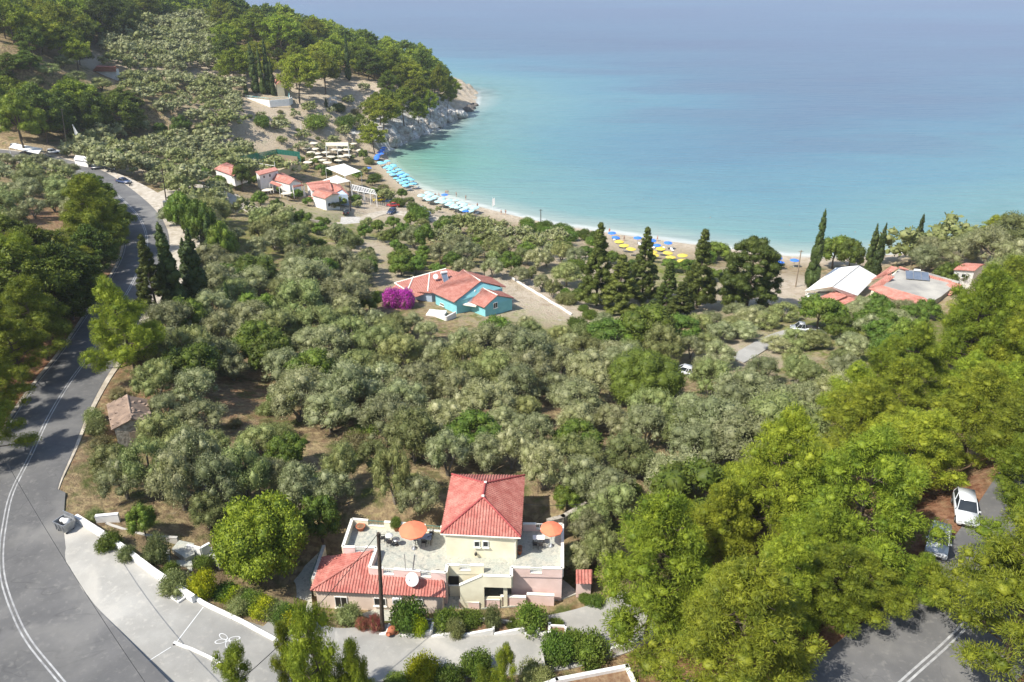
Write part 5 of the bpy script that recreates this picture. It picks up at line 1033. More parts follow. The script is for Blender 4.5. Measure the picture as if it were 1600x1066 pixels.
carat('car_white', 'hatch', (85, 240), R(20), 'white car in the shade of the umbrella pine'); carat('car_silver', 'hatch', (28, 232), R(0), 'silver car left of the umbrella pine trunk'); carat('car_dark', 'hatch', (541, 335), R(100), 'dark car behind the tree by the tall white gabled house')
def bike(label, p, rz):
    o = thing('motorbike', label, 'motorbike', (0, 0, 0))
    for x in (-.62, .62): wh = MB().tube([(x, -.05, .3), (x, .05, .3)], .3, 16).build('wheel', 'rubber', o); MB().tube([(x, -.06, .3), (x, .06, .3)], .15, 10).build('rim', 'metal_grey', wh)
    MB().tube([(-.6, 0, .5), (-.1, 0, .55), (.25, 0, .75), (.62, 0, .35)], [.08, .15, .12, .05]).build('body', 'car_dark', o); MB().box((-.3, 0, .78), (.7, .24, .1)).build('seat', 'rubber', o); MB().tube([(.35, -.35, 1.05), (.4, 0, .98), (.35, .35, 1.05)], .025).tube([(.4, 0, .98), (.6, 0, .4)], .03).build('handlebar', 'metal_grey', o); MB().box((.5, 0, .85), (.12, .16, .16)).build('headlight', 'lamp_glass', o)
    o.location = p; o.rotation_euler = (0, 0, rz)
bike('black motorbike parked by the grey junction box', G(251, 333), R(80)); bike('motorbike parked right of the black car, left one', G(172, 269), R(70)); bike('motorbike parked right of the black car, right one', G(178, 270), R(75)); bike('motorbike beside the blue grey car', G(204, 291), R(100))

# ---------------------------------------------------------------- beach parasols, sunbeds, people
rb = random.Random(11)
kinds = {'blue': parasol_proto('beach_parasol', None, 'parasol', 1.2, 2.3, 8, 'fabric_blue', base=False, rp=.05, thin=.03), 'turquoise': parasol_proto('beach_parasol', None, 'parasol', 1.3, 2.3, 8, 'fabric_turquoise', base=False, rp=.05, thin=.03),
         'aqua': parasol_proto('beach_parasol', None, 'parasol', 1.3, 2.3, 8, 'fabric_aqua', base=False, rp=.05, thin=.03), 'yellow': parasol_proto('beach_parasol', None, 'parasol', 1.35, 2.3, 8, 'fabric_yellow', base=False, rp=.05, thin=.03), 'beige': parasol_proto('cafe_parasol', None, 'parasol', 1.75, 2.7, 4, 'fabric_beige', base=False, rp=.07, thin=.03)}
used = set()
def put_parasol(k, u, v, label, group=None):
    o = kinds[k] if k not in used else copy_tree(kinds[k]); used.add(k); p = G(u, v+8); o.location = p; o.rotation_euler = (rb.uniform(-.06, .06), rb.uniform(-.06, .06), rb.uniform(0, 1)); setp(o, label, None, group); return p
bed0 = thing('sunbed', None, 'sunbed', (0, 0, 0)); MB().box((0, -.2, .3), (.62, 1.3, .1)).build('seat', 'fabric_white', bed0); mb = MB(); mb.slab([(-.31, .45, .35), (.31, .45, .35), (.31, .98, .75), (-.31, .98, .75)], .08); mb.build('backrest', 'fabric_white', bed0)
for sx in (-1, 1):
    for y in (-.75, .4): MB().box((sx*.27, y, .13), (.05, .05, .25)).build('leg', 'metal_white', bed0)
bu = [False]
def put_bed(p, rz, label, group):
    o = copy_tree(bed0) if bu[0] else bed0; bu[0] = True; o.location = (p[0], p[1], gzf(p[0], p[1])+.02); o.rotation_euler = (0, 0, rz); setp(o, label, None, group)
for i in range(9): t = i/8; put_parasol('blue', 600-12*t+rb.uniform(-2, 2), 231+17*t, 'deep blue parasol in the short row at the foot of the white cliff', 'deep blue parasols below the cliff')
pts_t = []
for r_ in range(3):
    for i in range(10):
        t = i/9; u = 592+r_*7.5+44*t-2*r_; v = 252+39*t-2.2*r_
        if v < 250: continue
        p = put_parasol('turquoise', u+rb.uniform(-2.6, 2.6), v+rb.uniform(-1.3, 1.3), 'turquoise parasol in the packed rows on the upper part of the beach', 'turquoise parasols on the upper beach')
        if r_ % 2 == 0: put_bed((p[0]+1.2, p[1]+.5), rb.uniform(-.9, -.3), 'white sunbed under the turquoise parasols on the upper beach', 'sunbeds on the upper beach')
for r_ in range(3):
    for i in range(10):
        t = i/9; u = 657+r_*5+76*t; v = 308+23*t-2.9*r_
        p = put_parasol('aqua', u+rb.uniform(-2.6, 2.6), v+rb.uniform(-1.3, 1.3), 'pale aqua parasol in the rows on the middle part of the beach', 'pale aqua parasols on the middle beach')
        if r_ == 1: put_bed((p[0]+1.2, p[1]+.5), rb.uniform(-.9, -.3), 'white sunbed under the pale aqua parasols on the middle beach', 'sunbeds on the middle beach')
for u, v, lb in ((626, 274, 'lone deep blue parasol near the waterline of the upper beach'), (695, 305, 'lone deep blue parasol at the waterline of the middle beach'), (728, 331, 'blue parasol at the right end of the pale aqua rows'), (576, 263, 'blue parasol beside the white lifeguard post')): put_parasol('blue', u, v, lb)
for i, (u, v) in enumerate(((956, 366), (961, 373), (996, 374), (1018, 378), (1026, 386), (1043, 382))): put_parasol('blue', u, v, 'blue parasol on the white sand behind the ragged cypresses, number %s from the left' % ['one', 'two', 'three', 'four', 'five', 'six'][i])
for u, v, lb in ((1214, 406, 'upper left blue parasol right of the big round cypress'), (1217, 413, 'lower left blue parasol right of the big round cypress'), (1240, 410, 'blue parasol next to the tall leaning cypress')): put_parasol('blue', u, v, lb)
for i, (u, v) in enumerate(((967, 380), (975, 386), (1031, 391), (1018, 396), (1042, 398), (1021, 402), (1047, 405), (1066, 402), (1066, 411), (985, 392))): put_parasol('yellow', u, v, 'yellow parasol on the lawn behind the beach between the ragged cypresses', 'yellow parasols on the lawn')
for u, v in ((960, 370), (1000, 378), (1022, 382), (1036, 386), (1050, 386), (1015, 388)): p = G(u, v+6); put_bed(p, rb.uniform(-.5, .5), 'white sunbed on the white sand behind the ragged cypresses', 'sunbeds behind the ragged cypresses')
for u, v in ((477, 225), (491, 225), (553, 226), (480, 233), (493, 234), (522, 236), (531, 236), (542, 235), (496, 241), (510, 240), (518, 246), (533, 246), (499, 247), (505, 252), (490, 251), (530, 252), (487, 240), (543, 244), (563, 236), (512, 256), (482, 255), (450, 306), (420, 301)): put_parasol('beige', u, v, 'beige parasol over the restaurant terraces above the beach' if u > 460 else ['beige parasol left of the middle beach house', 'beige parasol below the middle beach house'][u > 430], 'beige restaurant parasols' if u > 460 else None)
def person_mesh(pose, cloth):
    """one continuous body grown along a skeleton"""
    me = bpy.data.meshes.new('person')
    J = dict(pel=(0, 0, .95), ch=(0, .02, 1.3), nk=(0, .02, 1.47), hd=(0, 0, 1.62), ht=(0, 0, 1.74), ls=(-.18, 0, 1.40), le=(-.26, .02, 1.12), lw=(-.27, -.08, .88), lh=(-.27, -.12, .78), rs=(.18, 0, 1.40), re=(.27, .03, 1.12), rw=(.25, -.1, .90), rh=(.24, -.14, .80),
             lp=(-.1, 0, .9), lk=(-.12, -.03, .5), la=(-.12, .02, .09), lt=(-.13, -.14, .03), rp=(.1, 0, .9), rk=(.12, -.02, .5), ra=(.13, .03, .09), rt=(.14, -.13, .03))
    if pose == 'walk': J.update(lk=(-.11, -.18, .52), la=(-.11, -.22, .1), lt=(-.11, -.38, .05), rk=(.11, .08, .5), ra=(.11, .28, .14), rt=(.11, .16, .03), le=(-.25, .12, 1.14), lw=(-.25, .1, .9), re=(.26, -.1, 1.15), rw=(.24, -.28, .98))
    k = list(J); E = [('pel', 'ch'), ('ch', 'nk'), ('nk', 'hd'), ('hd', 'ht'), ('ch', 'ls'), ('ls', 'le'), ('le', 'lw'), ('lw', 'lh'), ('ch', 'rs'), ('rs', 're'), ('re', 'rw'), ('rw', 'rh'), ('pel', 'lp'), ('lp', 'lk'), ('lk', 'la'), ('la', 'lt'), ('pel', 'rp'), ('rp', 'rk'), ('rk', 'ra'), ('ra', 'rt')]
    rad = dict(pel=(.15, .11), ch=(.16, .11), nk=(.055, .055), hd=(.09, .105), ht=(.07, .08), ls=(.055, .055), le=(.042, .042), lw=(.03, .03), lh=(.035, .02), rs=(.055, .055), re=(.042, .042), rw=(.03, .03), rh=(.035, .02), lp=(.09, .09), lk=(.06, .06), la=(.04, .04), lt=(.045, .03), rp=(.09, .09), rk=(.06, .06), ra=(.04, .04), rt=(.045, .03))
    me.from_pydata([J[a] for a in k], [(k.index(a), k.index(b_)) for a, b_ in E], []); ob = bpy.data.objects.new('tmp_body', me); COL.objects.link(ob); md = ob.modifiers.new('s', 'SKIN'); me.skin_vertices[0].data[0].use_root = True
    for i, a in enumerate(k): me.skin_vertices[0].data[i].radius = rad[a]
    s2 = ob.modifiers.new('d', 'SUBSURF'); s2.levels = 1; s2.render_levels = 1; dg = bpy.context.evaluated_depsgraph_get(); m_ = bpy.data.meshes.new_from_object(ob.evaluated_get(dg)); bpy.data.objects.remove(ob); m_.name = 'person'
    for a in ('skin', cloth, 'hair'): m_.materials.append(MAT[a])
    for p in m_.polygons:
        z = p.center.z; x = abs(p.center.x); p.material_index = 1 if (.78 < z < 1.02 and x < .22) or (cloth == 'swim_red' and 1.2 < z < 1.36 and x < .17) else (2 if z > 1.66 or (z > 1.56 and p.center.y > .03) else 0); p.use_smooth = True
    return m_
PM = [person_mesh('stand', 'swim_dark'), person_mesh('walk', 'swim_dark'), person_mesh('stand', 'swim_red'), person_mesh('walk', 'swim_red')]
def person(mi, u, v, label, dz=0, rz=None, group=None, tall=1.0):
    x, y, z = G(u, v); o = bpy.data.objects.new('person', PM[mi]); COL.objects.link(o); o.location = (x, y, z+dz); o.rotation_euler = (0, 0, rb.uniform(0, 6.28) if rz is None else rz); setp(o, label, 'person', group)
PPL = [(680, 306, 2, 'person in red swimwear standing at the waterline left of the lone blue parasol'), (686, 306, 0, 'person in dark trunks beside the person in red at the waterline'), (697, 302, 1, 'person walking in the shallows above the lone blue parasol'), (700, 302, 3, 'person in red walking in the shallows above the lone blue parasol'), (713, 305, 0, 'bather standing knee deep right of the lone blue parasol'), (728, 310, 0, 'bather standing alone in the shallows of the middle beach'),
       (746, 322, 0, 'person standing on the wet sand left of the feather flag'), (790, 333, 1, 'person walking on the wet sand right of the feather flag'), (783, 333, 0, 'person standing on the wet sand right of the feather flag'), (952, 362, 2, 'tanned person standing at the waterline behind the ragged cypress'), (975, 374, 0, 'person in dark swimwear on the white sand behind the cypresses'), (1096, 371, 0, 'bather standing in the shallows right of the thin spire'), (1027, 374, 3, 'person in red on the white sand above the blue parasols'), (605, 268, 1, 'person walking on the upper beach beside the turquoise parasols'), (633, 281, 2, 'person in red on the sand below the deep blue parasol'), (640, 285, 0, 'person standing on the sand right of the deep blue parasol')]
for u, v, mi, lb in PPL: person(mi, u, v+3, lb)
for i, (u, v) in enumerate(((648, 252), (658, 254), (621, 253), (762, 227), (905, 200), (896, 282), (940, 254), (832, 302), (1017, 310), (1005, 311), (1234, 352), (1336, 363), (1378, 364), (1110, 340), (700, 270), (655, 262))):
    x, y, _ = P(u, v, 0); o = bpy.data.objects.new('person', PM[i % 2]); COL.objects.link(o); o.location = (x, y, -1.42); o.rotation_euler = (0, 0, i); setp(o, 'swimmer with only head and shoulders above the water, out in the bay', 'person', 'swimmers in the bay')

# ---------------------------------------------------------------- rocks of the cape and cliff
m, b = newmat('cliff'); b.inputs['Roughness'].default_value = .95; b.inputs['Specular IOR Level'].default_value = .1
c = mix(m, noise_fac(m, .12, 8, .35, .65), (.62, .60, .56), (.44, .40, .35)); c = mix(m, noise_fac(m, .6, 8, .5, .7), c, (.24, .20, .16)); L(m, c, b.inputs['Base Color'])
bn = N(m, 'ShaderNodeBump'); bn.inputs['Strength'].default_value = 1; bn.inputs['Distance'].default_value = .8; L(m, noise_fac(m, .5, 9, .2, .8, rough=.7), bn.inputs['Height']); L(m, bn.outputs[0], b.inputs['Normal'])
def rock(mat, s, seed, loc, rz, name='rock', label=None, group=None, cat='rock'):
    bm = bmesh.new(); bmesh.ops.create_icosphere(bm, subdivisions=3, radius=1)
    for v_ in bm.verts:
        n_ = noise.noise(v_.co*1.3+V((seed*7.1, 0, 0)))*.5+noise.noise(v_.co*3.1+V((0, seed*3.3, 0)))*.22; v_.co *= 1+n_; v_.co.x *= s[0]; v_.co.y *= s[1]; v_.co.z *= s[2]
    me = bpy.data.meshes.new(name); bm.to_mesh(me); bm.free(); me.materials.append(MAT[mat]); o = bpy.data.objects.new(name, me); COL.objects.link(o); o.location = loc; o.rotation_euler = (0, 0, rz); setp(o, label, cat, group)
rr_ = random.Random(9)
for i in range(22):
    t = i/21; u = 606+112*t; v = 233-47*t-4*math.sin(t*3.1); x, y, _ = P(u, v, 0); s = rr_.uniform(2.2, 4.2); rock('cliff', (s*1.3, s*.9, s*1.0), i+40, (x+rr_.uniform(-1, 1), y+rr_.uniform(1, 4), rr_.uniform(1.0, 3.5)), rr_.uniform(0, 3), label='pale eroded rock face of the white cliff at the end of the beach', group='rocks of the white cliff')
simple('dark_rock', (.16, .14, .12), (.07, .065, .06), .6, .95, 1, 1.5)
for i in range(26):
    t = i/25; u = 742-40*t+rr_.uniform(-6, 6); v = 165+24*t+rr_.uniform(-2, 3); x, y, _ = P(u, v, 0); s = rr_.uniform(.8, 2.2); rock('dark_rock', (s*1.4, s, s*.7), i, (x, y, rr_.uniform(-.2, .4)), rr_.uniform(0, 3), label='dark boulder in the water along the foot of the cape', group='boulders around the cape')
# ---------------------------------------------------------------- vegetation
def leafmat(name, c1, c2, c3, trans=.22, nscale=.9, rough=.55):
    """leaf colour: varies per leaf, by clump and per tree"""
    m, b = newmat(name); b.inputs['Roughness'].default_value = rough; b.inputs['Specular IOR Level'].default_value = .25
    gi = N(m, 'ShaderNodeNewGeometry'); c = mix(m, gi.outputs['Random Per Island'], c1, c2)
    c = mix(m, noise_fac(m, nscale, 3, .45, .7), c, c3)
    oi = N(m, 'ShaderNodeObjectInfo'); hs = N(m, 'ShaderNodeHueSaturation')
    r1 = N(m, 'ShaderNodeMapRange'); r1.inputs[3].default_value = .68; r1.inputs[4].default_value = 1.3; L(m, oi.outputs['Random'], r1.inputs[0]); L(m, r1.outputs[0], hs.inputs['Value'])
    fr = N(m, 'ShaderNodeMath', operation='FRACT'); mu_ = N(m, 'ShaderNodeMath', operation='MULTIPLY'); mu_.inputs[1].default_value = 7.31
    L(m, oi.outputs['Random'], mu_.inputs[0]); L(m, mu_.outputs[0], fr.inputs[0])
    r2 = N(m, 'ShaderNodeMapRange'); r2.inputs[3].default_value = .482; r2.inputs[4].default_value = .515; L(m, fr.outputs[0], r2.inputs[0]); L(m, r2.outputs[0], hs.inputs['Hue'])
    L(m, c, hs.inputs['Color']); L(m, hs.outputs[0], b.inputs['Base Color'])
    tr = N(m, 'ShaderNodeBsdfTranslucent'); L(m, hs.outputs[0], tr.inputs[0]); mx = N(m, 'ShaderNodeMixShader'); mx.inputs[0].default_value = trans
    out = m.node_tree.nodes['Material Output']; L(m, b.outputs[0], mx.inputs[1]); L(m, tr.outputs[0], mx.inputs[2]); L(m, mx.outputs[0], out.inputs[0])
leafmat('pine_leaf', (.17, .22, .018), (.32, .36, .032), (.095, .14, .014), .32)
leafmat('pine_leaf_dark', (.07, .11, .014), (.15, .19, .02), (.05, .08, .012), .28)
leafmat('olive_leaf', (.19, .21, .085), (.365, .37, .20), (.155, .175, .055), .25, .8)
leafmat('olive_leaf_green', (.15, .185, .05), (.28, .30, .12), (.18, .19, .06), .26, .8)
leafmat('cypress_leaf', (.035, .06, .014), (.085, .12, .025), (.045, .065, .014), .15)
leafmat('wild_cypress_leaf', (.055, .08, .014), (.14, .17, .03), (.06, .08, .015), .15)
leafmat('broad_leaf', (.07, .125, .018), (.16, .235, .03), (.13, .165, .03), .28)
leafmat('carob_leaf', (.08, .12, .012), (.26, .29, .02), (.15, .18, .015), .25)
leafmat('dome_leaf', (.075, .10, .015), (.15, .175, .025), (.10, .12, .015), .2)
leafmat('lime_leaf', (.26, .32, .01), (.42, .44, .015), (.2, .28, .01), .3)
leafmat('dry_leaf', (.18, .17, .06), (.26, .23, .10), (.12, .13, .05), .15)
leafmat('magenta_flower', (.42, .02, .30), (.60, .08, .46), (.14, .12, .05), .2)
leafmat('red_flower', (.30, .06, .06), (.42, .14, .12), (.11, .14, .03), .2)
simple('bark', (.16, .12, .085), (.08, .06, .045), 3, .95, .8, 8)
simple('bark_grey', (.24, .21, .17), (.12, .105, .085), 3, .95, .8, 8)
CORE = {}
def ico():
    if 'v' not in CORE:
        bm = bmesh.new(); bmesh.ops.create_icosphere(bm, subdivisions=2, radius=1); bm.verts.ensure_lookup_table()
        CORE['v'] = np.array([v.co[:] for v in bm.verts]); CORE['f'] = np.array([[v.index for v in f.verts] for f in bm.faces]); bm.free()
    return CORE['v'], CORE['f']
def crown(name, blobs, density, lw, mat, seed=0, radial=.5, core=.78, spread_=.6, cull=.72, jit=.22):
    """many leaf-sized faces over clumps. blobs: [cx cy cz rx ry rz]; lw: leaf length, width"""
    rg = np.random.default_rng(seed); B = np.array(blobs, float); VV = []; FF = []; off_ = 0
    for b_ in B:
        rm = (b_[3]*b_[4]*b_[5])**(1/3); n = max(6, int(density*12.6*rm*rm)); d = rg.normal(size=(n, 3)); d /= np.linalg.norm(d, axis=1)[:, None]
        d = d[(d[:, 2] > -.75) | (rg.random(n) < .4)]; n = len(d)
        p = b_[:3] + d*b_[3:]*(.80+jit*2*rg.random((n, 1)))
        keep = np.ones(n, bool)
        for q in B:
            if q is b_: continue
            e = (p-q[:3])/q[3:]; keep &= (e*e).sum(1) > cull*cull
        p = p[keep]; d = d[keep]; n = len(p)
        if n == 0: continue
        nr = d + rg.normal(size=(n, 3))*spread_; nr /= np.linalg.norm(nr, axis=1)[:, None]
        t = rg.normal(size=(n, 3)); t = t - nr*(t*nr).sum(1)[:, None]; rad = d + rg.normal(size=(n, 3))*.35
        m_ = rg.random(n) < radial; t[m_] = rad[m_]; t /= np.linalg.norm(t, axis=1)[:, None]
        bt = np.cross(nr, t); bt /= (np.linalg.norm(bt, axis=1)[:, None]+1e-9)
        s = (.6+.8*rg.random((n, 1))); a = t*lw[0]*.5*s; c_ = bt*lw[1]*.5*s
        V = np.stack([p-a, p+c_, p+a, p-c_], 1).reshape(-1, 3); VV.append(V); FF.append(np.arange(len(V)).reshape(-1, 4)+off_); off_ += len(V)
    V = np.concatenate(VV); Q = np.concatenate(FF)
    if core:
        iv, jf = ico(); cv = []; cf = []
        for b_ in B:
            cv.append(b_[:3]+iv*b_[3:]*core*(1+.16*rg.normal(size=(len(iv), 1)))); cf.append(jf + off_); off_ += len(iv)
        V = np.concatenate([V]+cv); T = np.concatenate(cf); Q = np.concatenate([Q, np.stack([T[:, 0], T[:, 1], T[:, 2], T[:, 2]], 1)])
        me = bpy.data.meshes.new(name); nq = len(Q)-len(T)
        me.vertices.add(len(V)); me.vertices.foreach_set('co', V.astype(np.float32).ravel())
        lv = np.concatenate([Q[:nq].ravel(), T.ravel()]).astype(np.int32); me.loops.add(len(lv)); me.loops.foreach_set('vertex_index', lv)
        ls = np.concatenate([np.arange(nq)*4, nq*4+np.arange(len(T))*3]).astype(np.int32); me.polygons.add(len(ls)); me.polygons.foreach_set('loop_start', ls)
        me.materials.append(MAT[mat]); me.update(calc_edges=True); return me
    return npmesh(name, V, Q, [mat])
def limb_mesh(name, segs, mat, n=7):
    mb = MB()
    for pts, r0, r1 in segs:
        k = len(pts); mb.tube(pts, [r0+(r1-r0)*i/(k-1) for i in range(k)], n, cap=False)
    me = bpy.data.meshes.new(name); me.from_pydata([tuple(v) for v in mb.v], [], mb.f); me.polygons.foreach_set('use_smooth', [True]*len(mb.f)); me.materials.append(MAT[mat]); me.update(); return me

def proto_pine(seed, H=13.0, Rm=4.6, mat='pine_leaf', dens=76, lw=(.30, .05), base=.13, conic=.78, small=False, blob=1.0):
    rd = random.Random(seed); B = []; segs = []; lean = (rd.uniform(-.8, .8), rd.uniform(-.8, .8))
    def tp(h): t = h/H; return Vector((lean[0]*t*t+.25*math.sin(t*5+seed), lean[1]*t*t+.25*math.cos(t*4+seed), h))
    segs.append(([tp(H*i/9) for i in range(10)], .24 if not small else .12, .04))
    nl = 38 if not small else 14
    for i in range(nl):
        t = (i+.5)/nl; h = H*(base+(.93-base)*t); a = i*2.4+rd.uniform(-.4, .4)
        prof = (math.sin(math.pi*min(1, .18+.82*t)**.8))*(1-conic)+(1-t)*conic*1.2+.12
        Ln = Rm*prof*rd.uniform(.7, 1.15); d = Vector((math.cos(a), math.sin(a), 0)); p0 = tp(h); rise = rd.uniform(.1, .45)*Ln
        pts = [p0 + d*Ln*s + Vector((0, 0, rise*s*s)) + Vector((0, 0, .15*math.sin(s*6+i))) for s in (0, .35, .7, 1)]
        segs.append((pts, .09, .025))
        for k in range(3 if Ln > 2.2 else 2):
            s = rd.uniform(.5, 1.05) if k else 1.0; r = rd.uniform(.62, 1.15)*(.75+.3*(1-t))*blob
            q = p0 + d*Ln*s + Vector((rd.uniform(-.8, .8), rd.uniform(-.8, .8), rise*s*s+rd.uniform(-.2, .5)))
            B.append((*q, r*rd.uniform(.85, 1.25), r*rd.uniform(.85, 1.25), r*rd.uniform(.55, .75)))
            if rd.random() < .6:
                r2 = r*.6; B.append((q.x+rd.uniform(-1, 1)*r, q.y+rd.uniform(-1, 1)*r, q.z+r*.45, r2, r2, r2*.75))
    for k in range(5): q = tp(H*rd.uniform(.93, 1.0)); r = rd.uniform(.5, .8)*blob; B.append((q.x+rd.uniform(-.7, .7), q.y+rd.uniform(-.7, .7), q.z, r, r, r*1.1))
    if small: B = [(x, y, z, a*.92, b_*.92, c_*.95) for x, y, z, a, b_, c_ in B]
    return crown('crown', B, dens, lw, mat, seed, radial=.65, core=.56, spread_=.75, jit=.30), limb_mesh('trunk', segs, 'bark')
def proto_stone_pine(seed, H=13, Rm=6.5):
    rd = random.Random(seed); B = []; segs = [([Vector((0, 0, 0)), Vector((.3, 0, H*.3)), Vector((.1, .2, H*.55)), Vector((0, 0, H*.8))], .3, .12)]
    for i in range(85):
        a = rd.uniform(0, 6.28); u = rd.random(); r = Rm*math.sqrt(rd.random()); z = H*.55 + (H*.45)*math.sqrt(max(0, 1-(r/Rm)**2))*rd.uniform(.55, 1) - rd.uniform(0, 2.5)*(r/Rm)
        s = rd.uniform(.8, 1.3); B.append((r*math.cos(a), r*math.sin(a), z, s, s, s*.7))
        if i % 7 == 0: segs.append(([Vector((0, 0, H*.5)), Vector((r*.5*math.cos(a), r*.5*math.sin(a), H*.62)), Vector(B[-1][:3])], .12, .04))
    return crown('crown', B, 22, (.42, .14), 'pine_leaf', seed, radial=.5), limb_mesh('trunk', segs, 'bark')
def proto_olive(seed, H=5.2, Rm=3.0, mat='olive_leaf', dens=44, lw=(.22, .075), nb=36):
    rd = random.Random(seed); B = []; segs = []; nf = rd.choice((2, 3)); a0 = rd.uniform(0, 6)
    for k in range(nf):
        a = a0+k*6.28/nf; d = Vector((math.cos(a), math.sin(a), 0))
        segs.append(([Vector((0, 0, 0)), d*.3+Vector((0, 0, H*.2)), d*Rm*.35+Vector((0, 0, H*.45)), d*Rm*.55+Vector((0, 0, H*.7))], .22, .07))
    lob = [(rd.uniform(0, 6.28), rd.uniform(.6, 1.15)) for _ in range(5)]
    for i in range(nb):
        a = rd.uniform(0, 6.28); w_ = .75+.35*max(l[1]*max(0, math.cos(a-l[0])) for l in lob)
        ph = math.acos(rd.uniform(-.25, 1)); rr = Rm*w_*rd.uniform(.55, .92)
        x, y = rr*math.sin(ph)*math.cos(a), rr*math.sin(ph)*math.sin(a); z = H*.52+(H*.42)*math.cos(ph)*rd.uniform(.75, 1.08)
        r = rd.uniform(.45, .95); B.append((x, y, z, r, r, r*rd.uniform(.75, 1.05)))
        if i % 5 == 0: segs.append(([Vector((0, 0, H*.4)), Vector((x*.5, y*.5, H*.5)), Vector((x, y, z))], .08, .03))
    return crown('crown', B, dens, lw, mat, seed, radial=.5, core=.68, spread_=.85, jit=.26), limb_mesh('trunk', segs, 'bark_grey')
def proto_cypress(seed, H=14, Rm=1.25, dens=26, mat='cypress_leaf'):
    rd = random.Random(seed); B = []
    for i in range(int(H*6.5)):
        t = rd.random()**1.1; pr = Rm*(min(1, t*7+.45))*(1-t)**.55*(.9+.2*math.sin(t*17+seed)); a = rd.uniform(0, 6.28); r = pr*.42+.12
        q = max(0, pr-r*.6)*rd.uniform(.5, 1); B.append((q*math.cos(a)+.25*t*math.sin(seed), q*math.sin(a), .6+t*(H-.8), r, r, r*2.2))
    B.append((.25*math.sin(seed), 0, H-.3, .12, .12, .6))
    return crown('crown', B, dens, (.3, .11), mat, seed, radial=.3, core=.85, spread_=.55, cull=.8, jit=.12), limb_mesh('trunk', [([Vector((0, 0, 0)), Vector((0, 0, H*.5)), Vector((0, 0, H*.9))], .2, .03)], 'bark_grey')
def proto_wild_cypress(seed, H=16, Rm=4.2, spire=.3, dens=34, flat=False):
    rd = random.Random(seed); B = []; segs = [([Vector((0, 0, 0)), Vector((.2, 0, H*.5)), Vector((0, 0, H*.95))], .35, .05)]
    n = 190
    for i in range(n):
        t = (i+.5)/n; h = H*(.08+.92*t)
        if flat: pr = Rm*math.sin(math.pi*min(1, .25+.72*t))**.6
        else: pr = Rm*(1-t)**.8*(1-spire*t)+.25
        a = rd.uniform(0, 6.28); q = pr*rd.uniform(.55, 1.1); r = rd.uniform(.5, 1.0)*(1-.55*t if not flat else .95)
        B.append((q*math.cos(a), q*math.sin(a), h+q*.12, r*1.15, r*1.15, r*.75))
        if i % 6 == 0: segs.append(([Vector((0, 0, h-.3)), Vector((q*math.cos(a), q*math.sin(a), h+q*.12))], .1, .03))
    return crown('crown', B, dens, (.36, .09), 'wild_cypress_leaf', seed, radial=.6, core=.85, spread_=.6), limb_mesh('trunk', segs, 'bark')
def proto_broad(seed, H=4.5, Rm=2.4, mat='broad_leaf', dens=34, lw=(.24, .12), nb=30, base=.35):
    rd = random.Random(seed); B = []; segs = [([Vector((0, 0, 0)), Vector((.1, .05, H*.3)), Vector((0, 0, H*.6))], .16, .07)]
    for i in range(nb):
        a = rd.uniform(0, 6.28); ph = math.acos(rd.uniform(-.45, 1)); rr = rd.uniform(.6, .95)
        x, y = Rm*rr*math.sin(ph)*math.cos(a), Rm*rr*math.sin(ph)*math.sin(a); z = H*(.5+base*.3)+H*.42*rr*math.cos(ph); r = rd.uniform(.45, .85)*Rm/2.4
        B.append((x, y, z, r, r, r*.9))
        if i % 6 == 0: segs.append(([Vector((0, 0, H*.35)), Vector((x, y, z))], .06, .02))
    return crown('crown', B, dens, lw, mat, seed, radial=.3, core=.8, spread_=.7), limb_mesh('trunk', segs, 'bark')
def proto_bush(seed, H=1.4, Rm=1.2, mat='broad_leaf', dens=110, lw=(.17, .075), nb=16):
    rd = random.Random(seed); B = []
    for i in range(nb):
        a = rd.uniform(0, 6.28); r = Rm*math.sqrt(rd.random())*.75; s = rd.uniform(.35, .55)*Rm
        z = max(s*.5, (H-s*.5)*math.sqrt(max(0, 1-(r/Rm)**2))*rd.uniform(.6, 1)); B.append((r*math.cos(a), r*math.sin(a), z, s, s, min(s, H*.5)))
    return crown('foliage', B, dens, lw, mat, seed, radial=.55, core=.6, spread_=.9, jit=.38), None
# kind -> list of (crown, trunk) meshes with their nominal height and radius
PR = {}
PR['pine'] = [(proto_pine(s, 13, 4.6), 13, 4.6) for s in (1, 2, 3, 4)]
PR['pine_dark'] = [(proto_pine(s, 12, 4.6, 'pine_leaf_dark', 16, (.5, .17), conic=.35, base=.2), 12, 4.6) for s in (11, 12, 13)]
PR['pine_far'] = [(proto_pine(s, 13, 5.2, 'pine_leaf', 12, (.55, .2), conic=.25, base=.35), 13, 5.2) for s in (21, 22, 23)]
PR['pine_young'] = [(proto_pine(s, 6, 2.2, 'pine_leaf', 100, (.27, .045), conic=.6, base=.12, small=True), 6, 2.2) for s in (31, 32)]
PR['stone_pine'] = [(proto_stone_pine(41), 13, 6.5)]
PR['olive'] = [(proto_olive(s, 5.2, 3.0), 5.2, 3.0) for s in (51, 52, 53, 54, 55)]
PR['olive_green'] = [(proto_olive(s, 5.0, 2.8, 'olive_leaf_green'), 5.0, 2.8) for s in (61, 62, 63)]
PR['olive_far'] = [(proto_olive(s, 4.6, 2.7, mt, 8, (.42, .22), 22), 4.6, 2.7) for s, mt in ((71, 'olive_leaf'), (72, 'olive_leaf_green'), (73, 'olive_leaf'), (74, 'olive_leaf_green'))]
PR['cypress'] = [(proto_cypress(s, 14, 1.25), 14, 1.25) for s in (81, 82, 83)]
PR['wild_cypress'] = [(proto_wild_cypress(s, 16, 4.0), 16, 4.0) for s in (91, 92)]
PR['round_cypress'] = [(proto_wild_cypress(95, 12, 5.0, flat=True), 12, 5.0)]
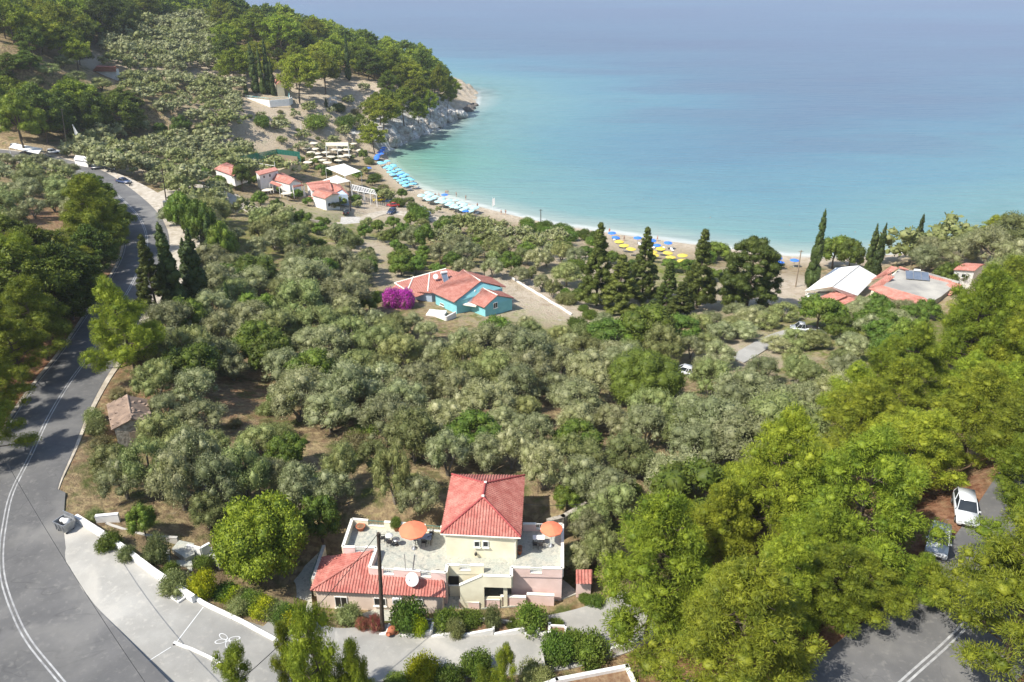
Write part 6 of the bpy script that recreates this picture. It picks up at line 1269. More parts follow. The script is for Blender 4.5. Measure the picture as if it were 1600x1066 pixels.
PR['broad'] = [(proto_broad(s, 4.5, 2.4), 4.5, 2.4) for s in (101, 102, 103)]
PR['carob'] = [(proto_broad(111, 8, 4.6, 'carob_leaf', 34, (.26, .17), 85, .2), 8, 4.6), (proto_broad(112, 8, 4.6, 'carob_leaf', 34, (.22, .12), 85, .2), 8, 4.6)]
PR['dome'] = [(proto_broad(113, 8, 4.6, 'dome_leaf', 34, (.22, .10), 95, .2), 8, 4.6)]
PR['bush'] = [(proto_bush(s, 1.4, 1.2), 1.4, 1.2) for s in (121, 122, 123)]
PR['bush_olive'] = [(proto_bush(s, 1.5, 1.3, 'olive_leaf_green', 90, (.2, .06)), 1.5, 1.3) for s in (131, 132)]
PR['bush_dry'] = [(proto_bush(141, 1.1, 1.1, 'dry_leaf', 60, (.24, .04)), 1.1, 1.1)]
PR['bush_lime'] = [(proto_bush(142, 1.6, 1.3, 'lime_leaf', 110, (.15, .08), 18), 1.6, 1.3)]
PR['bougainvillea'] = [(proto_bush(143, 2.6, 2.2, 'magenta_flower', 40, (.26, .16), 22), 2.6, 2.2)]
PR['yucca'] = [((crown('foliage', [(0, 0, .35, .55, .55, .5)], 90, (1.1, .07), 'broad_leaf', 150, radial=1.0, core=.3, spread_=.3, jit=.05), None), 1.2, 1.0)]
PR['red_bush'] = [(proto_bush(144, 2.0, 2.2, 'red_flower', 50, (.22, .1), 22), 2.0, 2.2)]
for _k in PR:   # nominal height and radius measured from the crowns
    L_ = []
    for (cm, tm), H_, R_ in PR[_k]:
        v_ = np.zeros(len(cm.vertices)*3, np.float32); cm.vertices.foreach_get('co', v_); v_ = v_.reshape(-1, 3)
        L_.append(((cm, tm), float(np.percentile(v_[:, 2], 99.9)), float(np.percentile(np.hypot(v_[:, 0], v_[:, 1]), 99.3))))
    PR[_k] = L_
NM = {'pine': ('pine_tree', 'pine tree'), 'pine_dark': ('pine_tree', 'pine tree'), 'pine_far': ('pine_tree', 'pine tree'), 'pine_young': ('pine_tree', 'pine tree'), 'stone_pine': ('pine_tree', 'pine tree'),
      'olive': ('olive_tree', 'olive tree'), 'olive_green': ('olive_tree', 'olive tree'), 'olive_far': ('olive_tree', 'olive tree'), 'cypress': ('cypress_tree', 'cypress tree'),
      'wild_cypress': ('cypress_tree', 'cypress tree'), 'round_cypress': ('cypress_tree', 'cypress tree'), 'broad': ('leafy_tree', 'tree'), 'carob': ('leafy_tree', 'tree'), 'dome': ('leafy_tree', 'tree')}
PLANTED = []
def plant(kind, x, y, h=None, r=None, label=None, group=None, z=None, rd=random, var=None, sink=.1):
    i = rd.randrange(len(PR[kind])) if var is None else var; (cm, tm), H0, R0 = PR[kind][i]
    sz = (h/H0) if h else rd.uniform(.85, 1.15); sx = (r/R0) if r else sz*rd.uniform(.9, 1.1)
    z = gzf(x, y)-sink if z is None else z; nm, cat = NM.get(kind, ('shrub', 'shrub'))
    a = rd.uniform(0, 6.28)
    if tm is None:
        o = bpy.data.objects.new(nm, cm); COL.objects.link(o); o.location = (x, y, z); o.scale = (sx, sx, sz); o.rotation_euler = (0, 0, a)
    else:
        o = thing(nm, None, None, (x, y, z)); o.rotation_euler = (0, 0, a); o.scale = (sx, sx, sz)
        c_ = bpy.data.objects.new('crown', cm); COL.objects.link(c_); c_.parent = o
        t_ = bpy.data.objects.new('trunk', tm); COL.objects.link(t_); t_.parent = o
    setp(o, label, cat, group); PLANTED.append((x, y, r or R0*sx)); return o
# ---------------------------------------------------------------- what must stay in sight: (pixel polygon, camera distance beyond which trees may stand)
CLEAR = [
 ([(0,690),(60,600),(118,525),(135,520),(158,560),(160,600),(120,680),(100,760),(80,830),(100,900),(180,1000),(230,1066),(0,1066)], 96, 'left bend'),
 ([(194,330),(200,420),(215,430),(262,430),(275,400),(258,350),(240,300),(180,268),(160,275),(190,300)], 190, 'road'),
 ([(130,250),(180,250),(240,270),(260,310),(250,330),(200,290),(150,270)], 215, 'lay-by'),
 ([(90,795),(345,940),(420,985),(430,1066),(200,1066),(100,880)], 70, 'parking'),
 ([(478,880),(535,815),(550,808),(690,820),(705,735),(825,735),(820,812),(885,815),(885,940),(940,945),(900,985),(590,995),(500,930)], 66, 'villa'),
 ([(168,620),(235,620),(240,670),(180,682)], 84, 'hut'),
 ([(590,1000),(860,985),(840,1010),(620,1045)], 66, 'driveway'),
 ([(598,465),(600,440),(700,415),(760,425),(805,455),(800,478),(760,492),(680,500),(640,480),(620,480)], 165, 'blue house'),
 ([(790,435),(815,430),(890,490),(875,500),(800,470)], 165, 'yard'),
 ([(1255,455),(1300,415),(1370,420),(1430,410),(1530,415),(1500,455),(1430,486),(1385,486),(1300,468)], 185, 'taverna'),
 ([(1425,815),(1485,810),(1530,775),(1535,815),(1490,845),(1450,872),(1425,860)], 75, 'cars'),
 ([(1280,1050),(1390,965),(1440,940),(1500,960),(1480,1000),(1510,1066),(1280,1066)], 66, 'road right'),
 ([(1055,563),(1080,563),(1082,592),(1055,590)], 135, 'white car'),
 ([(1155,545),(1230,515),(1240,500),(1275,500),(1275,528),(1200,545),(1160,556)], 150, 'van'),
 ([(335,258),(430,240),(480,240),(620,265),(615,300),(690,335),(650,345),(560,360),(500,335),(420,300),(350,285)], 225, 'beach buildings'),
 ([(480,215),(590,225),(600,300),(520,270)], 245, 'parasols'),
 ([(590,230),(660,285),(800,335),(760,335),(640,310),(585,260)], 300, 'beach'),
 ([(380,145),(460,150),(455,168),(380,165)], 330, 'chapel'),
 ([(140,103),(188,103),(188,130),(145,128)], 320, 'white cottage'),
 ([(940,362),(1060,378),(1090,392),(1080,430),(1030,430),(960,390)], 225, 'beach lawn'),
 ([(1200,398),(1245,405),(1245,470),(1200,470),(1185,430)], 200, 'beach right'),
 ([(110,200),(150,200),(150,255),(110,255)], 220, 'sign'),
 ([(600,200),(740,155),(742,175),(690,205),(610,240)], 400, 'cliff'),
 ([(280,860),(345,850),(350,910),(300,930)], 72, 'steps'),
 ([(140,780),(280,830),(300,930),(200,880)], 68, 'beds'),
 ([(386,60),(434,60),(436,150),(384,150)], 335, 'cypress cluster'), ([(538,48),(552,48),(552,126),(538,126)], 372, 'lone cypress'),
 ([(890,770),(960,770),(960,880),(890,880)], 70, 'shed'),
]
def hp(kind, u, v, vt=None, r=None, label=None, group=None, h=None, var=None, z=None):
    """plant by base pixel; the height is chosen so that the top reaches pixel row vt"""
    x, y, g = G(u, v)
    if vt is not None:
        lo, hi = .3, 40
        for _ in range(30):
            mid = (lo+hi)/2
            if pix(x, y, g+mid)[1] > vt: lo = mid
            else: hi = mid
        h = lo
    return plant(kind, x, y, h, r, label, group, var=var)
# big single trees
hp('pine', 212, 592, 436, 5.4, 'bushy bright green pine leaning over the left road above the stone hut', var=1)
hp('wild_cypress', 246, 486, 366, 3.0, 'open branched pale green conifer, leftmost of the conifer row by the left road')
for u, v, vt, r, lb in ((280,492,347,2.6,'tall dense cypress, thickest and tallest of the row beside the left road'), (314,494,357,2.3,'dark cypress just right of the thickest cypress by the left road'),
    (334,415,332,1.4,'slim cypress standing against the fig trees by the road shoulder'), (297,450,372,1.7,'short dark cypress squeezed between two taller ones by the left road'), (362,505,438,.9,'small slim cypress poking out of the olive grove by the left road'),
    (1266,452,327,2.0,'tall leaning cypress by the beach, beside the white tent'), (1356,430,349,1.5,'left one of the twin cypresses behind the white tent'), (1366,432,348,1.5,'right one of the twin cypresses behind the white tent'),
    (1430,390,333,1.6,'cypress against the sea left of the far olive grove'), (1466,385,339,1.4,'shorter cypress against the sea, farthest right'),
    (401,145,66,2.2,'broad dark cypress, left of the cluster over the chapel'), (412,148,72,1.6,'front cypress of the cluster over the chapel'), (421,147,61,2.3,'tallest cypress of the cluster over the chapel'), (385,148,118,1.2,'small cypress left of the chapel cluster'),
    (545,126,46,1.6,'lone slim cypress in front of the headland pines'), (510,168,152,.9,'tiny cypress on the bare headland terrace'), (428,150,90,1.3,'cypress on the right edge of the chapel cluster')):
    hp('cypress', u, v, vt, r, lb)
hp('wild_cypress', 932, 478, 348, 4.2, 'ragged cypress with a bent spire, left of the beach lawn')
hp('wild_cypress', 1003, 470, 355, 4.0, 'ragged cypress with a thin spire, right of the yellow parasols view')
hp('wild_cypress', 968, 485, 398, 5.0, 'broad dark cypress filling the gap between two ragged spires')
hp('wild_cypress', 1088, 482, 358, 4.3, 'ragged pyramidal cypress left of the big round cypress')
hp('wild_cypress', 1040, 492, 408, 3.4, 'low pyramidal cypress in front of the beach lawn')
hp('wild_cypress', 1060, 505, 440, 4.0, 'short bushy cypress at the foot of the ragged cypresses')
hp('round_cypress', 1165, 487, 371, 6.6, 'huge round headed dark cypress with a bare pale trunk beside the dusty yard')
hp('carob', 421, 905, 788, 4.3, 'dense round yellow green tree standing left of the pink villa', var=0)
hp('dome', 1003, 640, 548, 5.4, 'large dome shaped dark green tree in the middle of the olive slope')
hp('stone_pine', 42, 245, 148, 8.0, 'broad crowned umbrella pine beside the white roadside buildings at far left')
for u, v, vt, r, lb in ((325,400,312,4.0,'large bright fig tree beside the road shoulder and utility pole'), (290,372,300,3.6,'leafy green fig tree by the bend of the dirt track'), (352,418,345,3.6,'fig tree behind the dark cypress row'), (380,300,255,3.4,'dark round leafed tree beside the first red roofed beach house'),
    (1275,520,462,4.6,'bright green round tree beside the silver pickup'), (1010,545,480,5.5,'sprawling bright green fig tree below the ragged cypresses'), (950,545,500,5.0,'bright green fig thicket left of the ragged cypresses'), (1060,535,492,4.5,'low yellow green fig thicket under the ragged cypresses'),
    (1300,420,368,5.0,'yellow green tree by the shore between two cypresses'), (1325,425,375,4.5,'dark leafy tree left of the twin cypresses'), (285,215,178,4.5,'round dark green tree alone among the upper olives'),(1480,450,408,3.6,'dark green leafy tree behind the taverna solar panels'),
    (665,395,350,3.0,'bright citrus tree at the back of the orchard'), (1115,405,378,4.5,'flat bright green tree by the shore behind the big round cypress')):
    hp('broad', u, v, vt, r, lb)
for u, v, vt, r, lb in ((1012,1008,768,7.0,'huge bright green pine right of the pink villa'), (1195,860,635,5.4,'tall yellow green pine in the middle of the right hand pine stand'), (1325,890,662,6.4,'wide yellow green pine left of the two parked white cars'),
    (1205,1010,838,4.4,'small pine overhanging the bare red slope'), (1492,620,414,6.8,'tall pale crowned pine in front of the taverna'), (1400,640,500,5.6,'yellow green pine below the taverna garden'), (1570,640,450,6.5,'bright pine at the right edge below the far olives'),
    (1410,770,630,5.4,'pine behind the white hatchback'), (1495,730,570,5.8,'pine rising above the white parked cars'), (1600,725,580,6.0,'pine on the right edge above the parked cars'), (1325,740,595,5.8,'bright pine on the brow of the olive slope'),
    (1568,1048,795,6.8,'large feathery pine in the lower right corner'), (1255,800,690,4.8,'pine filling the stand left of the widest pine'), (1110,905,750,4.8,'pine squeezed between the huge pine and the tall one'),
    (1262,930,790,4.6,'pine between the small overhanging one and the widest pine'), (1180,800,700,4.2,'slim pine at the back of the right hand stand'), (1622,925,745,5.2,'pine cut by the right edge beside the road'), (1345,965,870,3.4,'low pine shading the lower right road'), (1428,938,872,2.6,'lowest small pine just below the white hatchback'), (1600,805,640,4.6,'pine just right of the white off-road car'), (1115,1020,890,4.0,'low pine on the bank right of the huge pine'), (1285,975,850,4.2,'low pine at the top of the bare red slope')):
    hp('pine', u, v, vt, r, lb)
for u, v, vt, r, lb in ((520,1140,940,2.7,'thin open pine in the foreground below the driveway'), (372,1110,1008,1.7,'small pine at the bottom edge on the concrete'), (785,1085,1000,1.2,'young pine at the bottom edge between garden bushes'), (570,1130,990,1.6,'young pine right of the thin open pine'), (468,1100,965,1.4,'young pine left of the thin open pine'), (760,1090,1035,1.0,'smallest young pine at the bottom edge')):
    hp('pine_young', u, v, vt, r, lb)
for u, v, vt, r, lb in ((190,560,505,3.4,'greyish pine sapling clump over the left road edge'),):
    hp('olive_green', u, v, vt, r, lb)
for i, (x_, y_) in enumerate(((-56.5, 69), (-61, 77), (-63, 86))): plant('pine', x_, y_, 11, 4.6, 'pine at the left edge whose shade falls on the left road', 'pines at the left edge by the road')
for u, v, vt, r in ((520,795,735,2.6),(470,800,722,2.8),(440,775,715,2.6),(655,806,742,2.6),(618,790,700,2.4),(700,745,672,2.6),(585,735,690,2.2),(850,765,690,2.8),(905,775,712,2.8),(950,790,735,2.8),(800,735,668,2.6),(760,738,680,2.4),(350,800,705,3.2),(290,800,700,3.0),(240,770,690,3.0),(390,790,690,2.8),(200,780,712,2.6),(330,830,770,2.2),(310,760,668,3.2),(540,765,690,2.4),(920,860,800,2.2),(905,900,850,2.0)):
    hp('olive' if (u*7) % 3 else 'olive_green', u, v, vt, r, 'olive tree in the row close behind the pink villa and its garden', 'olive trees close behind the villa')
hp('broad', 505, 850, 775, 2.6, 'dark leafy tree between the round yellow green tree and the villa terrace'); hp('broad', 228, 838, 788, 1.6, 'small light green tree behind the white wall')
for u, v, vt, r in ((345,292,274,2.4),(372,298,280,2.4),(398,292,274,2.6),(418,300,284,2.2),(442,304,289,2.2),(466,312,295,2.2),(482,322,308,2.0),(520,328,314,2.6),(455,300,290,1.8),(560,325,312,2.0)):
    hp('broad' if u % 4 else 'olive_green', u, v, vt, r, 'small leafy tree standing among the red roofed beach houses', 'trees among the beach houses')
for i, (u, v) in enumerate(((575,356),(592,364),(570,372),(600,378),(615,358),(642,354),(520,374),(500,366),(630,370),(482,362),(540,376),(555,388),(660,358),(470,372))): hp('broad' if i % 3 else 'olive_green', u, v, v-17-(i % 3)*3, 2.3, 'small citrus tree on the flat below the beach car park', 'citrus trees below the car park')
for i, (u, v) in enumerate(((1330,505),(1350,517),(1370,503),(1400,512),(1422,508),(1385,524),(1345,492),(1445,500),(1312,530),(1325,548),(1365,490),(1300,508),(1410,496))): hp('broad' if i % 3 else 'olive', u, v, v-28-(i % 3)*4, 3.1, 'leafy tree in the taverna garden between the lane and the red roofs', 'trees in the taverna garden')
for i, (u, v) in enumerate(((1110,512),(1142,522),(1170,512),(1196,514),(1150,502),(1090,524),(1182,502),(1225,502),(1125,535),(1100,545),(1160,530),(1240,545),(1215,550),(1270,545))): hp('olive_green' if i % 2 else 'olive', u, v, v-24-(i % 3)*4, 3.2, 'olive tree beside the pale concrete lane', 'olives beside the concrete lane')
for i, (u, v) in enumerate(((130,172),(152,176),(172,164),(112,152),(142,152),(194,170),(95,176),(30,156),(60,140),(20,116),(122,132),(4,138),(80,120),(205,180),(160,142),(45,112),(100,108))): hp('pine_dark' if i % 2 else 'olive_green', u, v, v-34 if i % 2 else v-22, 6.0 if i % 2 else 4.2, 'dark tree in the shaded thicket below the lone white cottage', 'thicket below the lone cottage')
for i, (u, v) in enumerate(((478,268),(492,262),(512,280),(486,250),(503,270),(560,282),(572,272),(582,290),(568,250),(548,252),(470,258),(420,262),(448,262),(440,272),(405,268),(600,300),(585,308),(628,312),(640,320),(556,318),(533,322))): hp('broad' if i % 3 else 'olive_green', u, v, v-12-(i % 3)*3, 2.3, 'small green tree between the beach restaurant terraces and the car park', 'trees around the beach restaurant')
for u, v, vt, r in ((922,842,790,2.4),(938,885,828,2.2),(960,812,755,2.8),(912,782,735,2.4),(885,795,760,1.8)): hp('broad' if u % 2 else 'olive_green', u, v, vt, r, 'tree in the shady gap between the villa and the huge pine', 'trees between villa and huge pine')
for u, v, vt in ((697,160,108),(708,157,118),(686,165,100),(700,172,132),(672,186,140),(655,198,160)): hp('pine_far', u, v, vt, 5.2, 'pine crowding the outer tip of the cape', 'pines on the cape tip')
for u, v in ((985,425),(1045,425),(1075,425),(955,412),(1115,440),(900,425),(915,405),(882,395)): hp('broad' if u % 2 else 'bush', u, v, v-20, 2.8, 'green tree or tall shrub standing before the beach lawn', 'greenery before the beach lawn')
for u, v in ((12,262),(38,263),(62,264),(88,270),(0,275),(110,278)): hp('olive', u, v, v-24, 3.4, 'olive tree on the near side of the far left road end', 'olives by the far left road end')
for u, v, lb in ((922,1046,'yucca on the garden bank below the creeper mounds'), (1012,1052,'yucca at the foot of the huge pine, left one'), (1040,1060,'yucca at the foot of the huge pine, right one')): hp('yucca', u, v, None, 1.1, lb, None, 1.5)
# villa garden shrubs
HB = [('bush_lime',660,1062,1026,1.6,'yellow lime leaved bush at the bottom of the driveway'), ('bush_olive',250,880,832,1.3,'small olive green shrub tree in the terraced garden bed'),
 ('bush_lime',322,930,890,1.3,'pale green shrub beside the garden steps'), ('bush',320,890,868,1.1,'dark green shrub at the top of the curved garden steps'), ('bush',268,900,880,1.0,'dark oleander behind the middle of the white wall'), ('bush_olive',275,925,895,1.5,'brownish green shrub left of the garden steps'),
 ('bush_olive',375,960,935,1.2,'rounded olive green shrub in the hedge by the white wall'), ('bush',640,985,937,1.7,'domed green shrub beside the utility pole'), ('bush_lime',655,992,960,.9,'flowering pale shrub in front of the domed shrub'), ('bush',700,985,951,1.5,'bright green shrub in the middle of the front bed'),
 ('bush',735,980,955,1.3,'bright green shrub right of centre in the front bed'), ('bush_olive',712,995,966,.9,'olive green shrub drooping over the front bed edge'), ('bush_olive',770,985,943,.9,'wispy tall shrub in the front bed'), ('bush',830,985,942,1.6,'bright spiky leaved shrub at the right of the front bed'),
 ('bush',800,985,968,.7,'small round shrub beside the spiky leaved shrub'), ('bush',868,985,967,.8,'dark trimmed shrub in the white planter at the end of the front bed'), ('red_bush',588,984,960,.75,'reddish flowering shrub left of the utility pole'), ('red_bush',566,984,964,.65,'red leaved shrub by the villa corner'),
 ('bush_olive',545,975,945,1.5,'green rosemary bush below the left villa wing'), ('bush',870,1030,992,1.8,'dense green creeper mound on the right garden bank'), ('bush',920,1030,990,1.9,'dense green creeper mound next to the yuccas'), ('bush',895,1022,985,1.5,'dense green creeper mound at the back of the bank'),
 ('bush',745,1055,1018,1.5,'dark green bush at the bottom edge left of the young pine'), ('bush',700,1070,1040,1.4,'dark laurel bush at the bottom edge beside the lime bush'), ('bush_olive',830,1070,1035,1.4,'prickly yellowish shrub on the right garden bank'), ('bush_olive',850,1080,1045,1.2,'prickly shrub at the bottom edge below the creeper'),
 ('bush',620,1075,1055,1.2,'low dark bush at the foot of the thin pine'), ('bush_olive',150,815,795,1.0,'shrub just behind the dumpster corner of the wall'), ('bush',175,860,832,1.3,'bush spilling over the white wall near the dumpster'), ('bush_olive',200,875,850,1.0,'flower bush in the upper garden bed'),
 ('bush',660,822,805,.75,'round shrub in a terracotta pot on the villa terrace back wall'), ('bush',930,945,930,1.0,'yellow green hedge plant on the wall right of the villa'), ('bush',915,940,928,.8,'yellow green climber on the wall end right of the villa')]
for i, (k, u, v, vt, r, lb) in enumerate(HB):
    if 'terracotta' in lb: continue
    hp(k, u, v, vt, r, lb)
for i in range(11):
    t = i/10; u = 352+(470-352)*t; v = 925+(972-925)*t
    hp(['bush','bush_lime','bush_olive','bush'][i % 4], u, v+8, v-14, 1.25, 'low green shrub in the hedge behind the white curved wall', 'hedge shrubs behind the curved white wall')
for i in range(7):
    hp(['bush','bush_olive'][i % 2], 395+i*11, 950+i*4, 928+i*5, 1.2, 'leafy shrub in the bed between the hedge and the round yellow green tree', 'shrubs between hedge and round tree')
hp('bougainvillea', 613, 478, 449, 2.6, 'magenta bougainvillea, left clump beside the blue house'); hp('bougainvillea', 632, 480, 450, 2.2, 'magenta bougainvillea, right clump beside the blue house')
hp('red_bush', 1203, 492, 478, 2.6, 'red flowering bush by the dusty yard'); hp('red_bush', 1187, 490, 480, 1.8, 'smaller red flowering bush by the dusty yard')

# ---------------------------------------------------------------- planted areas: crown pixel polygon, kinds, spacing, height range, radius factor, place words
AREAS = [
 ([(0,360),(40,385),(90,400),(120,330),(150,275),(190,300),(205,330),(200,400),(170,440),(130,500),(60,580),(0,620)], {'pine': .45, 'pine_dark': .55}, 4.4, (8, 12.5), 'on the slope left of the left road'),
 ([(0,255),(110,235),(130,330),(90,345),(40,380),(0,360)], {'olive_green': 1, 'olive': .5}, 6.0, (4, 6), 'on the cut bank above the left road'),
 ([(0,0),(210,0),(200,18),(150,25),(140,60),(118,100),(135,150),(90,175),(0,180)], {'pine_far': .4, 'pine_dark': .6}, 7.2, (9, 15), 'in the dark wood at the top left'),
 ([(210,0),(340,0),(335,18),(200,22)], {'pine_far': 1}, 8, (9, 13), 'on the top left skyline'),
 ([(120,150),(190,140),(190,175),(110,180)], {'pine_dark': 1}, 8, (8, 11), 'below the small white cottage'),
 ([(340,0),(410,-12),(440,20),(475,38),(520,50),(600,60),(650,75),(690,110),(696,150),(670,170),(620,195),(585,215),(570,195),(598,150),(600,118),(540,108),(470,112),(440,135),(400,95),(350,105),(345,50)], {'pine_far': .8, 'pine_dark': .2}, 9.5, (9, 15), 'on the headland above the cliff'),
 ([(560,170),(600,150),(605,230),(565,215)], {'bush': .6, 'olive_green': .4}, 5, (3, 5), 'on the scrubby foot of the headland'),
 ([(150,20),(345,18),(350,95),(300,95),(270,105),(150,95)], {'olive_far': 1}, 6.0, (5, 6.5), 'in the upper olive terraces under the skyline'),
 ([(180,112),(370,120),(400,165),(360,190),(190,175)], {'olive_far': 1}, 5.8, (4.5, 6), 'on the slope below the upper dirt track'),
 ([(380,165),(560,165),(590,235),(480,235),(430,225),(380,200)], {'olive_far': .85, 'bush': .15}, 7.0, (3.4, 4.8), 'on the bare terraces of the headland'),
 ([(490,105),(590,120),(560,160),(480,150)], {'olive_far': 1}, 10, (3, 4.5), 'on the pale bare ground of the headland'),
 ([(100,180),(380,180),(430,225),(460,255),(330,262),(262,290),(200,262),(120,225)], {'olive_far': .9, 'broad': .1}, 5.4, (4, 6), 'in the upper grove beyond the roadside cars'),
 ([(255,285),(330,285),(420,310),(500,350),(640,350),(580,400),(640,430),(600,478),(480,470),(250,500),(330,420),(270,340)], {'olive': .55, 'olive_green': .3, 'broad': .15}, 5.0, (4, 6), 'between the left road and the beach buildings'),
 ([(500,330),(560,345),(545,365),(500,355)], {'broad': 1}, 4.5, (3, 4), 'below the red roofed beach houses'),
 ([(565,375),(650,380),(690,420),(640,440),(600,425)], {'broad': 1}, 3.6, (2.6, 3.6), 'in the citrus orchard beyond the blue house'),
 ([(640,350),(720,340),(800,350),(870,365),(905,385),(900,430),(860,455),(800,432),(760,420),(700,415),(650,385)], {'olive': .6, 'olive_green': .25, 'broad': .15}, 4.9, (3.4, 4.6), 'on the flat between the blue house and the beach'),
 ([(815,343),(930,362),(935,378),(820,354)], {'bush': 1}, 3.4, (1.5, 2.4), 'in the green strip along the back of the beach'),
 ([(580,250),(600,290),(680,320),(760,338),(760,345),(660,335),(590,300)], {'bush': .7, 'olive_green': .3}, 6, (2, 3.5), 'among the turquoise parasols at the back of the beach'),
 ([(860,440),(930,460),(920,520),(880,500),(840,470)], {'bush_olive': .5, 'bush': .5}, 3.6, (1.6, 3), 'on the green bank beside the dirt yard of the blue house'),
 ([(1090,385),(1130,385),(1125,400),(1090,400)], {'bush': 1}, 4, (2, 3), 'behind the beach right of the yellow parasols'),
 ([(930,500),(1100,505),(1230,500),(1170,548),(1130,575),(1000,550),(940,545)], {'olive': .5, 'olive_green': .3, 'broad': .2}, 5.0, (3.6, 5), 'between the ragged cypresses and the concrete lane'),
 ([(1180,480),(1250,490),(1240,505),(1150,510)], {'olive_green': .7, 'bush': .3}, 4.5, (3, 4), 'by the red flowering bush and the yard'),
 ([(1390,365),(1440,350),(1500,358),(1560,372),(1600,350),(1640,380),(1640,440),(1545,425),(1500,405),(1440,405)], {'olive': .7, 'olive_green': .3}, 6.2, (5, 7.5), 'on the far right rise above the sea'),
 ([(1545,352),(1640,340),(1640,365),(1560,368)], {'pine': 1}, 8, (7, 9), 'on the skyline at the far right'),
 ([(1300,480),(1350,485),(1420,500),(1440,540),(1380,545),(1310,510)], {'broad': .8, 'olive': .2}, 4.4, (3.4, 4.6), 'in the garden below the taverna'),
 ([(1355,560),(1420,520),(1440,480),(1600,440),(1700,440),(1700,800),(1540,780),(1440,800),(1420,870),(1300,930),(1130,880),(1120,780),(1230,700),(1330,640)], {'pine': 1}, 6.6, (8.5, 12), 'in the right hand pine stand'),
 ([(1230,980),(1330,940),(1340,985),(1240,1040)], {'bush_dry': 1}, 6, (.5, .9), 'on the red slope beside the lower right road'),
 ([(1090,880),(1240,900),(1250,950),(1120,1000)], {'pine': 1}, 6.5, (7, 9), 'on the shaded bank right of the villa'),
 ([(235,560),(250,490),(480,470),(620,498),(700,500),(830,495),(920,500),(960,548),(1060,585),(1150,575),(1300,520),(1375,520),(1345,600),(1230,660),(1120,770),(960,790),(900,800),(860,780),(650,790),(560,755),(480,730),(300,700),(250,690)], {'olive': .6, 'olive_green': .32, 'broad': .08}, 4.7, (4.4, 6.2), 'in the dense grove between the pink villa and the blue house'),
 ([(140,720),(160,690),(250,690),(300,700),(480,735),(560,800),(520,800),(480,800),(300,820),(180,800)], {'olive': .5, 'olive_green': .5}, 5.0, (4.5, 6.5), 'in the thicket above the garden steps'),
 ([(875,800),(960,800),(1000,780),(1000,850),(900,900)], {'olive': .5, 'olive_green': .5}, 4.8, (4, 5), 'just right of the villa'),
 ([(140,560),(300,560),(640,640),(660,800),(520,800),(300,830),(150,790)], {'bush': .35, 'bush_olive': .45, 'bush_dry': .2}, 2.6, (.8, 2.0), 'in the undergrowth between the stone hut and the villa'),
 ([(380,165),(560,165),(600,230),(590,250),(470,245),(430,225),(370,200)], {'bush_olive': .6, 'bush': .2, 'bush_dry': .2}, 5.0, (1.0, 2.2), 'on the bare headland terraces'),
 ([(660,680),(960,700),(1000,780),(890,810),(830,740),(700,735)], {'bush': .35, 'bush_olive': .45, 'bush_dry': .2}, 3.0, (.8, 1.8), 'in the undergrowth behind the villa roof'),
 ([(440,330),(640,350),(700,420),(600,440),(480,400)], {'bush': .6, 'bush_olive': .4}, 4.0, (1.0, 2.2), 'on the flat below the beach houses'),
]
BARE = [([(330,590),(400,590),(405,650),(340,650)]), ([(470,665),(530,670),(535,730),(490,730)]), ([(585,690),(620,690),(620,730),(590,730)]), ([(555,740),(620,745),(620,800),(560,805)]), ([(880,730),(900,730),(900,745),(880,745)]),
 ([(370,195),(400,195),(440,230),(400,235)]), ([(130,60),(155,60),(160,95),(140,95)]), ([(60,335),(90,335),(100,360),(60,360)]), ([(690,690),(720,690),(720,740),(690,740)]), ([(840,785),(920,785),(920,825),(850,825)]),
 ([(370,330),(390,330),(390,350),(370,350)]), ([(575,365),(600,365),(620,440),(600,440)])]
KEEPOUT = [([tuple(p[:2]) for p in PARK], .8), (VP2, 2.2)]
LINES_ = [(ROAD_L, 5.2), (ROAD_R, 5.2), (DRIVE, 4.5), (LANE_M, 3.0), (TRACK_L, 3.2)]
def blocked(x, y, rad):
    X_ = np.array([x]); Y_ = np.array([y])
    for poly, mg in KEEPOUT:
        if inside(X_, Y_, poly)[0] or poly_dist(X_, Y_, [tuple(p)+(0,) for p in poly+[poly[0]]])[0][0] < mg+rad*.5: return True
    for pts, w in LINES_:
        if poly_dist(X_, Y_, [tuple(p) for p in pts])[0][0] < w: return True
    return False
def segd(px, py, poly):
    P_ = [tuple(p)+(0,) for p in poly+[poly[0]]]; return poly_dist(np.array([px]), np.array([py]), P_)[0][0]
LOOK = {'olive': ('silver grey olive tree', 'olive_tree'), 'olive_green': ('greenish olive tree', 'olive_tree'), 'olive_far': ('olive tree', 'olive_tree'), 'pine': ('yellow green pine', ''), 'pine_far': ('spreading pine', ''), 'pine_dark': ('dark green pine', ''), 'broad': ('leafy green tree', ''),
        'bush': ('green shrub', ''), 'bush_olive': ('grey green shrub', ''), 'bush_dry': ('dry tufted shrub', ''), 'carob': ('dark tree', '')}
rd = random.Random(5); CAND = []
_occ = {}
def near(x, y, d):
    i, j = int(x//8), int(y//8)
    for a in (-1, 0, 1):
        for b_ in (-1, 0, 1):
            for (qx, qy, qd) in _occ.get((i+a, j+b_), ()):
                m_ = (d+qd)/2
                if (qx-x)**2+(qy-y)**2 < m_*m_: return True
    return False
for x, y, r in PLANTED: _occ.setdefault((int(x//8), int(y//8)), []).append((x, y, min(r*1.5, 8)))
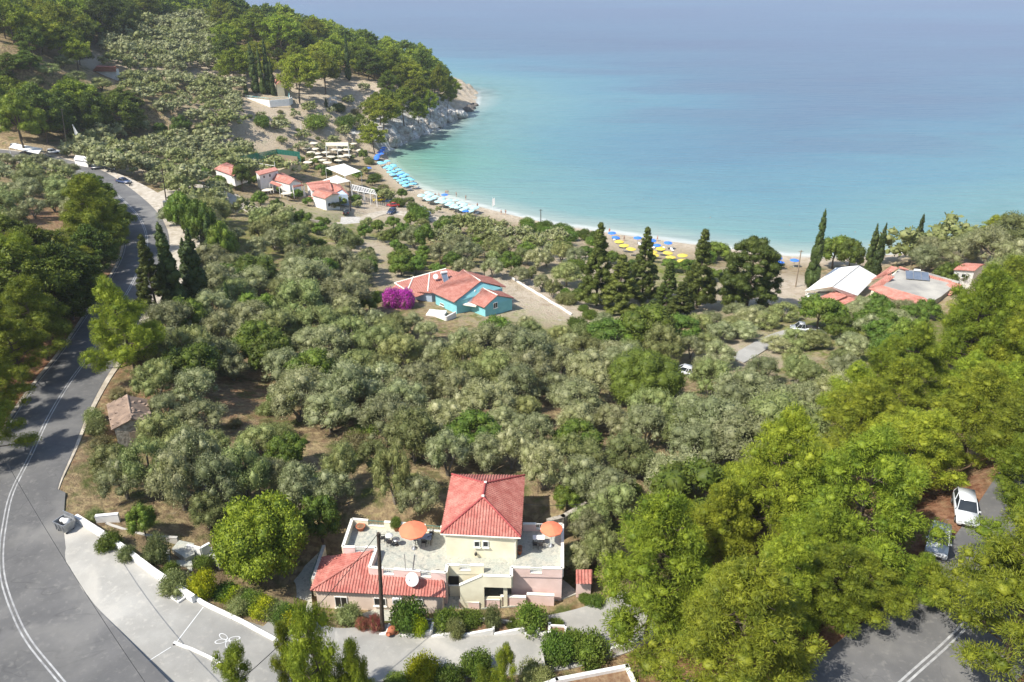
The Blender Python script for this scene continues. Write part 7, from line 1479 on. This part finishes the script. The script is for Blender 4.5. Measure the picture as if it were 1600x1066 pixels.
for poly, kinds, sp, hr, where in AREAS:
    ks = list(kinds); ws = [kinds[k] for k in ks]
    cs = [G(u, v+10) for u, v in poly]; x0 = min(c[0] for c in cs)-12; x1 = max(c[0] for c in cs)+12; y0 = min(c[1] for c in cs)-14; y1 = max(c[1] for c in cs)+22
    nt_ = int((x1-x0)*(y1-y0)/(sp*sp)*30)
    for _ in range(min(nt_, 90000)):
        x, y = rd.uniform(x0, x1), rd.uniform(y0, y1)
        if near(x, y, sp): continue
        k = rd.choices(ks, ws)[0]; h = rd.uniform(*hr)*1.1; h *= rd.choice((1, 1, 1.05, .72, .85, 1.2, 1.3)); g = gzf(x, y)
        if g < .4: continue
        u, v, dep = pix(x, y, g+h*.6)
        if not inside(np.array([u]), np.array([v]), poly)[0]: continue
        H0, R0 = PR[k][0][1:]; rad = R0*h/H0*rd.uniform(.9, 1.15); pr = rad*F/dep
        if u < -pr-20 or u > 1620+pr: continue
        if any(inside(np.array([u]), np.array([v]), b_)[0] or segd(u, v, b_) < pr*.55 for b_ in BARE): continue
        if dep > 150:   # nothing of it would show over the ridge
            tt_ = np.linspace(.3, .96, 60); lz_ = CH+(g+h-CH)*tt_; 
            if ((gz(x*tt_, y*tt_)+(5 if k[:4] == 'pine' else 1.5) > lz_) & (tt_*dep < dep-14)).any(): continue
        if blocked(x, y, rad): continue
        bad = False
        for cp, cd, _n in CLEAR:
            if dep < cd and (inside(np.array([u]), np.array([v]), cp)[0] or segd(u, v, cp) < pr*(.35 if _n == 'left bend' and x < -48 else .72)): bad = True; break
        if bad: continue
        _occ.setdefault((int(x//8), int(y//8)), []).append((x, y, sp)); CAND.append((k, x, y, h, rad, where, dep))
ol = sorted([c for c in CAND if c[0].startswith('olive')], key=lambda c: c[6]); rest = [c for c in CAND if not c[0].startswith('olive')]
import collections; print(collections.Counter((c[0], c[5]) for c in CAND).most_common(40))
print('CAND olives', len(ol), 'others', len(rest), {k: sum(c[0] == k for c in rest) for k in set(c[0] for c in rest)})
pn = sorted([c for c in rest if c[0].startswith('pine')], key=lambda c: c[6]); others = [c for c in rest if not c[0].startswith('pine')]; NP = 300-sum(1 for o in COL.objects if o.name.split('.')[0] == 'pine_tree')-2; NO = 298-sum(1 for o in COL.objects if o.name.split('.')[0] == 'olive_tree')
print('pines', len(pn), NP, 'olives', len(ol), NO)
for c in ol[:NO] + pn[:NP] + others:
    k, x, y, h, rad, where, dep = c
    if k == 'olive_far' and dep < 170: k = 'olive'
    plant(k, x, y, h, rad, LOOK[k][0]+' '+where, 'trees and shrubs '+where if 'bush' not in k else 'shrubs '+where)
# past three hundred of a kind: the smallest and farthest ones as one wood
def merge(name, protos, items, mats, label, cat):
    allv = []; allq = []; mi = []; o_ = 0
    for k, x, y, h, rad, where, dep in items:
        v, q, gi, H0, R0 = protos[rd.randrange(len(protos))]; a = rd.uniform(0, 6.28); c_, s_ = math.cos(a), math.sin(a); sc_ = rad/R0
        allv.append(np.stack([(v[:, 0]*c_-v[:, 1]*s_)*sc_+x, (v[:, 0]*s_+v[:, 1]*c_)*sc_+y, v[:, 2]*h/H0+gzf(x, y)-.1], 1)); allq.append(q+o_); mi.append(np.full(len(q), gi)); o_ += len(v)
    if not allv: return
    V_ = np.concatenate(allv); Q = np.concatenate(allq); mi = np.concatenate(mi); tri = Q[:, 2] == Q[:, 3]
    me_ = bpy.data.meshes.new(name); me_.vertices.add(len(V_)); me_.vertices.foreach_set('co', V_.astype(np.float32).ravel())
    order = np.concatenate([np.nonzero(~tri)[0], np.nonzero(tri)[0]]); Qs = Q[order]; nq = int((~tri).sum()); lv = np.concatenate([Qs[:nq].ravel(), Qs[nq:, :3].ravel()]).astype(np.int32)
    me_.loops.add(len(lv)); me_.loops.foreach_set('vertex_index', lv); ls = np.concatenate([np.arange(nq)*4, nq*4+np.arange(len(Q)-nq)*3]).astype(np.int32)
    me_.polygons.add(len(ls)); me_.polygons.foreach_set('loop_start', ls)
    for m_ in mats: me_.materials.append(MAT[m_])
    me_.polygons.foreach_set('material_index', mi[order].astype(np.int32)); me_.update(calc_edges=True)
    og = bpy.data.objects.new(name, me_); COL.objects.link(og); setp(og, label, cat, None, 'stuff')
def lite(fn, gi):
    me_, tm_ = fn; v = np.zeros(len(me_.vertices)*3, np.float32); me_.vertices.foreach_get('co', v); v = v.reshape(-1, 3)
    q = np.array([tuple(p.vertices) if len(p.vertices) == 4 else tuple(p.vertices)+(p.vertices[2],) for p in me_.polygons]); bpy.data.meshes.remove(me_); bpy.data.meshes.remove(tm_)
    return v, q, gi, float(np.percentile(v[:, 2], 99.7)), float(np.percentile(np.hypot(v[:, 0], v[:, 1]), 96))
merge('olive_grove', [lite(proto_olive(s, 4.6, 2.7, 'olive_leaf', 4.2, (.55, .30), 20), g_) for s, g_ in ((171, 0), (172, 1), (173, 0), (174, 1))], ol[NO:], ['olive_leaf', 'olive_leaf_green'], 'far olive trees scattered over the headland slopes and terraces', 'olive grove')
merge('pine_wood', [lite(proto_pine(s, 13, 5.2, 'pine_leaf', 3.5, (.8, .4), conic=.25, base=.3), g_) for s, g_ in ((271, 0), (272, 1))], pn[max(0, NP):], ['pine_leaf', 'pine_leaf_dark'], 'farthest pines along the headland skyline', 'pine wood')
o = plant('bush', POTS[0][0], POTS[0][1], 1.2, .62, 'round clipped bush in the terracotta pot on the villa terrace', None, z=POTS[0][2]+.45)

# ---------------------------------------------------------------- the hazy summer air: a closed box of even, very thin haze
hz = bpy.data.materials.new('haze'); hz.use_nodes = True; ht_ = hz.node_tree; ht_.nodes.clear()
ho = ht_.nodes.new('ShaderNodeOutputMaterial'); hv = ht_.nodes.new('ShaderNodeVolumePrincipled'); hv.inputs['Color'].default_value = (.86, .91, 1, 1); hv.inputs['Density'].default_value = .00011; hv.inputs['Anisotropy'].default_value = .2
ht_.links.new(hv.outputs[0], ho.inputs['Volume'])
mb = MB(); mb.box((0, 1200, 41), (8000, 6000, 94)); MAT['haze'] = hz; setp(mb.build('haze', 'haze'), kind='stuff', label='thin pale summer haze over the bay')
